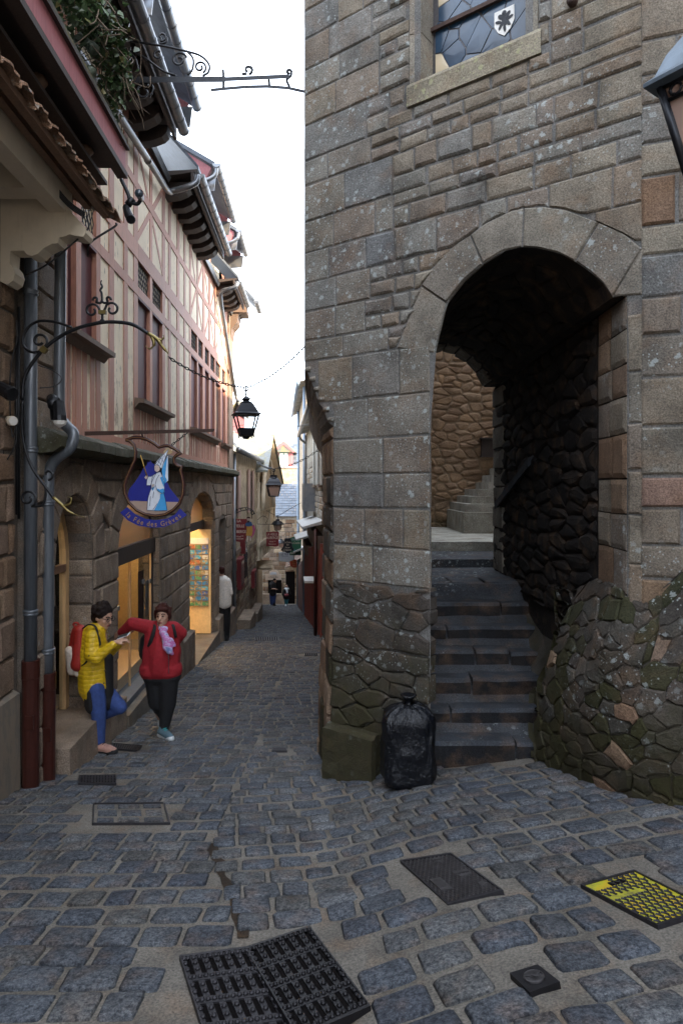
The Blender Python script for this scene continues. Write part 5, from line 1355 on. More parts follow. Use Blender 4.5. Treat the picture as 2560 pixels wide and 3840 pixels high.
for L in ([(333, 935), (345, 800), (380, 690), (385, 600), (400, 545)], [(560, 938), (545, 840), (522, 745), (530, 690), (525, 600), (485, 505)], [(425, 650), (450, 715), (500, 748), (530, 735)], [(425, 650), (440, 590), (470, 540)], [(328, 655), (335, 590), (350, 560), (400, 545), (440, 520)], [(375, 655), (395, 600), (440, 515), (485, 505)], [(333, 935), (450, 942), (560, 938)], [(570, 320), (574, 600)], [(405, 640), (395, 700)], [(450, 860), (400, 930)], [(372, 780), (365, 890)], [(410, 725), (400, 800)]): b.tube([P(*zz(*p), YF - .0235) for p in L], .0022, 4)
b.build('painted_lines', DK, fs)['kind'] = 'stuff'
flat('face', [(415, 440), (440, 430), (470, 440), (480, 475), (465, 500), (445, 508), (425, 495), (416, 470)], 4, SKIN); flat('hair', [(410, 445), (418, 440), (420, 480), (412, 485)], 4.6, DK)
flat('hand', [(305, 570), (320, 550), (340, 540), (345, 565), (325, 590)], 4, SKIN); flat('hand', [(388, 655), (402, 640), (418, 650), (412, 678), (395, 675)], 5.4, SKIN)
b = MB(); b.tube([P(*zz(262, 320), YF - .02), P(*zz(335, 555), YF - .02)], .005, 6); b.build('wand', GILT, fs)
b = MB()
for e in ((432, 462), (458, 458)): b.ell(P(*zz(*e), YF - .0195), (.004, .002, .002), 6, 4)
b.ell(P(*zz(437, 488), YF - .0195), (.004, .002, .0015), 6, 4); b.build('eyes', DK, fs)
for i in range(6):
    a0, a1 = math.radians(200 + 23.3 * i), math.radians(200 + 23.3 * (i + 1)); flat('shell_rib', [(570, 232), (570 + 58 * math.cos(a0), 268 - 40 * math.sin(a0)), (570 + 58 * math.cos(a1), 268 - 40 * math.sin(a1))], 2 + .4 * (i % 2), col_('shell', (.42, .30, .15)))
bt = [(112, 900), (200, 978), (320, 1032), (430, 1047), (560, 1030), (650, 982), (705, 915)]; bb_ = [(782, 990), (640, 1082), (520, 1126), (380, 1132), (240, 1110), (120, 1050), (35, 962)]
flat('ribbon', bt + bb_, 3, BLUE)
word = 'la Fée des Grèves'; mid = [((a[0] + c[0]) / 2, (a[1] + c[1]) / 2 + 4) for a, c in zip(bt, bb_[::-1])]
mp_ = bez([V((x, y, 0)) for x, y in mid], 20); ln_ = [0.]
for p, q in zip(mp_, mp_[1:]): ln_.append(ln_[-1] + (q - p).length)
wd = {'l': .30, 'i': .3, ' ': .45, 'F': .72, 'G': .9, 's': .6, 'r': .5}; ws = [wd.get(c, .66) for c in word]; k = (ln_[-1] - 95) / sum(ws); d = 50.
for c, w_ in zip(word, ws):
    s = d + w_ * k / 2; d += w_ * k
    if c == ' ': continue
    i = max(j for j in range(len(ln_) - 1) if ln_[j] <= s); p = mp_[i].lerp(mp_[i + 1], (s - ln_[i]) / (ln_[i + 1] - ln_[i])); q = (mp_[i + 1] - mp_[i]).normalized()
    ux = V((q.x, 0, -q.y)); text_mesh('letter', c, .075, GILT, fs, axes(P(*zz(p.x, p.y), YF - .018), ux, ux.cross(V((0, 1, 0))) * (1 if ux.cross(V((0, 1, 0))).z > 0 else -1)), .0015, sx=.85)
def chain(name, lab, a, c, sag, link=.05, grp=None, n=None, r=.009):
    a, c = V(a), V(c); t = thing(name, lab, 'chain', a, grp); L = (c - a).length; n = n or int(L / link * 1.02); b = MB()
    f = lambda s: a.lerp(c, s) + V((0, 0, -4 * sag * s * (1 - s)))
    for i in range(n):
        p, q = f(i / n), f((i + 1) / n); d = (q - p).normalized(); up = d.cross(V((0, 1, 0)) if i % 2 else V((0, 0, 1))).normalized(); h = (q - p).length * .62
        pts = [(p + q) / 2 + d * h * math.cos(2 * math.pi * k / 10) + up * h * .42 * math.sin(2 * math.pi * k / 10) for k in range(11)]
        b.tube(pts, r, 5, caps=False)
    o = b.build('links', M['iron'], t); o['kind'] = 'stuff'; return t
chain('sign_chain', 'short chain holding up the right shoulder of the fairy shop sign', P(705, 1622, YF), P(645, 1668, YF), .0, .035, r=.004)
b = MB(); b.tube([P(528, 1618, YF), P(537, 1640, YF)], .007, 6); b.build('hook', M['iron'], fs)
# big upper sign bracket reaching towards the tower
YU = 7.0; ub = thing('upper_bracket', 'empty black wrought iron sign bracket high between the house and the tower', 'sign bracket', P(345, 310, YU))
b = MB()
def beam(b, x0, y0, x1, y1, h, d=.03, Y=YU): b.hexa([P(x0, y0 + h, Y + d), P(x1, y1 + h, Y + d), P(x1, y1 + h, Y - d), P(x0, y0 + h, Y - d), P(x0, y0 - h, Y + d), P(x1, y1 - h, Y + d), P(x1, y1 - h, Y - d), P(x0, y0 - h, Y - d)])
beam(b, 330, 300, 845, 297, 11); beam(b, 845, 297, 1085, 286, 8); recalc(b.build('beam', M['iron'], ub))
b = MB(); 
for p, q in zip([(790, 338), (850, 332), (920, 326), (1000, 324), (1080, 330), (1148, 345)], [(850, 332), (920, 326), (1000, 324), (1080, 330), (1148, 345), (1150, 345)][:5]): beam(b, *p, *q, 6, .015)
recalc(b.build('lower_bar', M['iron'], ub))
pu = lambda L: bez([P(x, y, YU) for x, y in L], 6)
iron('scrolls', [pu([(440, 145), (520, 160), (610, 172), (690, 190), (750, 208), (783, 240), (782, 270), (760, 285)]), sp(750, 252, 24, 6, -60, 420, YU), sp(672, 225, 30, 8, 20, 470, YU), pu([(700, 190), (724, 220), (722, 260), (705, 282)]), pu([(470, 180), (540, 215), (610, 265), (660, 283)]), sp(608, 138, 17, 6, -110, 240, YU), pu([(600, 165), (622, 158), (626, 140)]), sp(593, 208, 17, 6, 60, 420, YU), sp(540, 345, 32, 9, 60, 430, YU), pu([(500, 305), (545, 300), (575, 330), (562, 365)]), pu([(460, 180), (505, 215), (520, 265)])], .012, M['iron'], ub)
for fin_ in [pu([(838, 335), (838, 285), (836, 262)]), pu([(908, 278), (925, 276)]), sp(930, 262, 17, 6, -70, 250, YU), pu([(936, 280), (946, 262), (940, 250)]), pu([(1010, 322), (1008, 300)]), pu([(1085, 325), (1075, 300), (1090, 285), (1092, 268)]), sp(1083, 270, 10, 4, 0, 300, YU)]: iron('finial', [fin_], .014, M['iron'], ub)

# ---------------------------------------------------------------- lanterns slung across the street
def lantern(lab, c, s, style, grp, rot=.30, name='street_lantern'):
    """c = top of the hanging hook; s = body width"""
    t = thing(name, lab, 'lantern', c, grp); ph = math.pi / 4 + rot; k = s / math.sqrt(2); z = c.z
    at = lambda zz_: V((c.x, c.y, z - zz_ * s))
    def sq(prof, nm, m, n=4, sm=False): b = MB(); b.lathe([(r * k * (1 if n == 4 else 1.15), -q * s) for r, q in prof], c, n, sm=sm, phase=ph if n == 4 else 0); return recalc(b.build(nm, m, t))
    b = MB(); b.tube([at(0), at(.42)], .014 * s / .45, 8); b.tube(arc(at(.10), .09 * s, 0, 360, 14, V((1, 0, 0)), V((0, 0, 1))), .012 * s / .45, 6, caps=False); b.lathe([(.02 * s, -.40 * s), (.05 * s, -.34 * s), (.02 * s, -.28 * s), (.04 * s, -.2 * s), (.015 * s, -.14 * s)], c, 10); b.build('hook', M['iron'], t)
    if style == 'A':
        sq([(.12, .42), (.34, .52), (.20, .60), (.46, .68), (.42, .72)], 'crown', M['lampblack'])
        sq([(.42, .70), (.52, .74), (.88, 1.08), (1.06, 1.13), (1.06, 1.16), (.9, 1.17)], 'roof', M['lampblack']); z0, z1, w0, w1, zb = 1.17, 1.74, .90, .62, 2.02; gm = M['clear']
    else:
        sq([(.28, .40), (.30, .55), (.34, .60)], 'crown', M['lampblack'], 12)
        sq([(.30, .58), (.58, .66), (.78, .82), (.90, .98), (1.02, 1.03), (1.02, 1.06), (.86, 1.08)], 'roof', M['lampblack'], 4 if style == 'B' else 14, style != 'B'); z0, z1, w0, w1, zb = 1.07, 1.78, .84, .56, 1.82; gm = M['lampglass']
    cor = lambda w_, zz_: [c + V((w_ * k * math.cos(ph + i * math.pi / 2), w_ * k * math.sin(ph + i * math.pi / 2), -zz_ * s)) for i in range(4)]
    A, B = cor(w0, z0), cor(w1, z1)
    b = MB()
    for p, q in zip(A, B): b.tube([p, q], .022 * s / .45 * .7, 6)
    for R in (A, B):
        for i in range(4): b.tube([R[i], R[(i + 1) % 4]], .012 * s / .45, 5)
    if style != 'A':
        for i in range(4):
            p, q = A[i].lerp(B[i], .16), A[(i + 1) % 4].lerp(B[(i + 1) % 4], .16); b.tube([p, q], .008 * s / .45, 5)
            for j in range(4): m_ = A[i].lerp(A[(i + 1) % 4], (j + .5) / 4).lerp(B[i].lerp(B[(i + 1) % 4], (j + .5) / 4), .08); d_ = (q - p).normalized(); b.tube(arc(m_, .045 * s, 0, 360, 8, d_, V((0, 0, 1))), .006 * s / .45, 4, caps=False)
    b.build('frame', M['lampblack'], t)
    for i in range(4):
        j = (i + 1) % 4; b = MB(); cn = (A[i] + A[j] + B[i] + B[j]) / 4; ct_ = V((c.x, c.y, cn.z)); off = (ct_ - cn).normalized() * .006
        b.poly([p.lerp(cn, .03) + off for p in (A[i], A[j], B[j], B[i])]); b.build('pane', gm, t)
    if style == 'A':
        sq([(w1, 1.74), (w1 * 1.06, 1.76), (w1 * .86, 2.02), (.3, 2.05), (.18, 2.14), (.02, 2.15)], 'base', M['lampblack'])
        b = MB()
        for p in cor(.52, 2.02): b.lathe([(.01, -.07 * s), (.022 * s, -.03 * s), (.03 * s, .02 * s)], p, 7)
        b.build('feet', M['lampblack'], t)['kind'] = 'stuff'
    else: sq([(w1 * 1.04, 1.78), (w1 * 1.04, 1.81), (.02, 1.83)], 'base', M['lampblack'])
    return t
GL = 'lanterns slung over the street'
Y1 = 11.8; h1 = P(923, 1448, Y1); lantern('dark clear-glazed lantern hanging highest and nearest on a chain', h1, .455, 'A', GL)
a1, c1 = P(628, 1336, 10.75), P(1141, 1300, 12.4)
chain('lamp_chain', 'chain running from the timbered wall down to the nearest lantern', a1, P(916, 1452, Y1), .10, .07); chain('lamp_chain', 'chain rising from the nearest lantern to the tower side', P(930, 1452, Y1), c1, .10, .07)
b = MB(); b.tube([a1, P(628, 1640, 10.75)], .005, 5); tag(b.build('lamp_cable', M['cable'], None, a1), 'thin black wire dropping down the timber wall below the lamp chain', 'cable')
Y2 = 19.2; h2 = P(1026, 1758, Y2); lantern('lantern with pinkish panes and a rounded square roof over the inn signs', h2, .46, 'B', GL, .2)
chain('lamp_chain', 'chain from the inn wall eave to the pink-paned lantern', P(966, 1733, 22.), P(1020, 1757, Y2), .05, .10); chain('lamp_chain', 'chain climbing from the pink-paned lantern to the grey house on the right', P(1032, 1757, Y2), P(1208, 1676, 19.3), .12, .09)
Y3 = 31.; h3 = P(1041, 1934, Y3); lantern('small blue-topped lantern hanging further down the street', h3, .40, 'C', GL)
b = MB(); b.tube(bez([P(962, 1890, 29), P(1000, 1915, 30), P(1041, 1933, Y3), P(1080, 1912, 31), P(1130, 1885, 31)], 6), .012, 5); tag(b.build('lamp_cable', M['iron'], None, P(1041, 1933, Y3)), 'cable across the street carrying the blue-topped lantern', 'cable')
Y4 = 36.; lantern('pale rounded lantern half hidden by the bell-shaped sign', P(1054, 2012, Y4), .34, 'C', GL)
for (q, lab) in (([(842, 1604, 19), (960, 1590, 19.), (1090, 1600, 20), (1210, 1580, 18.5)], 'upper thin wire strung across the street behind the nearest lantern'), ([(842, 1622, 19), (960, 1622, 19.), (1090, 1603, 20), (1210, 1588, 18.5)], 'lower thin wire strung across the street behind the nearest lantern')):
    b = MB(); b.tube(bez([P(*p) for p in q], 6), .006, 5); tag(b.build('street_wire', M['cable'], None, P(*q[0])), lab, 'cable')
# big wall lantern cut by the right edge
wl = lantern('large weathered copper-roofed wall lantern cut off by the right edge', P(2785, -225, 2.45), .50, 'B', None, .62, 'wall_lantern')
for ch in wl.children:
    if ch.name.startswith('roof'): ch.data.materials[0] = plain('blue_grey_lead', (.11, .14, .17), .45, .5, .2)
b = MB(); p = P(2785, -225, 2.45); b.tube(bez([p, p + V((.0, .02, .12)), p + V((.5, .1, .25)), p + V((1.6, .4, .2))], 8), .02, 8); b.build('wall_arm', M['iron'], wl)

# ---------------------------------------------------------------- spotlights, cables, junction box, bag
def spot(lab, parts, grp='small spotlights on the left house'):
    t = thing('spotlight', lab, 'spotlight', parts[0][1][0], grp)
    for nm, pth, r, m in parts: b = MB(); b.tube(pth, r, 12, sm=False if isinstance(r, list) else True); b.build(nm, m, t)
    return t
spot('twin black spotlights on a bent arm under the red fascia', [('arm', bez([P(455, 672, 5.5), P(480, 725, 5.5), P(490, 755, 5.5), P(515, 765, 5.5), P(528, 750, 5.5)], 5), .016, M['iron']), ('bracket', [P(478, 770, 5.5), P(500, 745, 5.5)], .03, M['iron']), ('lamp_head', [P(530, 745, 5.53), P(522, 725, 5.36)], [.026, .036], M['iron']), ('lamp_head', [P(474, 778, 5.5), P(480, 800, 5.44), P(492, 824, 5.36)], [.03, .034, .038], M['iron']), ('lens', [P(522, 724.5, 5.359), P(522, 724, 5.355)], .028, M['winglass'])])
spot('black floodlight with a pale lens standing on the stone ledge', [('stand', [P(205, 1575, 5.6), P(200, 1510, 5.6), P(215, 1500, 5.55)], .03, M['iron']), ('lamp_head', [P(222, 1510, 5.5), P(226, 1565, 5.45), P(226, 1580, 5.45)], [.045, .052, .056], M['iron']), ('lens', [P(226, 1578, 5.45), P(226, 1592, 5.45), P(226, 1602, 5.45)], [.058, .045, .012], M['white']), ('knuckle', [P(196, 1495, 5.62), P(200, 1520, 5.5)], .045, M['iron'])])
spot('black spotlight poking in from the left edge', [('lamp_head', [P(-70, 1430, 4.75), P(0, 1455, 4.75), P(40, 1475, 4.7)], [.045, .05, .052], M['iron']), ('hood', [P(40, 1475, 4.7), P(50, 1479, 4.69)], [.056, .05], M['iron'])])
jb = thing('junction_box', 'round cream junction box with looping wires on the left wall', 'junction box', P(42, 1578, 5.38))
b = MB(); b.tube([P(36, 1578, 5.44), P(48, 1578, 5.34)], .042, 16, sm=False); b.build('box', M['cream'], jb); b = MB(); b.tube([P(50, 1578, 5.335), P(52, 1578, 5.33)], .037, 16, sm=False); b.build('lid', M['white'], jb)
def cab(pts, lab, r=.006, m='cable'):
    b = MB(); b.tube(bez([P(*p) for p in pts], 6), r, 6); tag(b.build('cable', M[m], None, P(*pts[0])), lab, 'cable', 'loose cables on the left wall')
cab([(100, 1032, 5.3), (180, 990, 5.3), (260, 925, 5.3), (310, 880, 5.28), (333, 850, 5.25), (325, 810, 5.25)], 'thick black cable sagging from the scroll corbel to the downpipe', .008)
cab([(25, 1590, 5.36), (10, 1650, 5.36), (14, 1710, 5.36), (0, 1740, 5.36)], 'wire looping left below the junction box')
cab([(42, 1595, 5.36), (50, 1640, 5.36), (62, 1600, 5.36), (60, 1660, 5.36), (30, 1720, 5.36), (0, 1750, 5.36)], 'double wire loop hanging below the junction box')
cab([(62, 1200, 5.4), (66, 1270, 5.4), (48, 1340, 5.4), (38, 1440, 5.4), (40, 1560, 5.4)], 'thin cable running down to the junction box')
cab([(146, 1370, 5.5), (200, 1390, 5.6), (233, 1420, 5.62), (205, 1448, 5.6), (150, 1455, 5.5)], 'grey wire loop round the thinner downpipe', .005)
cab([(330, 960, 5.62), (340, 910, 5.5), (430, 850, 5.5), (436, 836, 5.5)], 'slim rod propping the lower tile edge', .009)
for i in range(4): cab([(-40, 380 + 12 * i, 4.9), (110, 560 + 9 * i, 5.0), (240, 735 + 7 * i, 5.1), (320, 800 + 6 * i, 5.2)], ['upper black cable clipped along the tile edge', 'second black cable clipped under the tile edge', 'third black cable clipped under the tile edge', 'lowest black cable beside the cream wall plate'][i], .007)
def bagmat():
    n = N('black_bin_liner'); h = n.noise(9, 6, .7); d = n.new('Mapping'); n.ln(n.P(), d.inputs[0]); d.inputs['Scale'].default_value = (1, 1, .35)
    return n.out((.004, .005, .008), .20, 0., n.math('ADD', h, n.noise(14, 5, .6, d.outputs[0])), .8, .03)
c = V((.545, 5.22, gz(.545, 5.22) + .01)); b = MB(); nu, nv = 84, 56; vs = []; fs_ = []
for j in range(nv + 1):
    v = j / nv; z = .645 * v
    pr = .205 * (min(1, .80 + 2.5 * v) if v < .1 else 1.02 - .05 * v) * (1 if v < .80 else math.sqrt(max(.0, 1 - ((v - .80) / .205) ** 2)))
    for i in range(nu):
        a = 2 * math.pi * i / nu; ca, sa = math.cos(a), math.sin(a); e = .62
        rg = lambda q: 1 - 2 * abs(noise.noise(q))
        w_ = 1 + .10 * noise.noise(V((ca * 2, sa * 2, z * 5))) + .055 * rg(V((ca * 2.6, sa * 2.6, z * 4 + 4))) + .035 * rg(V((ca * 6 + z * 3, sa * 6, z * 7 + 9)))
        vs.append(c + V((math.copysign(abs(ca) ** e, ca) * pr * w_, math.copysign(abs(sa) ** e, sa) * pr * .8 * w_, z + .025 * noise.noise(V((ca * 3, sa * 3, 7))) * (v > .7))))
for j in range(nv):
    for i in range(nu): fs_.append((j * nu + i, j * nu + (i + 1) % nu, (j + 1) * nu + (i + 1) % nu, (j + 1) * nu + i))
b.mesh(vs, fs_, True); b.lathe([(.07, .60), (.030, .64), (.022, .665), (.045, .69), (.070, .715), (.05, .72), (.001, .70)], c, 14)
tag(b.build('rubbish_bag', bagmat(), None, c), 'full shiny black rubbish bag standing against the foot of the tower', 'rubbish bag')

# ---------------------------------------------------------------- ivy spilling over the upper left eave
def leafmat(name, c):
    n = N(name); n.b.inputs['Subsurface Weight'].default_value = 0
    r = n.pos = n.new('NewGeometry'); return n.out(n.ramp(r.outputs['Random Per Island'], [(0, tuple(q * .5 for q in c)), (.55, c), (.9, tuple(q * 1.7 for q in c)), (1, (.16, .13, .04))]), .45)
M['ivy'] = leafmat('ivy_leaf', (.030, .058, .018)); M['twig'] = plain('dry_twig', (.13, .095, .065), .8)
iv = thing('ivy', 'dark green ivy with dry twigs hanging over the upper left eave', 'ivy', P(400, 300, 5.3))
b = MB(); tw = MB()
blobs = [((205, -60), 4.4, .22), ((260, 10), 4.6, .20), ((320, 40), 4.8, .20), ((370, 60), 5.0, .20), ((400, 130), 5.15, .20), ((415, 200), 5.25, .18), ((430, 265), 5.3, .17), ((425, 330), 5.35, .13), ((410, 390), 5.4, .10), ((395, 440), 5.45, .06), ((310, -40), 4.9, .25), ((345, 130), 5.0, .12), ((470, 290), 5.3, .07)]
for (x, y), Y, r in blobs:
    for _ in range(int(3400 * r * r) + 20):
        d = V((rnd.gauss(0, .48), rnd.gauss(0, .55), rnd.gauss(0, .55))) * r; p = P(x, y, Y) + d; s = U(.018, .038)
        q = Matrix.Rotation(U(0, 6.3), 3, 'Z') @ Matrix.Rotation(U(.2, 1.5), 3, 'X') @ Matrix.Rotation(U(0, 6.3), 3, 'Z')
        b.mesh([p + q @ (V(k) * s) for k in [(0, -1, 0), (.75, -.35, .12), (.45, .35, 0), (0, 1.1, -.15), (-.45, .35, 0), (-.75, -.35, .12)]], [(0, 1, 2, 3), (0, 3, 4, 5)])
    for _ in range(7):
        p = P(x, y, Y) + V((U(-1, 1), U(-1, 1), U(-.6, 1))) * r; q = p + V((U(-.25, .25), U(-.25, .25), U(-.35, .1))); m_ = (p + q) / 2 + V((U(-.08, .08), U(-.08, .08), U(-.1, .1))); tw.tube(bez([p, m_, q], 4), U(.002, .005), 4)
for i in range(26):
    p = P(U(395, 470), U(150, 330), U(5.2, 5.4)); L = U(.1, .4); tw.tube(bez([p, p + V((U(-.05, .05), 0, -L * .5)), p + V((U(-.1, .1), 0, -L))], 4), .0025, 4)
    for j in range(6):
        q = p + V((U(-.06, .06), U(-.05, .05), -L * U(.1, 1))); s = U(.015, .03); R_ = Matrix.Rotation(U(0, 6.3), 3, 'Z') @ Matrix.Rotation(U(.6, 1.6), 3, 'X'); b.mesh([q + R_ @ (V(k) * s) for k in [(0, -1, 0), (.75, -.35, .12), (.45, .35, 0), (0, 1.1, -.15), (-.45, .35, 0), (-.75, -.35, .12)]], [(0, 1, 2, 3), (0, 3, 4, 5)])
b.build('leaves', M['ivy'], iv)['kind'] = 'stuff'; tw.build('twigs', M['twig'], iv)['kind'] = 'stuff'
# ---------------------------------------------------------------- houses down the street, left row
def wallS(x0, y0, k): return lambda u, z, p=0.: V((x0 + k * (u - y0) + p, u, EYE + z))
IS = wallS(-3.3, 19.2, -.0425)
inn = thing('stone_inn', 'rubble stone inn with dusty pink shutters and red menu boxes', 'house', IS(19.2, gz(-3.3, 20) - EYE))
b = MB(); hbox(b, IS, 19.15, 27.6, -7, 1.12, -5, 0); recalc(b.build('masonry', M['cream_wall'], inn))
ho = [(24.1, 25.3, -.97, .62, lambda u: 9), (19.7, 20.5, -.97, .55, lambda u: 9), (22.5, 23.7, -3.3, -1.9, lambda u: 9), (19.3, 19.75, -5, -1.7, lambda u: 9), (20.4, 21.2, -3.25, -2.3, lambda u: 9)]
zr = [-5.6]
while zr[-1] < 1.0: zr.append(min(1.08, zr[-1] + U(.19, .29)))
lay(IS, 'stone', [M['granite'], M['cream_wall'], M['granite'], M['brown']], inn, zr, 19.25, 27.55, .35, .85, ho, limit=190, out=.03, gap=.012, bevel=.02, jit=.01, seg=.5)
for (a, c, z0, z1) in ((24.2, 25.2, -.95, .6), (19.75, 20.45, -.95, .5)):
    wv = part('window', M['sill'], inn, IS, a, c, z0, z1, -.02, .01); part('window_pane', M['winglass'], wv, IS, a + .1, c - .1, z0 + .08, z1 - .08, .011, .018)
    for s0, s1 in ((a - .62, a - .04), (c + .04, c + .62)): part('shutter', M.setdefault('pinkwood', timber('pinkish_shutter', (.34, .22, .185), .3)), inn, IS, s0, s1, z0, z1 + .05, .035, .075)
part('dark_window', M['winglass'], inn, IS, 22.55, 23.65, -3.25, -1.95, .0, .02)
for u in (22.8, 23.1, 23.4): part('window_bar', M['cast'], inn, IS, u, u + .03, -3.25, -1.95, .025, .045)
part('door', M['darkwood'], inn, IS, 19.3, 19.7, -5, -1.75, .0, .02)
red = M.setdefault('menured', plain('dark_red_paint', (.16, .018, .022), .45))
for (a, c, z0, z1) in ((20.35, 21.3, -3.28, -2.30), (25.0, 25.9, -3.95, -3.30), (21.5, 21.7, -2.25, -1.75)):
    bx = part('menu_box', red, inn, IS, a, c, z0, z1, .0, .16); part('menu_pane', M['winglass'], bx, IS, a + .1, c - .1, z0 + .1, z1 - .1, .161, .165)
part('stone_bench', M['granite'], inn, IS, 20.5, 22.3, gz(-3, 22) - EYE - .2, gz(-3, 21) - EYE + .38, 0, .45)
part('stone_bench', M['granite'], inn, IS, 24.2, 26.5, gz(-3, 26) - EYE - .3, gz(-3, 25) - EYE + .45, 0, .35)
def slates(name, m, parent, S, u0, u1, pz0, pz1, du=.32, rows=14, th=.02):
    """rows of slates from the eave (p, z) up to the ridge (p, z), joined"""
    b = MB()
    for j in range(rows):
        f0, f1 = j / rows, (j + 1.25) / rows; u = u0 - (du / 2 if j % 2 else 0)
        while u < u1:
            a, c = max(u, u0), min(u + du - .012, u1); u += du
            if c - a < .05: continue
            q = lambda f, up: (pz0[0] + (pz1[0] - pz0[0]) * f, pz0[1] + (pz1[1] - pz0[1]) * f + up)
            (p0, z0), (p1, z1) = q(f0, th * U(1.2, 2.2)), q(f1, th * .4); b.hexa([S(a, z0 - th, p0), S(c, z0 - th, p0), S(c, z1 - th, p1), S(a, z1 - th, p1), S(a, z0, p0), S(c, z0, p0), S(c, z1, p1), S(a, z1, p1)])
    o = b.build(name, m, parent); o['kind'] = 'stuff'; return o
slates('roof', M['slate_old'], inn, IS, 19.0, 27.8, (.22, 1.12), (-2.6, 4.1), .34, 16)
b = MB(); b.tube([IS(19.0, 1.10, .24), IS(28.0, 1.10, .24)], .085, 10); b.build('gutter', M['zinc'], inn)
b = MB(); b.tube([IS(19.3, 1.0, .08), IS(19.3, -5.5, .08)], .05, 8); b.build('rain_pipe', M['zinc'], inn)
# dormer of the house behind, green slate
dt = thing('tall_dormer', 'small red timber dormer with a mossy slate roof beyond the timbered house', 'dormer', P(880, 1620, 30))
b = MB(); Y = 30.; q = [(860, 1660), (893, 1660), (893, 1545), (860, 1545)]; b.prism([P(x, y, Y) for x, y in q], (0, 2, 0)); recalc(b.build('dormer_wall', M['redwood'], dt))
b = MB(); b.prism([P(855, 1548, Y - .3), P(893, 1490, Y - .3), P(903, 1545, Y - .3), P(899, 1550, Y - .3), P(891, 1500, Y - .3), P(858, 1552, Y - .3)], (0, 2.6, 0)); b.mesh([P(840, 1545, Y - .3), P(893, 1489, Y - .3), P(893, 1489, Y + 2), P(840, 1545, Y + 2)], [(0, 1, 2, 3)]); b.build('roof', M['slate_moss'], dt)
# gabled timber house
GS = wallS(-3.62, 27.7, .006)
gb = thing('gabled_house', 'cream timbered house with a carved arched gable facing the street', 'house', GS(28, gz(-4, 28) - EYE))
b = MB(); ap, zr_ = 29.6, 2.36
b.prism([GS(27.65, -3.2), GS(34, -3.2), GS(34, .35), GS(ap, zr_ - .1), GS(27.65, .75)], V((-5, 0, 0))); recalc(b.build('wall', M['infill'], gb))
for (a, c, w_) in (((ap, zr_), (34.1, .28), .16), ((ap, zr_), (27.5, .70), .16)): bar('bargeboard', M['cream'], gb, GS, a, c, w_, .0, .40)
pth = [GS(ap + 2.0 * math.cos(math.pi * i / 12) + .3, -1.0 + 2.3 * math.sin(math.pi * i / 12), .2) for i in range(13)]
b = MB(); b.tube(pth, .10, 6); b.build('arched_brace', M['cream'], gb)
b = MB(); b.prism([p + V((-.06, 0, 0)) for p in pth], V((-.02, 0, 0))); recalc(b.build('gable_arch_panel', M['cream_wall'], gb))  # cream wall panel filling the arched brace
for u in (27.75, 28.6, 31.6, 33.8): part('post', M['cream'], gb, GS, u, u + .18, -3.2, .2, .0, .08)
for z in (-1.1, -2.6): part('rail', M['cream'], gb, GS, 27.66, 34, z, z + .18, .0, .10)
part('king_post', M['cream'], gb, GS, ap - .08, ap + .08, 1.3, 2.2, .05, .25)
b = MB(); b.hexa([GS(ap, zr_, .5), GS(27.2, .62, .5), GS(27.2, .62, -5), GS(ap, zr_, -5), GS(ap, zr_ + .1, .5), GS(27.2, .72, .5), GS(27.2, .72, -5), GS(ap, zr_ + .1, -5)]); b.hexa([GS(ap, zr_, .5), GS(34.3, .15, .5), GS(34.3, .15, -5), GS(ap, zr_, -5), GS(ap, zr_ + .1, .5), GS(34.3, .25, .5), GS(34.3, .25, -5), GS(ap, zr_ + .1, -5)]); recalc(b.build('roof', M['slate_moss'], gb))
b = MB()
S2 = lambda u, z, p=0.: V((-3.5 + p, 0, 0)) 
part('lower_wall', M['cream_wall'], gb, wallS(-3.80, 28, -.10), 28, 43.5, -9, -3.2, -3, .0)
part('awning', M['cream_wall'], gb, wallS(-3.80, 28, -.10), 29, 32, -3.75, -3.66, .0, .75)
# end of the street
eh = thing('end_house', 'stone house with a blue slate roof closing the far end of the street', 'house', V((-4.4, 45.5, gz(-4, 45))))
ES = lambda u, z, p=0.: V((u, 45.5 - p, EYE + z))
part('masonry', M['grey_wall'], eh, ES, -8, -.5, -10, -2.0, -6, 0)
lay(ES, 'stone', [M['brown'], M['granite'], M['cream_wall']], eh, [-8.3 + .30 * i for i in range(21)], -5.6, -3.0, .35, .8, limit=120, out=.04, gap=.015, bevel=.02, jit=.012, seg=.6)
slates('roof', M['slate'], eh, ES, -8, -1.5, (.25, -2.1), (-3.2, .2), .36, 13)
part('door', M['dark'], eh, ES, -5.2, -4.25, -9, -6.45, .0, .06)
part('door', M['dark'], eh, ES, -3.95, -3.3, -9, -6.0, .0, .06)
part('stone_counter', M['granite'], eh, ES, -5.6, -4.0, -9, -7.55, .1, .5)
b = MB(); b.prism([V((-3.9, 44.6, EYE - 5.6)), V((-3.0, 44.6, EYE - 5.3)), V((-3.0, 45.6, EYE - 4.9)), V((-3.9, 45.6, EYE - 5.2))], (0, 0, -.06)); recalc(b.build('lean_to_roof', M['sill'], eh))
uw = thing('upper_house', 'sunlit pale rubble house above the slate roof at the end of the street', 'house', V((-4, 50, EYE - 1)))
b = MB(); hbox(b, lambda u, z, p=0.: V((u, 50 - p, EYE + z)), -7.5, -2, -10, 1.48, -6, 0); recalc(b.build('wall', M['cream_wall'], uw)); part('coping', M['white'], uw, lambda u, z, p=0.: V((u, 50 - p, EYE + z)), -7.5, -2, 1.48, 1.6, -1, .1)
DS = lambda u, z, p=0.: V((u, 60 - p, EYE + z))
bh = thing('blue_roofed_house', 'house with a blue slate roof and a red-framed dormer with green window', 'house', V((-6, 60, EYE)))
part('wall', M['cream_wall'], bh, DS, -14, -2, -9, 1.9, -6, 0)
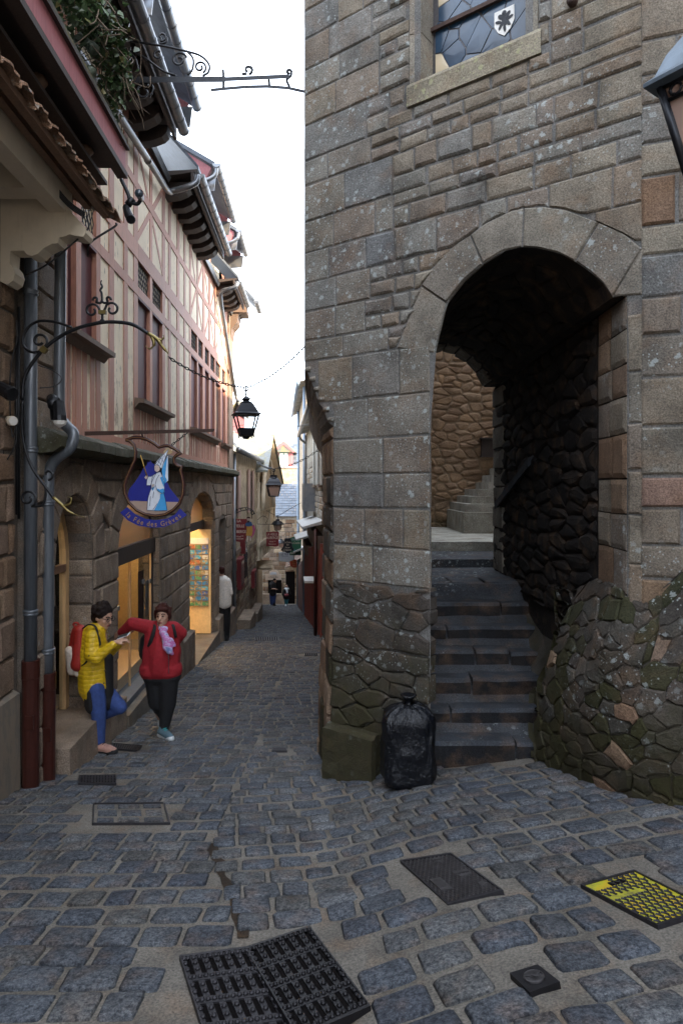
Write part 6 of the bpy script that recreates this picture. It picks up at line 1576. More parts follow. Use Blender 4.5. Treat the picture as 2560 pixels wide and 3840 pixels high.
slates('roof', M['slate'], bh, DS, -14, -2, (.3, 1.9), (-2.8, 4.2), .5, 10)
dm = part('dormer_wall', M['redwood'], bh, DS, -6.0, -4.6, 1.4, 3.3, -2, .9)
part('dormer_frame', plain('green_window_paint', (.06, .20, .15), .5), dm, DS, -5.75, -4.9, 1.5, 3.2, .9, .93); 
for a in (-5.68, -5.27): part('dormer_pane', M['white'], dm, DS, a, a + .32, 1.55, 3.12, .93, .95)
b = MB(); b.prism([DS(-6.4, 3.2, 1.3), DS(-5.3, 4.15, 1.3), DS(-4.3, 3.2, 1.3), DS(-4.45, 3.15, 1.3), DS(-5.3, 3.85, 1.3), DS(-6.25, 3.15, 1.3)], (0, .4, 0)); recalc(b.build('dormer_bargeboard', M['redwood'], dm))
b = MB(); b.prism([DS(-6.45, 3.2, 1.25), DS(-5.3, 4.25, 1.25), DS(-4.2, 3.2, 1.25)], (0, 3, 0)); recalc(b.build('dormer_roof', M['slate_moss'], dm))
ah = thing('hillside_roof', 'huge pale sunlit roof on the hillside beyond the street', 'building', V((-8, 85, EYE)))
AS = lambda u, z, p=0.: V((u, 85 - p, EYE + z))
part('wall', M['cream_wall'], ah, AS, -30, 12, -12, 3.4, -14, 0)
b = MB(); b.poly([AS(-30, 3.4, .5), AS(12, 3.4, .5), AS(12, 9.0, -8), AS(-30, 7.6, -8)]); b.build('roof', plain('pale_roof', (.46, .43, .37), .8), ah)
b = MB(); b.prism([AS(-6.5, 4.6, -1), AS(-5.0, 4.6, -1), AS(-5.75, 5.6, -1)], (0, 2, 0)); recalc(b.build('roof_vent', M['slate'], ah))
# unseen house added behind the viewer's right shoulder to block the sun
oh = thing('sun_block_house', 'unseen tall house added right of the square to keep the sun off it', 'house', V((3.4, 0, gz(3.4, 0))))
b = MB(); hx = lambda x0, x1, y0, y1, z0, z1: b.hexa([V((x0, y0, EYE + z0)), V((x1, y0, EYE + z0)), V((x1, y1, EYE + z0)), V((x0, y1, EYE + z0)), V((x0, y0, EYE + z1)), V((x1, y0, EYE + z1)), V((x1, y1, EYE + z1)), V((x0, y1, EYE + z1))])
hx(3.9, 10.5, -9, 2.8, -3, 7.0); recalc(b.build('wall', M['grey_wall'], oh))
b = MB(); b.prism([V((3.5, -9.3, EYE + 6.9)), V((10.9, -9.3, EYE + 6.9)), V((7.2, -9.3, EYE + 12))], (0, 12.4, 0)); recalc(b.build('roof', M['slate'], oh))
# right row
RS1 = wallS(-.38, 17, -.0957)
g1 = thing('grey_stone_house', 'grey rubble house with pale shutters above red-brown shopfronts on the right', 'house', RS1(17, gz(-.4, 17) - EYE))
Rm = lambda u, z, p=0.: RS1(u, z, -p)
part('masonry', M['grey_wall'], g1, Rm, 13.7, 30, -8, 2.45, -5, 0)
zr = [-.9]
while zr[-1] < 2.3: zr.append(min(2.42, zr[-1] + U(.18, .28)))
lay(Rm, 'stone', [M['grey_wall'], M['cream_wall'], M['grey_wall']], g1, zr, 17.5, 29.9, .4, .9, limit=170, out=.03, gap=.012, bevel=.02, jit=.01, seg=.6)
slates('roof', M['slate_old'], g1, Rm, 13.6, 30.2, (.35, 2.45), (-3.5, 3.65), .4, 12)
b = MB(); b.tube([Rm(13.7, 2.43, .38), Rm(30.3, 2.43, .38)], .09, 10); b.tube(bez([Rm(29.4, 2.4, .38), Rm(29.5, 2.2, .3), Rm(29.6, 2.0, .08), Rm(29.6, 1.7, .07), Rm(29.6, -6, .07)], 5), .05, 8); b.build('gutter', M['zinc'], g1)
shut = plain('pale_green_grey_shutter', (.42, .44, .41), .6)
for u in (18.6, 21.0):
    wv = part('window', M['winglass'], g1, Rm, u, u + .9, .1, 1.7, .02, .04)
    for a in (u - .65, u + .95): part('shutter', shut, g1, Rm, a, a + .6, .05, 1.75, .05, .10)
    part('window_sill', M['granite'], g1, Rm, u - .1, u + 1., -.02, .08, .0, .14)
part('vent_box', M['zinc'], g1, Rm, 22.3, 24.2, -.85, .12, .0, .42)
for (a, c, z, d) in ((18.2, 24.6, -1.05, .62), (25, 29.5, -1.95, .62)):
    b = MB(); b.hexa([Rm(a, z, 0), Rm(c, z - .15, 0), Rm(c, z - .3, d), Rm(a, z - .15, d), Rm(a, z + .10, 0), Rm(c, z - .05, 0), Rm(c, z - .24, d), Rm(a, z - .09, d)]); recalc(b.build('canopy', M.setdefault('canopy', plain('grey_white_canopy', (.40, .40, .38), .6)), g1))
    part('fascia', M['sill'], g1, Rm, a + .1, c - .1, z - .75, z - .35, .0, .22)
rb = M.setdefault('redbrown', plain('red_brown_shop_paint', (.20, .040, .024), .45))
u = 17.4
while u < 29.3:
    zt = -1.55 - .11 * (u - 17.4); zb = gz(-.6, u) - EYE
    part('shop_post', rb, g1, Rm, u, u + .16, zb, zt, .0, .16)
    if u < 28.4:
        pn = part('shop_panel', M['winglass'] if int(u) % 2 else M['darkwood'], g1, Rm, u + .17, u + 1.0, zb + .5, zt, .0, .06); part('stall_riser', M['maroon'], g1, Rm, u + .17, u + 1.0, zb, zb + .5, .0, .09)
    u += 1.02
part('counter_flap', M['white'], g1, Rm, 19.6, 20.6, -2.95, -2.88, .1, .5)
b = MB(); b.tube([Rm(18.1, -1.2, .25), Rm(18.1, gz(-.5, 18) - EYE, .25)], .05, 8); b.build('rain_pipe', M['castbrown'], g1)
g2 = thing('tall_far_house', 'tall far house with brown quoins and a warm lit end wall on the right', 'house', RS1(31, gz(-2, 31) - EYE))
part('masonry', M['cream_wall'], g2, Rm, 30.02, 44, -9, 4.9, -6, .02)
for i in range(24): part('quoin', M['brown'], g2, Rm, 43.3 - .2 * (i % 2), 44.03, -7 + .5 * i, -6.52 + .5 * i, -.2, .07) if -7 + .5 * i < 4.6 else None
slates('roof', M['slate_old'], g2, Rm, 29.9, 44.2, (.4, 4.9), (-4, 6.2), .5, 10)
b = MB(); b.tube([Rm(29.9, 4.88, .42), Rm(44.3, 4.88, .42)], .09, 10); b.tube([Rm(30.6, 4.8, .1), Rm(30.6, -8, .1)], .06, 8); b.tube([Rm(40.6, 4.8, .1), Rm(40.6, -8, .1)], .08, 8, mi=0); b.build('gutter', plain('blue_grey_pipe', (.20, .27, .36), .5), g2)
u = 30.6
while u < 43:
    zb = gz(-2, u) - EYE; part('shop_panel', M['darkwood'] if int(u * 2) % 3 else rb, g2, Rm, u, u + .9, zb, zb + 2.5, .0, .14); u += 1.0
b = MB(); b.hexa([Rm(31, -3.0, 0), Rm(36, -3.4, 0), Rm(36, -3.6, .6), Rm(31, -3.2, .6), Rm(31, -2.9, 0), Rm(36, -3.3, 0), Rm(36, -3.54, .6), Rm(31, -3.14, .6)]); recalc(b.build('canopy', M['canopy'], g2))
for i in range(14):
    u = 38 + .4 * i; b = MB(); b.prism([Rm(u, -4.6, .75), Rm(u + .36, -4.62, .75), Rm(u + .36, -4.2, 0), Rm(u, -4.18, 0)], (0, 0, -.04)); recalc(b.build('awning_slat', M['sill'], g2))
# ------------------------------------------------ hanging signs
def hang(name, lab, cat, poly, Y, m, texts, top, grp=None, th=.03):
    c = P(sum(p[0] for p in poly) / len(poly), min(p[1] for p in poly), Y); t = thing(name, lab, cat, c, grp)
    b = MB(); b.prism([P(x, y, Y) for x, y in poly], (0, th, 0)); recalc(b.build('board', m, t))
    for s, x, y, h, mm, sx in texts: text_mesh('lettering', s, h * Y / F * 1.38, mm, t, axes(P(x, y, Y - .008), (1, 0, 0), (0, 0, 1)), .004, sx=sx)
    b = MB(); 
    for p, q in top: b.tube(bez([P(*k, Y) for k in ([p, q] if not isinstance(p, list) else p + [q])], 5), .011, 5)
    b.build('hanger', M['iron'], t); return t
RED, CRM, GRN, PNK = col_('sign_red', (.17, .015, .020)), col_('sign_cream', (.68, .56, .46)), col_('sign_green', (.02, .12, .065)), col_('sign_pink', (.42, .08, .20))
si = hang('inn_sign', 'dark red inn sign lettered LA VIEILLE AUBERGE with a painted pilgrim beside it', 'inn sign', [(873, 1946), (926, 1946), (927, 2005), (920, 2028), (905, 2034), (888, 2030), (873, 2029)], 19.4, RED,
  [('LA', 896, 1954, 10, CRM, .95), ('VIEILLE', 898, 1973, 11, CRM, .80), ('AUBERGE', 898, 1994, 11, CRM, .78), ('Hôtel **', 899, 2012, 7, CRM, .85), ('Restaurant', 898, 2020, 6, CRM, .85)], [((944, 1945), (944, 1917))], 'red inn signs')
iron('scroll_bracket', [bez([P(x, y, 19.4) for x, y in L], 5) for L in ([(862, 1943), (868, 1926), (890, 1910), (920, 1903), (945, 1912), (956, 1928)], [(862, 1943), (880, 1928), (905, 1916), (935, 1912), (944, 1918)])] + [sp(948, 1924, 8, 3, 60, 400, 19.4), sp(872, 1926, 5, 2, 0, 300, 19.4), sp(888, 1917, 5, 2, 0, 300, 19.4), sp(905, 1910, 5, 2, 0, 300, 19.4), sp(925, 1908, 5, 2, 0, 300, 19.4)], .012, M['iron'], si)
fg = [('figure_cloak', [(940, 1972), (953, 1968), (958, 1985), (952, 2005), (942, 2018), (936, 2000)], 2, PNK), ('figure_tunic', [(924, 1972), (946, 1972), (948, 1990), (944, 2010), (922, 2008), (926, 1990)], 3, col_('ochre_paint', (.50, .27, .05))), ('figure_cape', [(920, 1964), (930, 1955), (942, 1957), (948, 1970), (934, 1974), (921, 1973)], 4, col_('cape_blue', (.03, .09, .22))), ('figure_head', [(926, 1944), (934, 1942), (938, 1948), (936, 1956), (928, 1956)], 4, SKIN), ('figure_hat', [(923, 1944), (928, 1938), (936, 1938), (941, 1944)], 5, MAR), ('figure_leg', [(926, 2010), (932, 2010), (930, 2032), (925, 2032)], 2, SKIN), ('figure_leg', [(936, 2010), (941, 2010), (941, 2028), (936, 2028)], 2, SKIN), ('figure_beard', [(927, 1952), (937, 1952), (934, 1960), (929, 1960)], 6, MAR)]
for nm, pl, l, m in fg: flat(nm, pl, l * 3, m, si, 19.4, lambda x, y: (x, y), .012)
hang('inn_sign', 'smaller dark red inn sign lettered LA VIEILLE AUBERGE hanging above mid street', 'inn sign', [(998, 1995), (1045, 1994), (1045, 2047), (1030, 2050), (1022, 2048), (999, 2049)], 27., RED,
  [('LA VIEILLE', 1021, 2004, 9, CRM, .70), ('AUBERGE', 1021, 2017, 10, CRM, .76), ('Hôtel **', 1022, 2031, 6, CRM, .85), ('Restaurant', 1021, 2040, 6, CRM, .75)], [([(966, 1965), (1000, 1966)], (1095, 1963)), ((1007, 1966), (1007, 1994)), ((1038, 1966), (1038, 1994)), ([(966, 1950), (985, 1935), (1003, 1945)], (996, 1963))], 'red inn signs')
hang('bell_sign', 'black bell-shaped sign with cream words La Cloche Bar Glacier Crêperie', 'shop sign', [(1068, 2018), (1088, 2018), (1094, 2034), (1096, 2050), (1103, 2062), (1090, 2068), (1084, 2074), (1074, 2074), (1068, 2068), (1052, 2064), (1062, 2050), (1064, 2034)], 30., M['lampblack'],
  [('La Cloche', 1079, 2034, 7, CRM, .6), ('Bar', 1079, 2043, 6, CRM, .9), ('Glacier', 1078, 2053, 6, CRM, .8), ('Crêperie', 1077, 2062, 7, CRM, .85)], [([(1020, 1992), (1060, 1994), (1100, 1994)], (1150, 1990)), ((1073, 1994), (1073, 2018)), ((1084, 1994), (1084, 2018))])
hang('creperie_sign', 'green pointed sign lettered CREPERIE la Cloche glacier BAR', 'shop sign', [(1087, 2017), (1122, 2007), (1130, 2012), (1129, 2082), (1086, 2082)], 32., GRN,
  [('CREPERIE', 1108, 2023, 8, WHT, .66), ('la Cloche', 1109, 2036, 9, CRM, .68), ('glacier', 1112, 2064, 8, SKY, .8), ('BAR', 1099, 2075, 9, CRM, .85)], [((1105, 2010), (1105, 1996))])
hang('mount_sign', 'white sign lettered LE TRIP with a blue mount drawing', 'shop sign', [(1045, 2070), (1104, 2070), (1104, 2098), (1078, 2108), (1046, 2102)], 33.5, WHT,
  [('LE TRIP', 1068, 2079, 8, DK, .85), ('RESTAURANT', 1069, 2086, 3, DK, .9)], [((1060, 2070), (1060, 2060)), ((1095, 2070), (1095, 2050))])
hang('round_sign', 'small red oval sign with yellow lettering low on the right', 'shop sign', [(1086, 2108), (1092, 2100), (1112, 2098), (1113, 2128), (1098, 2129), (1088, 2122)], 35., col_('sign_orange_red', (.33, .04, .015)),
  [('Restaurant', 1102, 2105, 4, GILT, .8), ('moules', 1101, 2112, 4, GILT, .9), ('vins', 1103, 2120, 5, GILT, .9)], [((1112, 2105), (1125, 2105))])
ms = hang('mutton_sign', 'cream arched sign of a white sheep lettered Le Mouton Blanc over the far doorway', 'inn sign', [(995, 2175), (1055, 2175), (1055, 2152), (1047, 2152), (1043, 2142), (1033, 2137), (1022, 2137), (1011, 2142), (1007, 2152), (995, 2152)], 44., CRM,
  [('Le Mouton Blanc', 1025, 2164, 5, MAR, .80)], [((1007, 2140), (1010, 2150))])
flat('sheep', [(1012, 2157), (1013, 2148), (1020, 2145), (1034, 2146), (1038, 2151), (1036, 2158), (1034, 2154), (1018, 2155)], 8, WHT, ms, 44., lambda x, y: (x, y), .02)
# ---------------------------------------------------------------- people
def fuse(mb, name, m, parent, vox, it=4):
    me = mb.data('tmp'); o = bpy.data.objects.new('tmp', me); col.objects.link(o)
    r = o.modifiers.new('r', 'REMESH'); r.mode = 'VOXEL'; r.voxel_size = vox; r.use_smooth_shade = True
    s = o.modifiers.new('s', 'SMOOTH'); s.iterations = it; s.factor = .5
    dg = bpy.context.evaluated_depsgraph_get(); dg.update(); res = bpy.data.meshes.new_from_object(o.evaluated_get(dg)); res.name = name
    bpy.data.objects.remove(o); bpy.data.meshes.remove(me)
    L = rootloc(parent) if parent is not None else V((0, 0, 0))
    res.transform(Matrix.Translation(-L)); res.materials.clear(); res.materials.append(m)
    res.polygons.foreach_set('use_smooth', [True] * len(res.polygons))
    o = bpy.data.objects.new(name, res); col.objects.link(o)
    if parent is not None: o.parent = parent
    return o
def skin(n, c): return plain(n, c, .5, var=.10, sc=30, bs=.05)
def cloth(n, c, rough=.85, quilt=None):
    k = N(n); f = k.noise(30, 5); b = k.ramp(f, [(.3, tuple(q * .82 for q in c)), (.7, tuple(min(1, q * 1.15) for q in c))])
    h = k.noise(11, 5, .6)
    if quilt:
        wv = k.new('TexWave'); wv.bands_direction = 'Z'; wv.inputs['Scale'].default_value = quilt; wv.inputs['Distortion'].default_value = 1.2; wv.inputs['Detail'].default_value = 2; k.ln(k.P(), wv.inputs[0])
        g = k.math('POWER', wv.outputs['Fac'], .35); h = k.math('ADD', h, k.math('MULTIPLY', g, .4)); b = k.mix(k.mapr(g, .2, .5, .16, 0.), b, tuple(q * .55 for q in c))
    return k.out(b, rough, 0., h, .55, .02)
M['skin1'] = skin('skin_fair', (.46, .27, .19)); M['hair1'] = plain('dark_brown_hair', (.011, .006, .005), .7, var=.4, sc=60, bs=.5); M['hair2'] = plain('auburn_hair', (.040, .009, .006), .65, var=.4, sc=60, bs=.5)
for k_ in ('hair1', 'hair2'): M[k_].node_tree.nodes['Principled BSDF'].inputs['Specular IOR Level'].default_value = .2
M['jeans'] = cloth('blue_jeans', (.030, .060, .20)); M['trousers'] = cloth('black_trousers', (.008, .008, .010)); M['pink'] = cloth('pink_leather', (.40, .22, .17), .5)
def hand(b, w_, fdir, up, s=1., curl=.5, side=1.):
    """palm capsule with five unequal bent fingers; w_ wrist, fdir finger direction, up = back of hand"""
    f = V(fdir).normalized(); u = V(up); u = (u - f * u.dot(f)).normalized(); a = f.cross(u) * side; w_ = V(w_)
    for k in (-1, -.35, .35, 1): b.cap(w_ + a * .010 * k * s, w_ + f * .075 * s + a * .026 * k * s, .017 * s, .0125 * s)
    for k, L in zip((-1.05, -.36, .34, 1.0), (.060, .074, .078, .070)):
        p = w_ + f * .078 * s + a * .027 * k * s; d1 = (f * math.cos(curl * .5) - u * math.sin(curl * .5)); q = p + d1 * L * .5 * s; d2 = (f * math.cos(curl * 1.4) - u * math.sin(curl * 1.4)); r = q + d2 * L * .5 * s
        b.cap(p, q, .0092 * s, .0085 * s, 8); b.cap(q, r, .0085 * s, .0072 * s, 8)
    p = w_ + f * .022 * s + a * .022 * s; q = p + (f * .6 + a * .75 - u * .3).normalized() * .042 * s; r = q + (f * .9 + a * .15 - u * .3).normalized() * .034 * s
    b.cap(p, q, .012 * s, .010 * s, 8); b.cap(q, r, .010 * s, .008 * s, 8)
def head(b, c, fwd, s=1., tilt=0.):
    f = V(fwd).normalized(); up = V((0, 0, 1)); up = (up * math.cos(tilt) + f * math.sin(tilt)).normalized(); f = (f - up * f.dot(up)).normalized(); r = f.cross(up); R_ = Matrix((r, f, up)).transposed(); c = V(c)
    b.ell(c + up * .018 * s, (.077 * s, .095 * s, .100 * s), 18, 12, R_); b.ell(c + f * .022 * s - up * .045 * s, (.062 * s, .070 * s, .075 * s), 16, 10, R_)
    b.ell(c + f * .068 * s - up * .098 * s, (.026 * s, .022 * s, .02 * s), 10, 6, R_)
    b.cap(c + f * .092 * s + up * .012 * s, c + f * .112 * s - up * .028 * s, .010 * s, .016 * s, 8)
    b.ell(c + f * .086 * s - up * .062 * s, (.027 * s, .014 * s, .012 * s), 10, 6, R_)
    for k in (-1, 1): b.ell(c + r * .078 * k * s - up * .008 * s - f * .008 * s, (.012 * s, .022 * s, .032 * s), 10, 6, R_); b.ell(c + r * .040 * k * s + f * .066 * s - up * .028 * s, (.026 * s, .02 * s, .022 * s), 8, 6, R_)
    return R_, r, f, up
def face(c, R_, r, f, up, parent, s=1., mouth=True):
    c = V(c)
    for k in (-1, 1):
        b = MB(); b.ell(c + r * .031 * k * s + f * .094 * s + up * .012 * s, (.014 * s, .008 * s, .008 * s), 10, 6, R_); b.build('eye', M['hair1'], parent)
        b = MB(); b.tube([c + r * .014 * k * s + f * .098 * s + up * .034 * s, c + r * .034 * k * s + f * .094 * s + up * .040 * s, c + r * .052 * k * s + f * .082 * s + up * .032 * s], .005 * s, 6); b.build('eyebrow', M['hair1'], parent)
    b = MB(); b.ell(c + f * .098 * s - up * .064 * s, (.025 * s, .006 * s, .010 * s), 12, 6, R_); b.build('mouth', col_('lips', (.22, .05, .045)), parent)

# --- woman in the yellow jacket
Y0 = 6.85; J = lambda x, y, d=0.: P(x, y, Y0 + d)
p1 = thing('person', 'person in a quilted yellow jacket and blue jeans bent over a phone', 'person', J(390, 2818))
b = MB(); hc = J(388, 2313); R_, r_, f_, u_ = head(b, hc, (1, -.45, 0), 1.0, .28)
b.cap(J(362, 2375), J(380, 2340), .058, .052); b.cap(J(362, 2385), J(362, 2545), .11, .12)
b.cap(J(352, 2392, -.15), J(350, 2460, -.20), .044, .040); b.cap(J(352, 2462, -.20), J(432, 2410, -.20), .040, .028); b.cap(J(378, 2395, .14), J(405, 2462, .14), .045, .04); b.cap(J(405, 2462, .14), J(452, 2405, -.02), .04, .028)
hand(b, J(432, 2408, -.20), (1, .3, .25), (-.3, -.3, 1), 1.0, .7); hand(b, J(450, 2408, -.02), (.9, -.35, .55), (.2, .9, -.4), 1.0, .8, -1)
b.cap(J(362, 2570, -.08), J(371, 2676, -.10), .085, .06); b.cap(J(371, 2676, -.10), J(371, 2795, -.08), .055, .038); b.cap(J(375, 2570, .08), J(452, 2652, .03), .085, .06); b.cap(J(452, 2652, .03), J(338, 2706, .2), .055, .036)
body = fuse(b, 'body', M['skin1'], p1, .0085, 3); face(hc, R_, r_, f_, u_, body)
b = MB(); S_ = lambda q: (hc + r_ * q[0] + f_ * q[1] + u_ * q[2])
b.ell(S_((0, -.026, .05)), (.102, .108, .105), 16, 10, R_); b.ell(S_((0, -.062, -.015)), (.09, .078, .085), 14, 9, R_)
for k in range(46):
    a, e = U(0, 6.28), U(-.15, 1.45); q = S_((.099 * math.cos(a) * math.cos(e), -.026 + .108 * math.sin(a) * math.cos(e) * (1 if math.sin(a) < .3 else .75), .05 + .106 * math.sin(e))); b.ell(q, (U(.014, .028),) * 3, 7, 5)
fuse(b, 'hair', M['hair1'], body, .009, 1)
M['yellow'] = cloth('yellow_quilted_nylon', (.62, .40, .012), .42, 7.)
b = MB()
b.cap(J(352, 2380, -.02), J(350, 2440), .130, .160); b.cap(J(350, 2440), J(356, 2572), .165, .172); b.cap(J(344, 2560, -.06), J(350, 2602, -.06), .120, .115); b.cap(J(375, 2560, .07), J(382, 2588, .07), .10, .10); b.cap(J(368, 2375), J(378, 2352), .075, .070)
b.cap(J(350, 2386, -.15), J(345, 2455, -.20), .084, .078); b.cap(J(345, 2455, -.20), J(364, 2466, -.22), .076, .070); b.cap(J(362, 2466, -.22), J(424, 2418, -.21), .066, .044); b.cap(J(372, 2385, .12), J(398, 2462, .15), .070, .062); b.cap(J(398, 2462, .15), J(444, 2420, .0), .060, .042)
jk = fuse(b, 'jacket', M['yellow'], p1, .011, 3)
b = MB()
for x, y in ((411, 2385), (403, 2372), (394, 2515), (390, 2562)): b.ell(J(x, y, -.165 if y > 2500 else -.11), (.010, .010, .010), 8, 6)
b.build('button', M['brass'], jk)['kind'] = 'stuff'
b = MB()
pts = [J(300 + 8 + (i * 100 / 22), 2588 + 6 * math.sin(i / 22 * 3.1), -.06 - .12 * math.sin(math.pi * i / 22)) for i in range(23)]
b = MB(); b.cap(J(405, 2470, -.02), J(400, 2600), .06, .075); b.cap(J(358, 2590, -.06), J(358, 2640, -.07), .125, .112); b.cap(J(385, 2590, .04), J(398, 2626, .03), .12, .108); fuse(b, 'black_tunic', M['black'], p1, .012, 2)
b = MB(); b.cap(J(360, 2580, -.08), J(371, 2676, -.10), .105, .080); b.cap(J(371, 2676, -.10), J(371, 2785, -.08), .078, .066); b.cap(J(378, 2580, .08), J(450, 2652, .03), .105, .078); b.cap(J(450, 2652, .03), J(344, 2700, .19), .072, .055); fuse(b, 'jeans', M['jeans'], p1, .011, 3)
def shoe(nm, heel, toe, up, m, sole, parent, s=1.):
    heel, toe, up = V(heel), V(toe), V(up).normalized(); d = (toe - heel); b = MB()
    b.cap(heel + up * .045 * s, heel + d * .25 + up * .055 * s, .040 * s, .042 * s); b.cap(heel + d * .2 + up * .05 * s, heel + d * .75 + up * .030 * s, .045 * s, .040 * s); b.cap(heel + d * .7 + up * .032 * s, toe + up * .026 * s - d * .05, .042 * s, .030 * s); b.cap(heel + d * .12 + up * .05 * s, heel + d * .16 + up * .095 * s, .042 * s, .040 * s)
    o = fuse(b, nm, m, parent, .008, 2)
    b = MB(); b.cap(heel + up * .014 * s, toe - d * .04 + up * .014 * s, .040 * s, .036 * s); q = fuse(b, 'sole', sole, o, .009, 1)
    b = MB(); side = d.cross(up).normalized()
    for i in range(4): c_ = heel + d * (.38 + .10 * i) + up * (.094 - .012 * i) * s; b.tube([c_ - side * .02 * s, c_ + side * .02 * s], .0045 * s, 5)
    b.build('laces', sole if nm != 'sport_shoe' else M['teal'], o)['kind'] = 'stuff'; return o
M['teal'] = col_('teal_lace', (.03, .36, .38)); M['sole_w'] = col_('white_sole', (.62, .66, .68)); M['sportgrey'] = cloth('grey_teal_mesh', (.10, .17, .21))
gy = lambda p: V((p[0], p[1], gz(p[0], p[1])))
hp, tp = J(352, 2812, -.08), J(432, 2816, -.16)
shoe('leather_shoe', gy(hp) + V((0, 0, .018)), gy(tp) + V((0, 0, .018)), (0, 0, 1), M['pink'], M['black'], p1, 1.15)
shoe('leather_shoe', J(334, 2716, .22), J(303, 2672, .24), (-.75, 0, -.6), M['pink'], M['black'], p1, .95)
b = MB(); b.tube([J(375, 2360, -.10), J(372, 2380, -.12), J(378, 2440, -.15)], .002, 5); b.build('earphone_wire', M['cable'], body)
b = MB(); c_ = S_((.030, .118, .012)); b.tube(arc(S_((.034, .108, .012)), .024, 0, 360, 12, r_, u_), .0035, 5, caps=False); b.tube(arc(S_((-.034, .108, .012)), .024, 0, 360, 12, r_, u_), .0035, 5, caps=False); b.tube([S_((.06, .10, .015)), S_((.084, .0, .015))], .003, 5); b.build('glasses', M['cable'], body)
# phone in her hands, backpack on her back
ph = thing('phone', 'dark phone with a pale case held by the person in yellow', 'phone', J(462, 2385, -.13)); R2 = axes((0, 0, 0), (1, -.25, .38), (.1, .9, .3)).to_3x3()
b = MB(); b.box(J(464, 2384, -.13), (.135, .068, .008), R2); b.build('case', M['sign_white'], ph); b = MB(); b.box(J(464, 2384, -.13) + R2 @ V((0, 0, .0055)), (.124, .060, .003), R2); b.build('screen', M['winglass'], ph)
bp = thing('backpack', 'red backpack with pale side pockets worn by the person in yellow', 'backpack', J(285, 2500, .02))
b = MB(); b.cap(J(298, 2372, .0), J(292, 2480), .085, .115); b.cap(J(285, 2440), J(286, 2500), .10, .105); b.cap(J(300, 2365, .08), J(296, 2490, .10), .07, .09); b.cap(J(300, 2365, -.06), J(296, 2490, -.07), .06, .085); fuse(b, 'bag', cloth('red_nylon', (.30, .016, .010), .6), bp, .012, 3)
b = MB(); b.cap(J(262, 2440, -.08), J(272, 2515, -.06), .05, .055); b.cap(J(268, 2450, -.10), J(290, 2528, -.09), .03, .03); fuse(b, 'side_pocket', cloth('off_white_nylon', (.55, .47, .40)), bp, .011, 2)
b = MB(); b.tube(bez([J(284, 2352, .02), J(276, 2340, .02), J(290, 2336, .02), J(302, 2352, .02)], 5), .012, 7); b.build('grab_loop', M['yellow'] if False else bp.children[0].data.materials[0], bp)
b = MB(); b.tube(bez([J(312, 2356, -.12), J(334, 2342, -.15), J(358, 2350, -.17), J(370, 2385, -.18), J(377, 2420, -.185)], 6), .016, 8, flat=.5); b.tube(bez([J(336, 2458, -.275), J(326, 2480, -.20), J(308, 2498, -.14)], 6), .013, 8, flat=.5); b.build('strap', M['black'], bp)

# --- woman in red
Y0 = 7.5
p2 = thing('person', 'person in a red zip hoodie and flowered scarf leaning one arm on the shop window', 'person', J(620, 2765))
b = MB(); hc = J(612, 2310, -.03); R_, r_, f_, u_ = head(b, hc, (-.08, -1, 0), .98, -.04)
b.cap(J(610, 2370), J(611, 2335), .058, .052); b.cap(J(608, 2390), J(606, 2500), .12, .12)
b.cap(J(565, 2345), J(497, 2332, .02), .052, .044); b.cap(J(497, 2332, .02), J(448, 2374, .14), .040, .028); hand(b, J(448, 2374, .14), (-.7, .5, -.5), (0, -.8, .5), 1., .3)
b.cap(J(655, 2350), J(684, 2372, .06), .052, .044); b.cap(J(684, 2372, .06), J(656, 2412, .14), .040, .03); hand(b, J(656, 2412, .14), (-.8, .1, -.4), (.3, .8, .1), 1., .6, -1)
b.cap(J(625, 2550), J(626, 2640), .10, .075); b.cap(J(626, 2640), J(618, 2735), .065, .04); b.cap(J(582, 2550, .05), J(588, 2640, .06), .10, .075); b.cap(J(588, 2640, .06), J(600, 2690, .38), .065, .04)
body = fuse(b, 'body', M['skin1'], p2, .0085, 3); face(hc, R_, r_, f_, u_, body, .98)
b = MB(); S_ = lambda q: (hc + r_ * q[0] + f_ * q[1] + u_ * q[2])
b.ell(S_((0, -.020, .045)), (.090, .098, .090), 16, 10, R_); b.ell(S_((0, -.05, -.01)), (.086, .065, .07), 14, 9, R_); b.cap(S_((-.055, .062, .085)), S_((.03, .085, .082)), .026, .022); b.cap(S_((-.083, .02, .05)), S_((-.082, .02, -.02)), .022, .016); b.cap(S_((.083, .02, .05)), S_((.082, .02, -.02)), .022, .016); b.cap(S_((.03, .085, .082)), S_((.075, .05, .06)), .024, .02)
for k in range(30):
    a, e = U(0, 6.28), U(.2, 1.45); q = S_((.088 * math.cos(a) * math.cos(e), -.02 + .098 * math.sin(a) * math.cos(e), .048 + .092 * math.sin(e))); b.ell(q, (U(.012, .022),) * 3, 7, 5)
fuse(b, 'hair', M['hair2'], body, .009, 1)
M['redcloth'] = cloth('red_fleece', (.30, .010, .018))
b = MB()
b.cap(J(578, 2362), J(575, 2440), .105, .115); b.cap(J(640, 2362), J(640, 2440), .105, .115); b.cap(J(608, 2360), J(606, 2440, -.03), .13, .155); b.cap(J(575, 2440), J(572, 2505, -.01), .125, .125); b.cap(J(640, 2440), J(632, 2505, -.01), .125, .125); b.cap(J(606, 2450, -.03), J(602, 2500, -.03), .16, .155); b.cap(J(572, 2510), J(636, 2510), .150, .150)
b.cap(J(574, 2356), J(497, 2338, .02), .088, .075); b.cap(J(497, 2338, .02), J(456, 2370, .12), .072, .048); b.cap(J(652, 2356), J(680, 2374, .06), .085, .072); b.cap(J(680, 2374, .06), J(662, 2408, .13), .070, .05); b.cap(J(588, 2345, .05), J(632, 2345, .05), .06, .06)
hd = fuse(b, 'hoodie', M['redcloth'], p2, .011, 3)
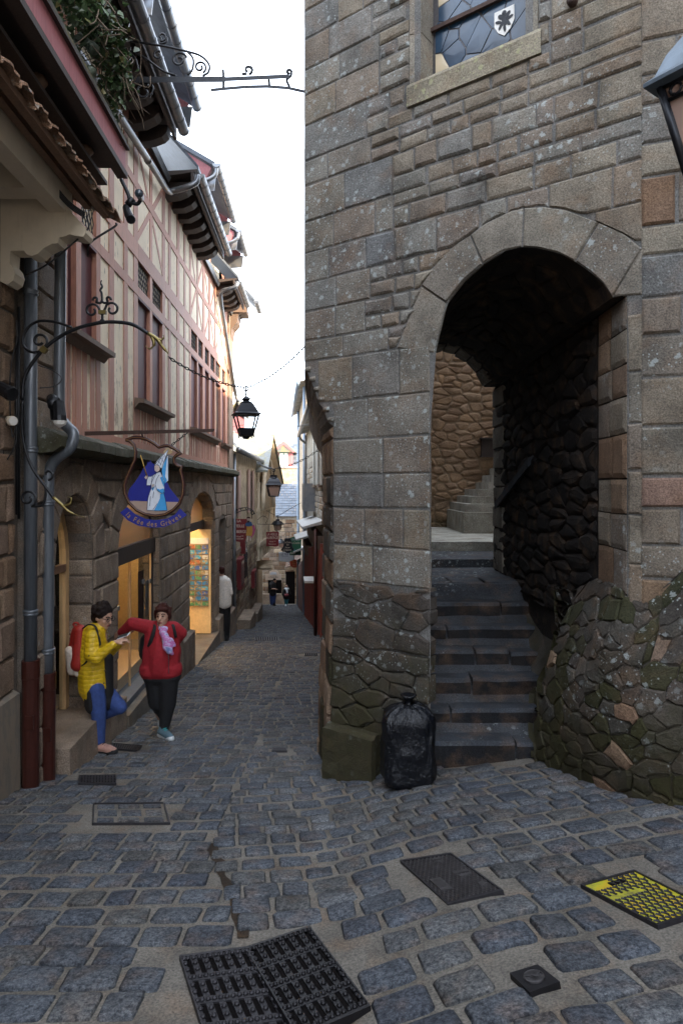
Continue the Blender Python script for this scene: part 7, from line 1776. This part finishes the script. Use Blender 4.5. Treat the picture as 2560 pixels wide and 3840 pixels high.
b = MB(); b.tube(bez([J(590, 2335, -.09), J(600, 2360, -.14), J(622, 2375, -.15), J(632, 2450, -.175), J(633, 2525, -.15)], 6), .004, 5); b.build('zip', M['zinc'], hd)
b = MB(); b.cap(J(582, 2540, .03), J(590, 2632, .05), .125, .105); b.cap(J(632, 2540), J(630, 2640), .125, .098); b.cap(J(575, 2532), J(640, 2532), .125, .125); b.cap(J(630, 2640), J(616, 2728), .092, .062); b.cap(J(590, 2632, .05), J(604, 2680, .36), .09, .06); fuse(b, 'trousers', M['trousers'], p2, .012, 3)
hp, tp = J(603, 2752, .02), J(644, 2768, -.20)
shoe('sport_shoe', gy(hp) + V((0, 0, .018)), gy(tp) + V((0, 0, .018)), (0, 0, 1), M['sportgrey'], M['sole_w'], p2, 1.1)
shoe('sport_shoe', J(604, 2672, .50), J(600, 2722, .50), (0, .9, .3), M['sportgrey'], M['sole_w'], p2)
n = N('flowered_scarf'); c_ = n.ramp(n.vor(26, feat='SMOOTH_F1', out='Color') if False else n.noise(13, 3, .6), [(.30, (.16, .20, .42)), (.42, (.50, .46, .66)), (.52, (.45, .10, .34)), (.60, (.55, .34, .60)), (.72, (.12, .38, .46))]); M['scarf'] = n.out(c_, .7, 0., n.noise(24, 4), .5, .01)
b = MB(); ring = [hc + V((.085 * math.cos(t), .080 * math.sin(t) + .02, -.150 - .012 * math.sin(t) + .01 * math.sin(3 * t))) for t in [2 * math.pi * i / 14 for i in range(15)]]
for p, q in zip(ring, ring[1:]): b.cap(p, q, .036, .036, 8)
b.cap(J(612, 2372, -.14), J(626, 2400, -.17), .045, .042); b.cap(J(626, 2400, -.17), J(636, 2440, -.185), .042, .042); b.cap(J(618, 2385, -.15), J(622, 2430, -.19), .035, .034); b.cap(J(636, 2435, -.185), J(646, 2452, -.175), .040, .02); b.cap(J(640, 2400, -.17), J(655, 2420, -.16), .03, .02)
fuse(b, 'scarf', M['scarf'], p2, .010, 1)
bk = thing('backpack', 'black backpack worn by the person in red', 'backpack', J(540, 2460, .12))
b = MB(); b.cap(J(552, 2400, .14), J(548, 2450, .15), .08, .085); b.cap(J(590, 2390, .16), J(590, 2460, .17), .10, .10); b.cap(J(640, 2390, .16), J(640, 2450, .17), .08, .08); fuse(b, 'bag', M['black'], bk, .012, 2)
b = MB(); b.tube(bez([J(580, 2338, -.02), J(582, 2350, -.10), J(572, 2385, -.135), J(560, 2420, -.11), J(548, 2440, .0)], 6), .022, 8, flat=.45); b.tube(bez([J(646, 2338, -.02), J(652, 2352, -.09), J(660, 2390, -.09)], 6), .018, 8, flat=.45); b.build('strap', M['black'], bk)

# --- man in a white sweater in the doorway
Y0 = 16.55; dx = 6
p3 = thing('person', 'person in a white sweater and black trousers seen from behind in a doorway', 'person', J(842, 2405))
b = MB(); hc = J(830, 2141, .0); R_, r_, f_, u_ = head(b, hc, (-.5, .85, 0), 1.)
b.cap(J(833, 2170), J(831, 2152), .06, .055); b.cap(J(838, 2180), J(842, 2258), .13, .12); b.cap(J(857, 2180, .02), J(864, 2225, -.02), .05, .045); b.cap(J(864, 2225, -.02), J(846, 2238, .16), .042, .03); hand(b, J(846, 2238, .16), (-1, .3, .1), (0, 0, 1), 1., .6); b.cap(J(822, 2180, .08), J(818, 2230, .1), .05, .04); b.cap(J(818, 2230, .1), J(830, 2240, .2), .04, .03)
body = fuse(b, 'body', M['skin1'], p3, .014, 3)
b = MB(); b.ell(hc - f_ * .02 + u_ * .04, (.086, .098, .085), 14, 9, R_); b.ell(hc - f_ * .05 - u_ * .01, (.078, .06, .07), 12, 8, R_); fuse(b, 'hair', M['hair2'], body, .014, 1)
b = MB(); b.cap(J(836, 2180), J(840, 2262), .165, .165); b.cap(J(850, 2182, .02), J(850, 2262, .0), .12, .13); b.cap(J(857, 2184, .02), J(865, 2224, -.02), .080, .070); b.cap(J(865, 2224, -.02), J(850, 2236, .14), .068, .05); b.cap(J(824, 2182, .08), J(818, 2230, .1), .08, .06); fuse(b, 'sweater', cloth('cream_wool', (.72, .68, .62)), p3, .016, 3)
b = MB(); b.cap(J(834, 2276), J(838, 2340), .115, .09); b.cap(J(838, 2340), J(838, 2400), .085, .07); b.cap(J(850, 2276, .04), J(852, 2340, .04), .11, .085); b.cap(J(852, 2340, .04), J(850, 2398, .04), .08, .065); fuse(b, 'trousers', M['trousers'], p3, .016, 3)
zf = gz(J(842, 2400).x, 16.5); 
for x in (836, 852): q = J(x, 2400); shoe('leather_shoe', V((q.x, q.y - .08, zf + .02)), V((q.x - .06, q.y + .18, zf + .02)), (0, 0, 1), M['black'], M['black'], p3)
st_ = MB(); 
# --- couple far down the street
Y0 = 41.6; J = lambda x, y, d=0.: P(x, y, Y0 + d)
p4 = thing('person', 'person in a black shirt and jeans looking down far along the street', 'person', J(1022, 2272))
b = MB(); hc = J(1030, 2178); R_, r_, f_, u_ = head(b, hc, (.9, -.3, 0), 1.15, .3); b.cap(J(1026, 2190), J(1029, 2182), .07, .06); b.cap(J(1023, 2195), J(1023, 2225), .2, .19); b.cap(J(1017, 2198, -.2), J(1016, 2208, -.25), .07, .06); b.cap(J(1016, 2208, -.25), J(1034, 2209, -.3), .055, .04); hand(b, J(1034, 2209, -.3), (1, 0, 0), (0, 0, 1), 1.1, .5); b.cap(J(1018, 2230), J(1018, 2266), .11, .06); b.cap(J(1027, 2230), J(1026, 2266), .11, .06); body = fuse(b, 'body', M['skin1'], p4, .025, 2)
b = MB(); b.ell(hc + u_ * .06 - f_ * .03, (.105, .115, .1), 12, 8, R_); fuse(b, 'hair', M['hair1'], body, .025, 1)
b = MB(); b.cap(J(1022, 2193), J(1023, 2224), .24, .24); b.cap(J(1016, 2194, -.18), J(1015, 2204, -.24), .12, .11); fuse(b, 'shirt', M['trousers'], p4, .03, 2)
b = MB(); b.cap(J(1018, 2228), J(1018, 2264), .15, .10); b.cap(J(1028, 2228), J(1027, 2264), .15, .10); fuse(b, 'jeans', M['jeans'], p4, .03, 2)
shoe('leather_shoe', J(1018, 2270), J(1012, 2271), (0, 0, 1), M['sole_w'], M['sole_w'], p4, 1.3); shoe('leather_shoe', J(1027, 2270, -.1), J(1033, 2271, -.1), (0, 0, 1), M['black'], M['black'], p4, 1.3)
p5 = thing('person', 'person in a black coat, white scarf and teal trousers far along the street', 'person', J(1074, 2272))
b = MB(); hc = J(1074, 2200); R_, r_, f_, u_ = head(b, hc, (0, -1, 0), 1.1); b.cap(J(1074, 2212), J(1074, 2204), .07, .06); b.cap(J(1074, 2214), J(1074, 2236), .18, .17); b.cap(J(1066, 2214), J(1063, 2228, -.05), .07, .055); b.cap(J(1063, 2228, -.05), J(1073, 2230, -.25), .055, .04); hand(b, J(1073, 2230, -.25), (1, -.2, 0), (0, 0, 1), 1.1, .6); b.cap(J(1070, 2238), J(1071, 2266), .1, .055); b.cap(J(1077, 2238), J(1074, 2266), .1, .055); body = fuse(b, 'body', M['skin1'], p5, .025, 2)
b = MB(); b.ell(hc + u_ * .05 - f_ * .03, (.1, .11, .1), 12, 8, R_); fuse(b, 'hair', M['hair1'], body, .025, 1)
b = MB(); b.box(hc + f_ * .105 + u_ * .015, (.14, .02, .035), R_); b.build('sunglasses', M['cable'], body)
b = MB(); b.cap(J(1074, 2213), J(1074, 2236), .22, .24); b.cap(J(1066, 2214), J(1062, 2228, -.05), .11, .10); b.cap(J(1062, 2228, -.05), J(1072, 2230, -.22), .1, .08); b.cap(J(1083, 2214), J(1087, 2228, -.05), .11, .10); fuse(b, 'coat', M['black'], p5, .03, 2)
b = MB(); b.cap(J(1070, 2208, -.1), J(1079, 2208, -.1), .08, .08); b.cap(J(1075, 2210, -.2), J(1076, 2222, -.24), .07, .06); fuse(b, 'scarf', M['sole_w'], p5, .025, 1)
b = MB(); b.cap(J(1071, 2238), J(1072, 2264), .14, .09); b.cap(J(1077, 2238), J(1074, 2264), .14, .09); fuse(b, 'trousers', cloth('teal_cotton', (.02, .15, .19)), p5, .03, 2)
shoe('leather_shoe', J(1072, 2270), J(1071, 2274, -.25), (0, 0, 1), M['sole_w'], M['sole_w'], p5, 1.2)
hb_ = thing('handbag', 'small pinkish handbag held by the far person in the black coat', 'handbag', J(1073, 2236, -.3)); b = MB(); b.cap(J(1070, 2232, -.3), J(1077, 2231, -.3), .09, .09); fuse(b, 'bag', cloth('rose_leather', (.22, .05, .06)), hb_, .02, 1)
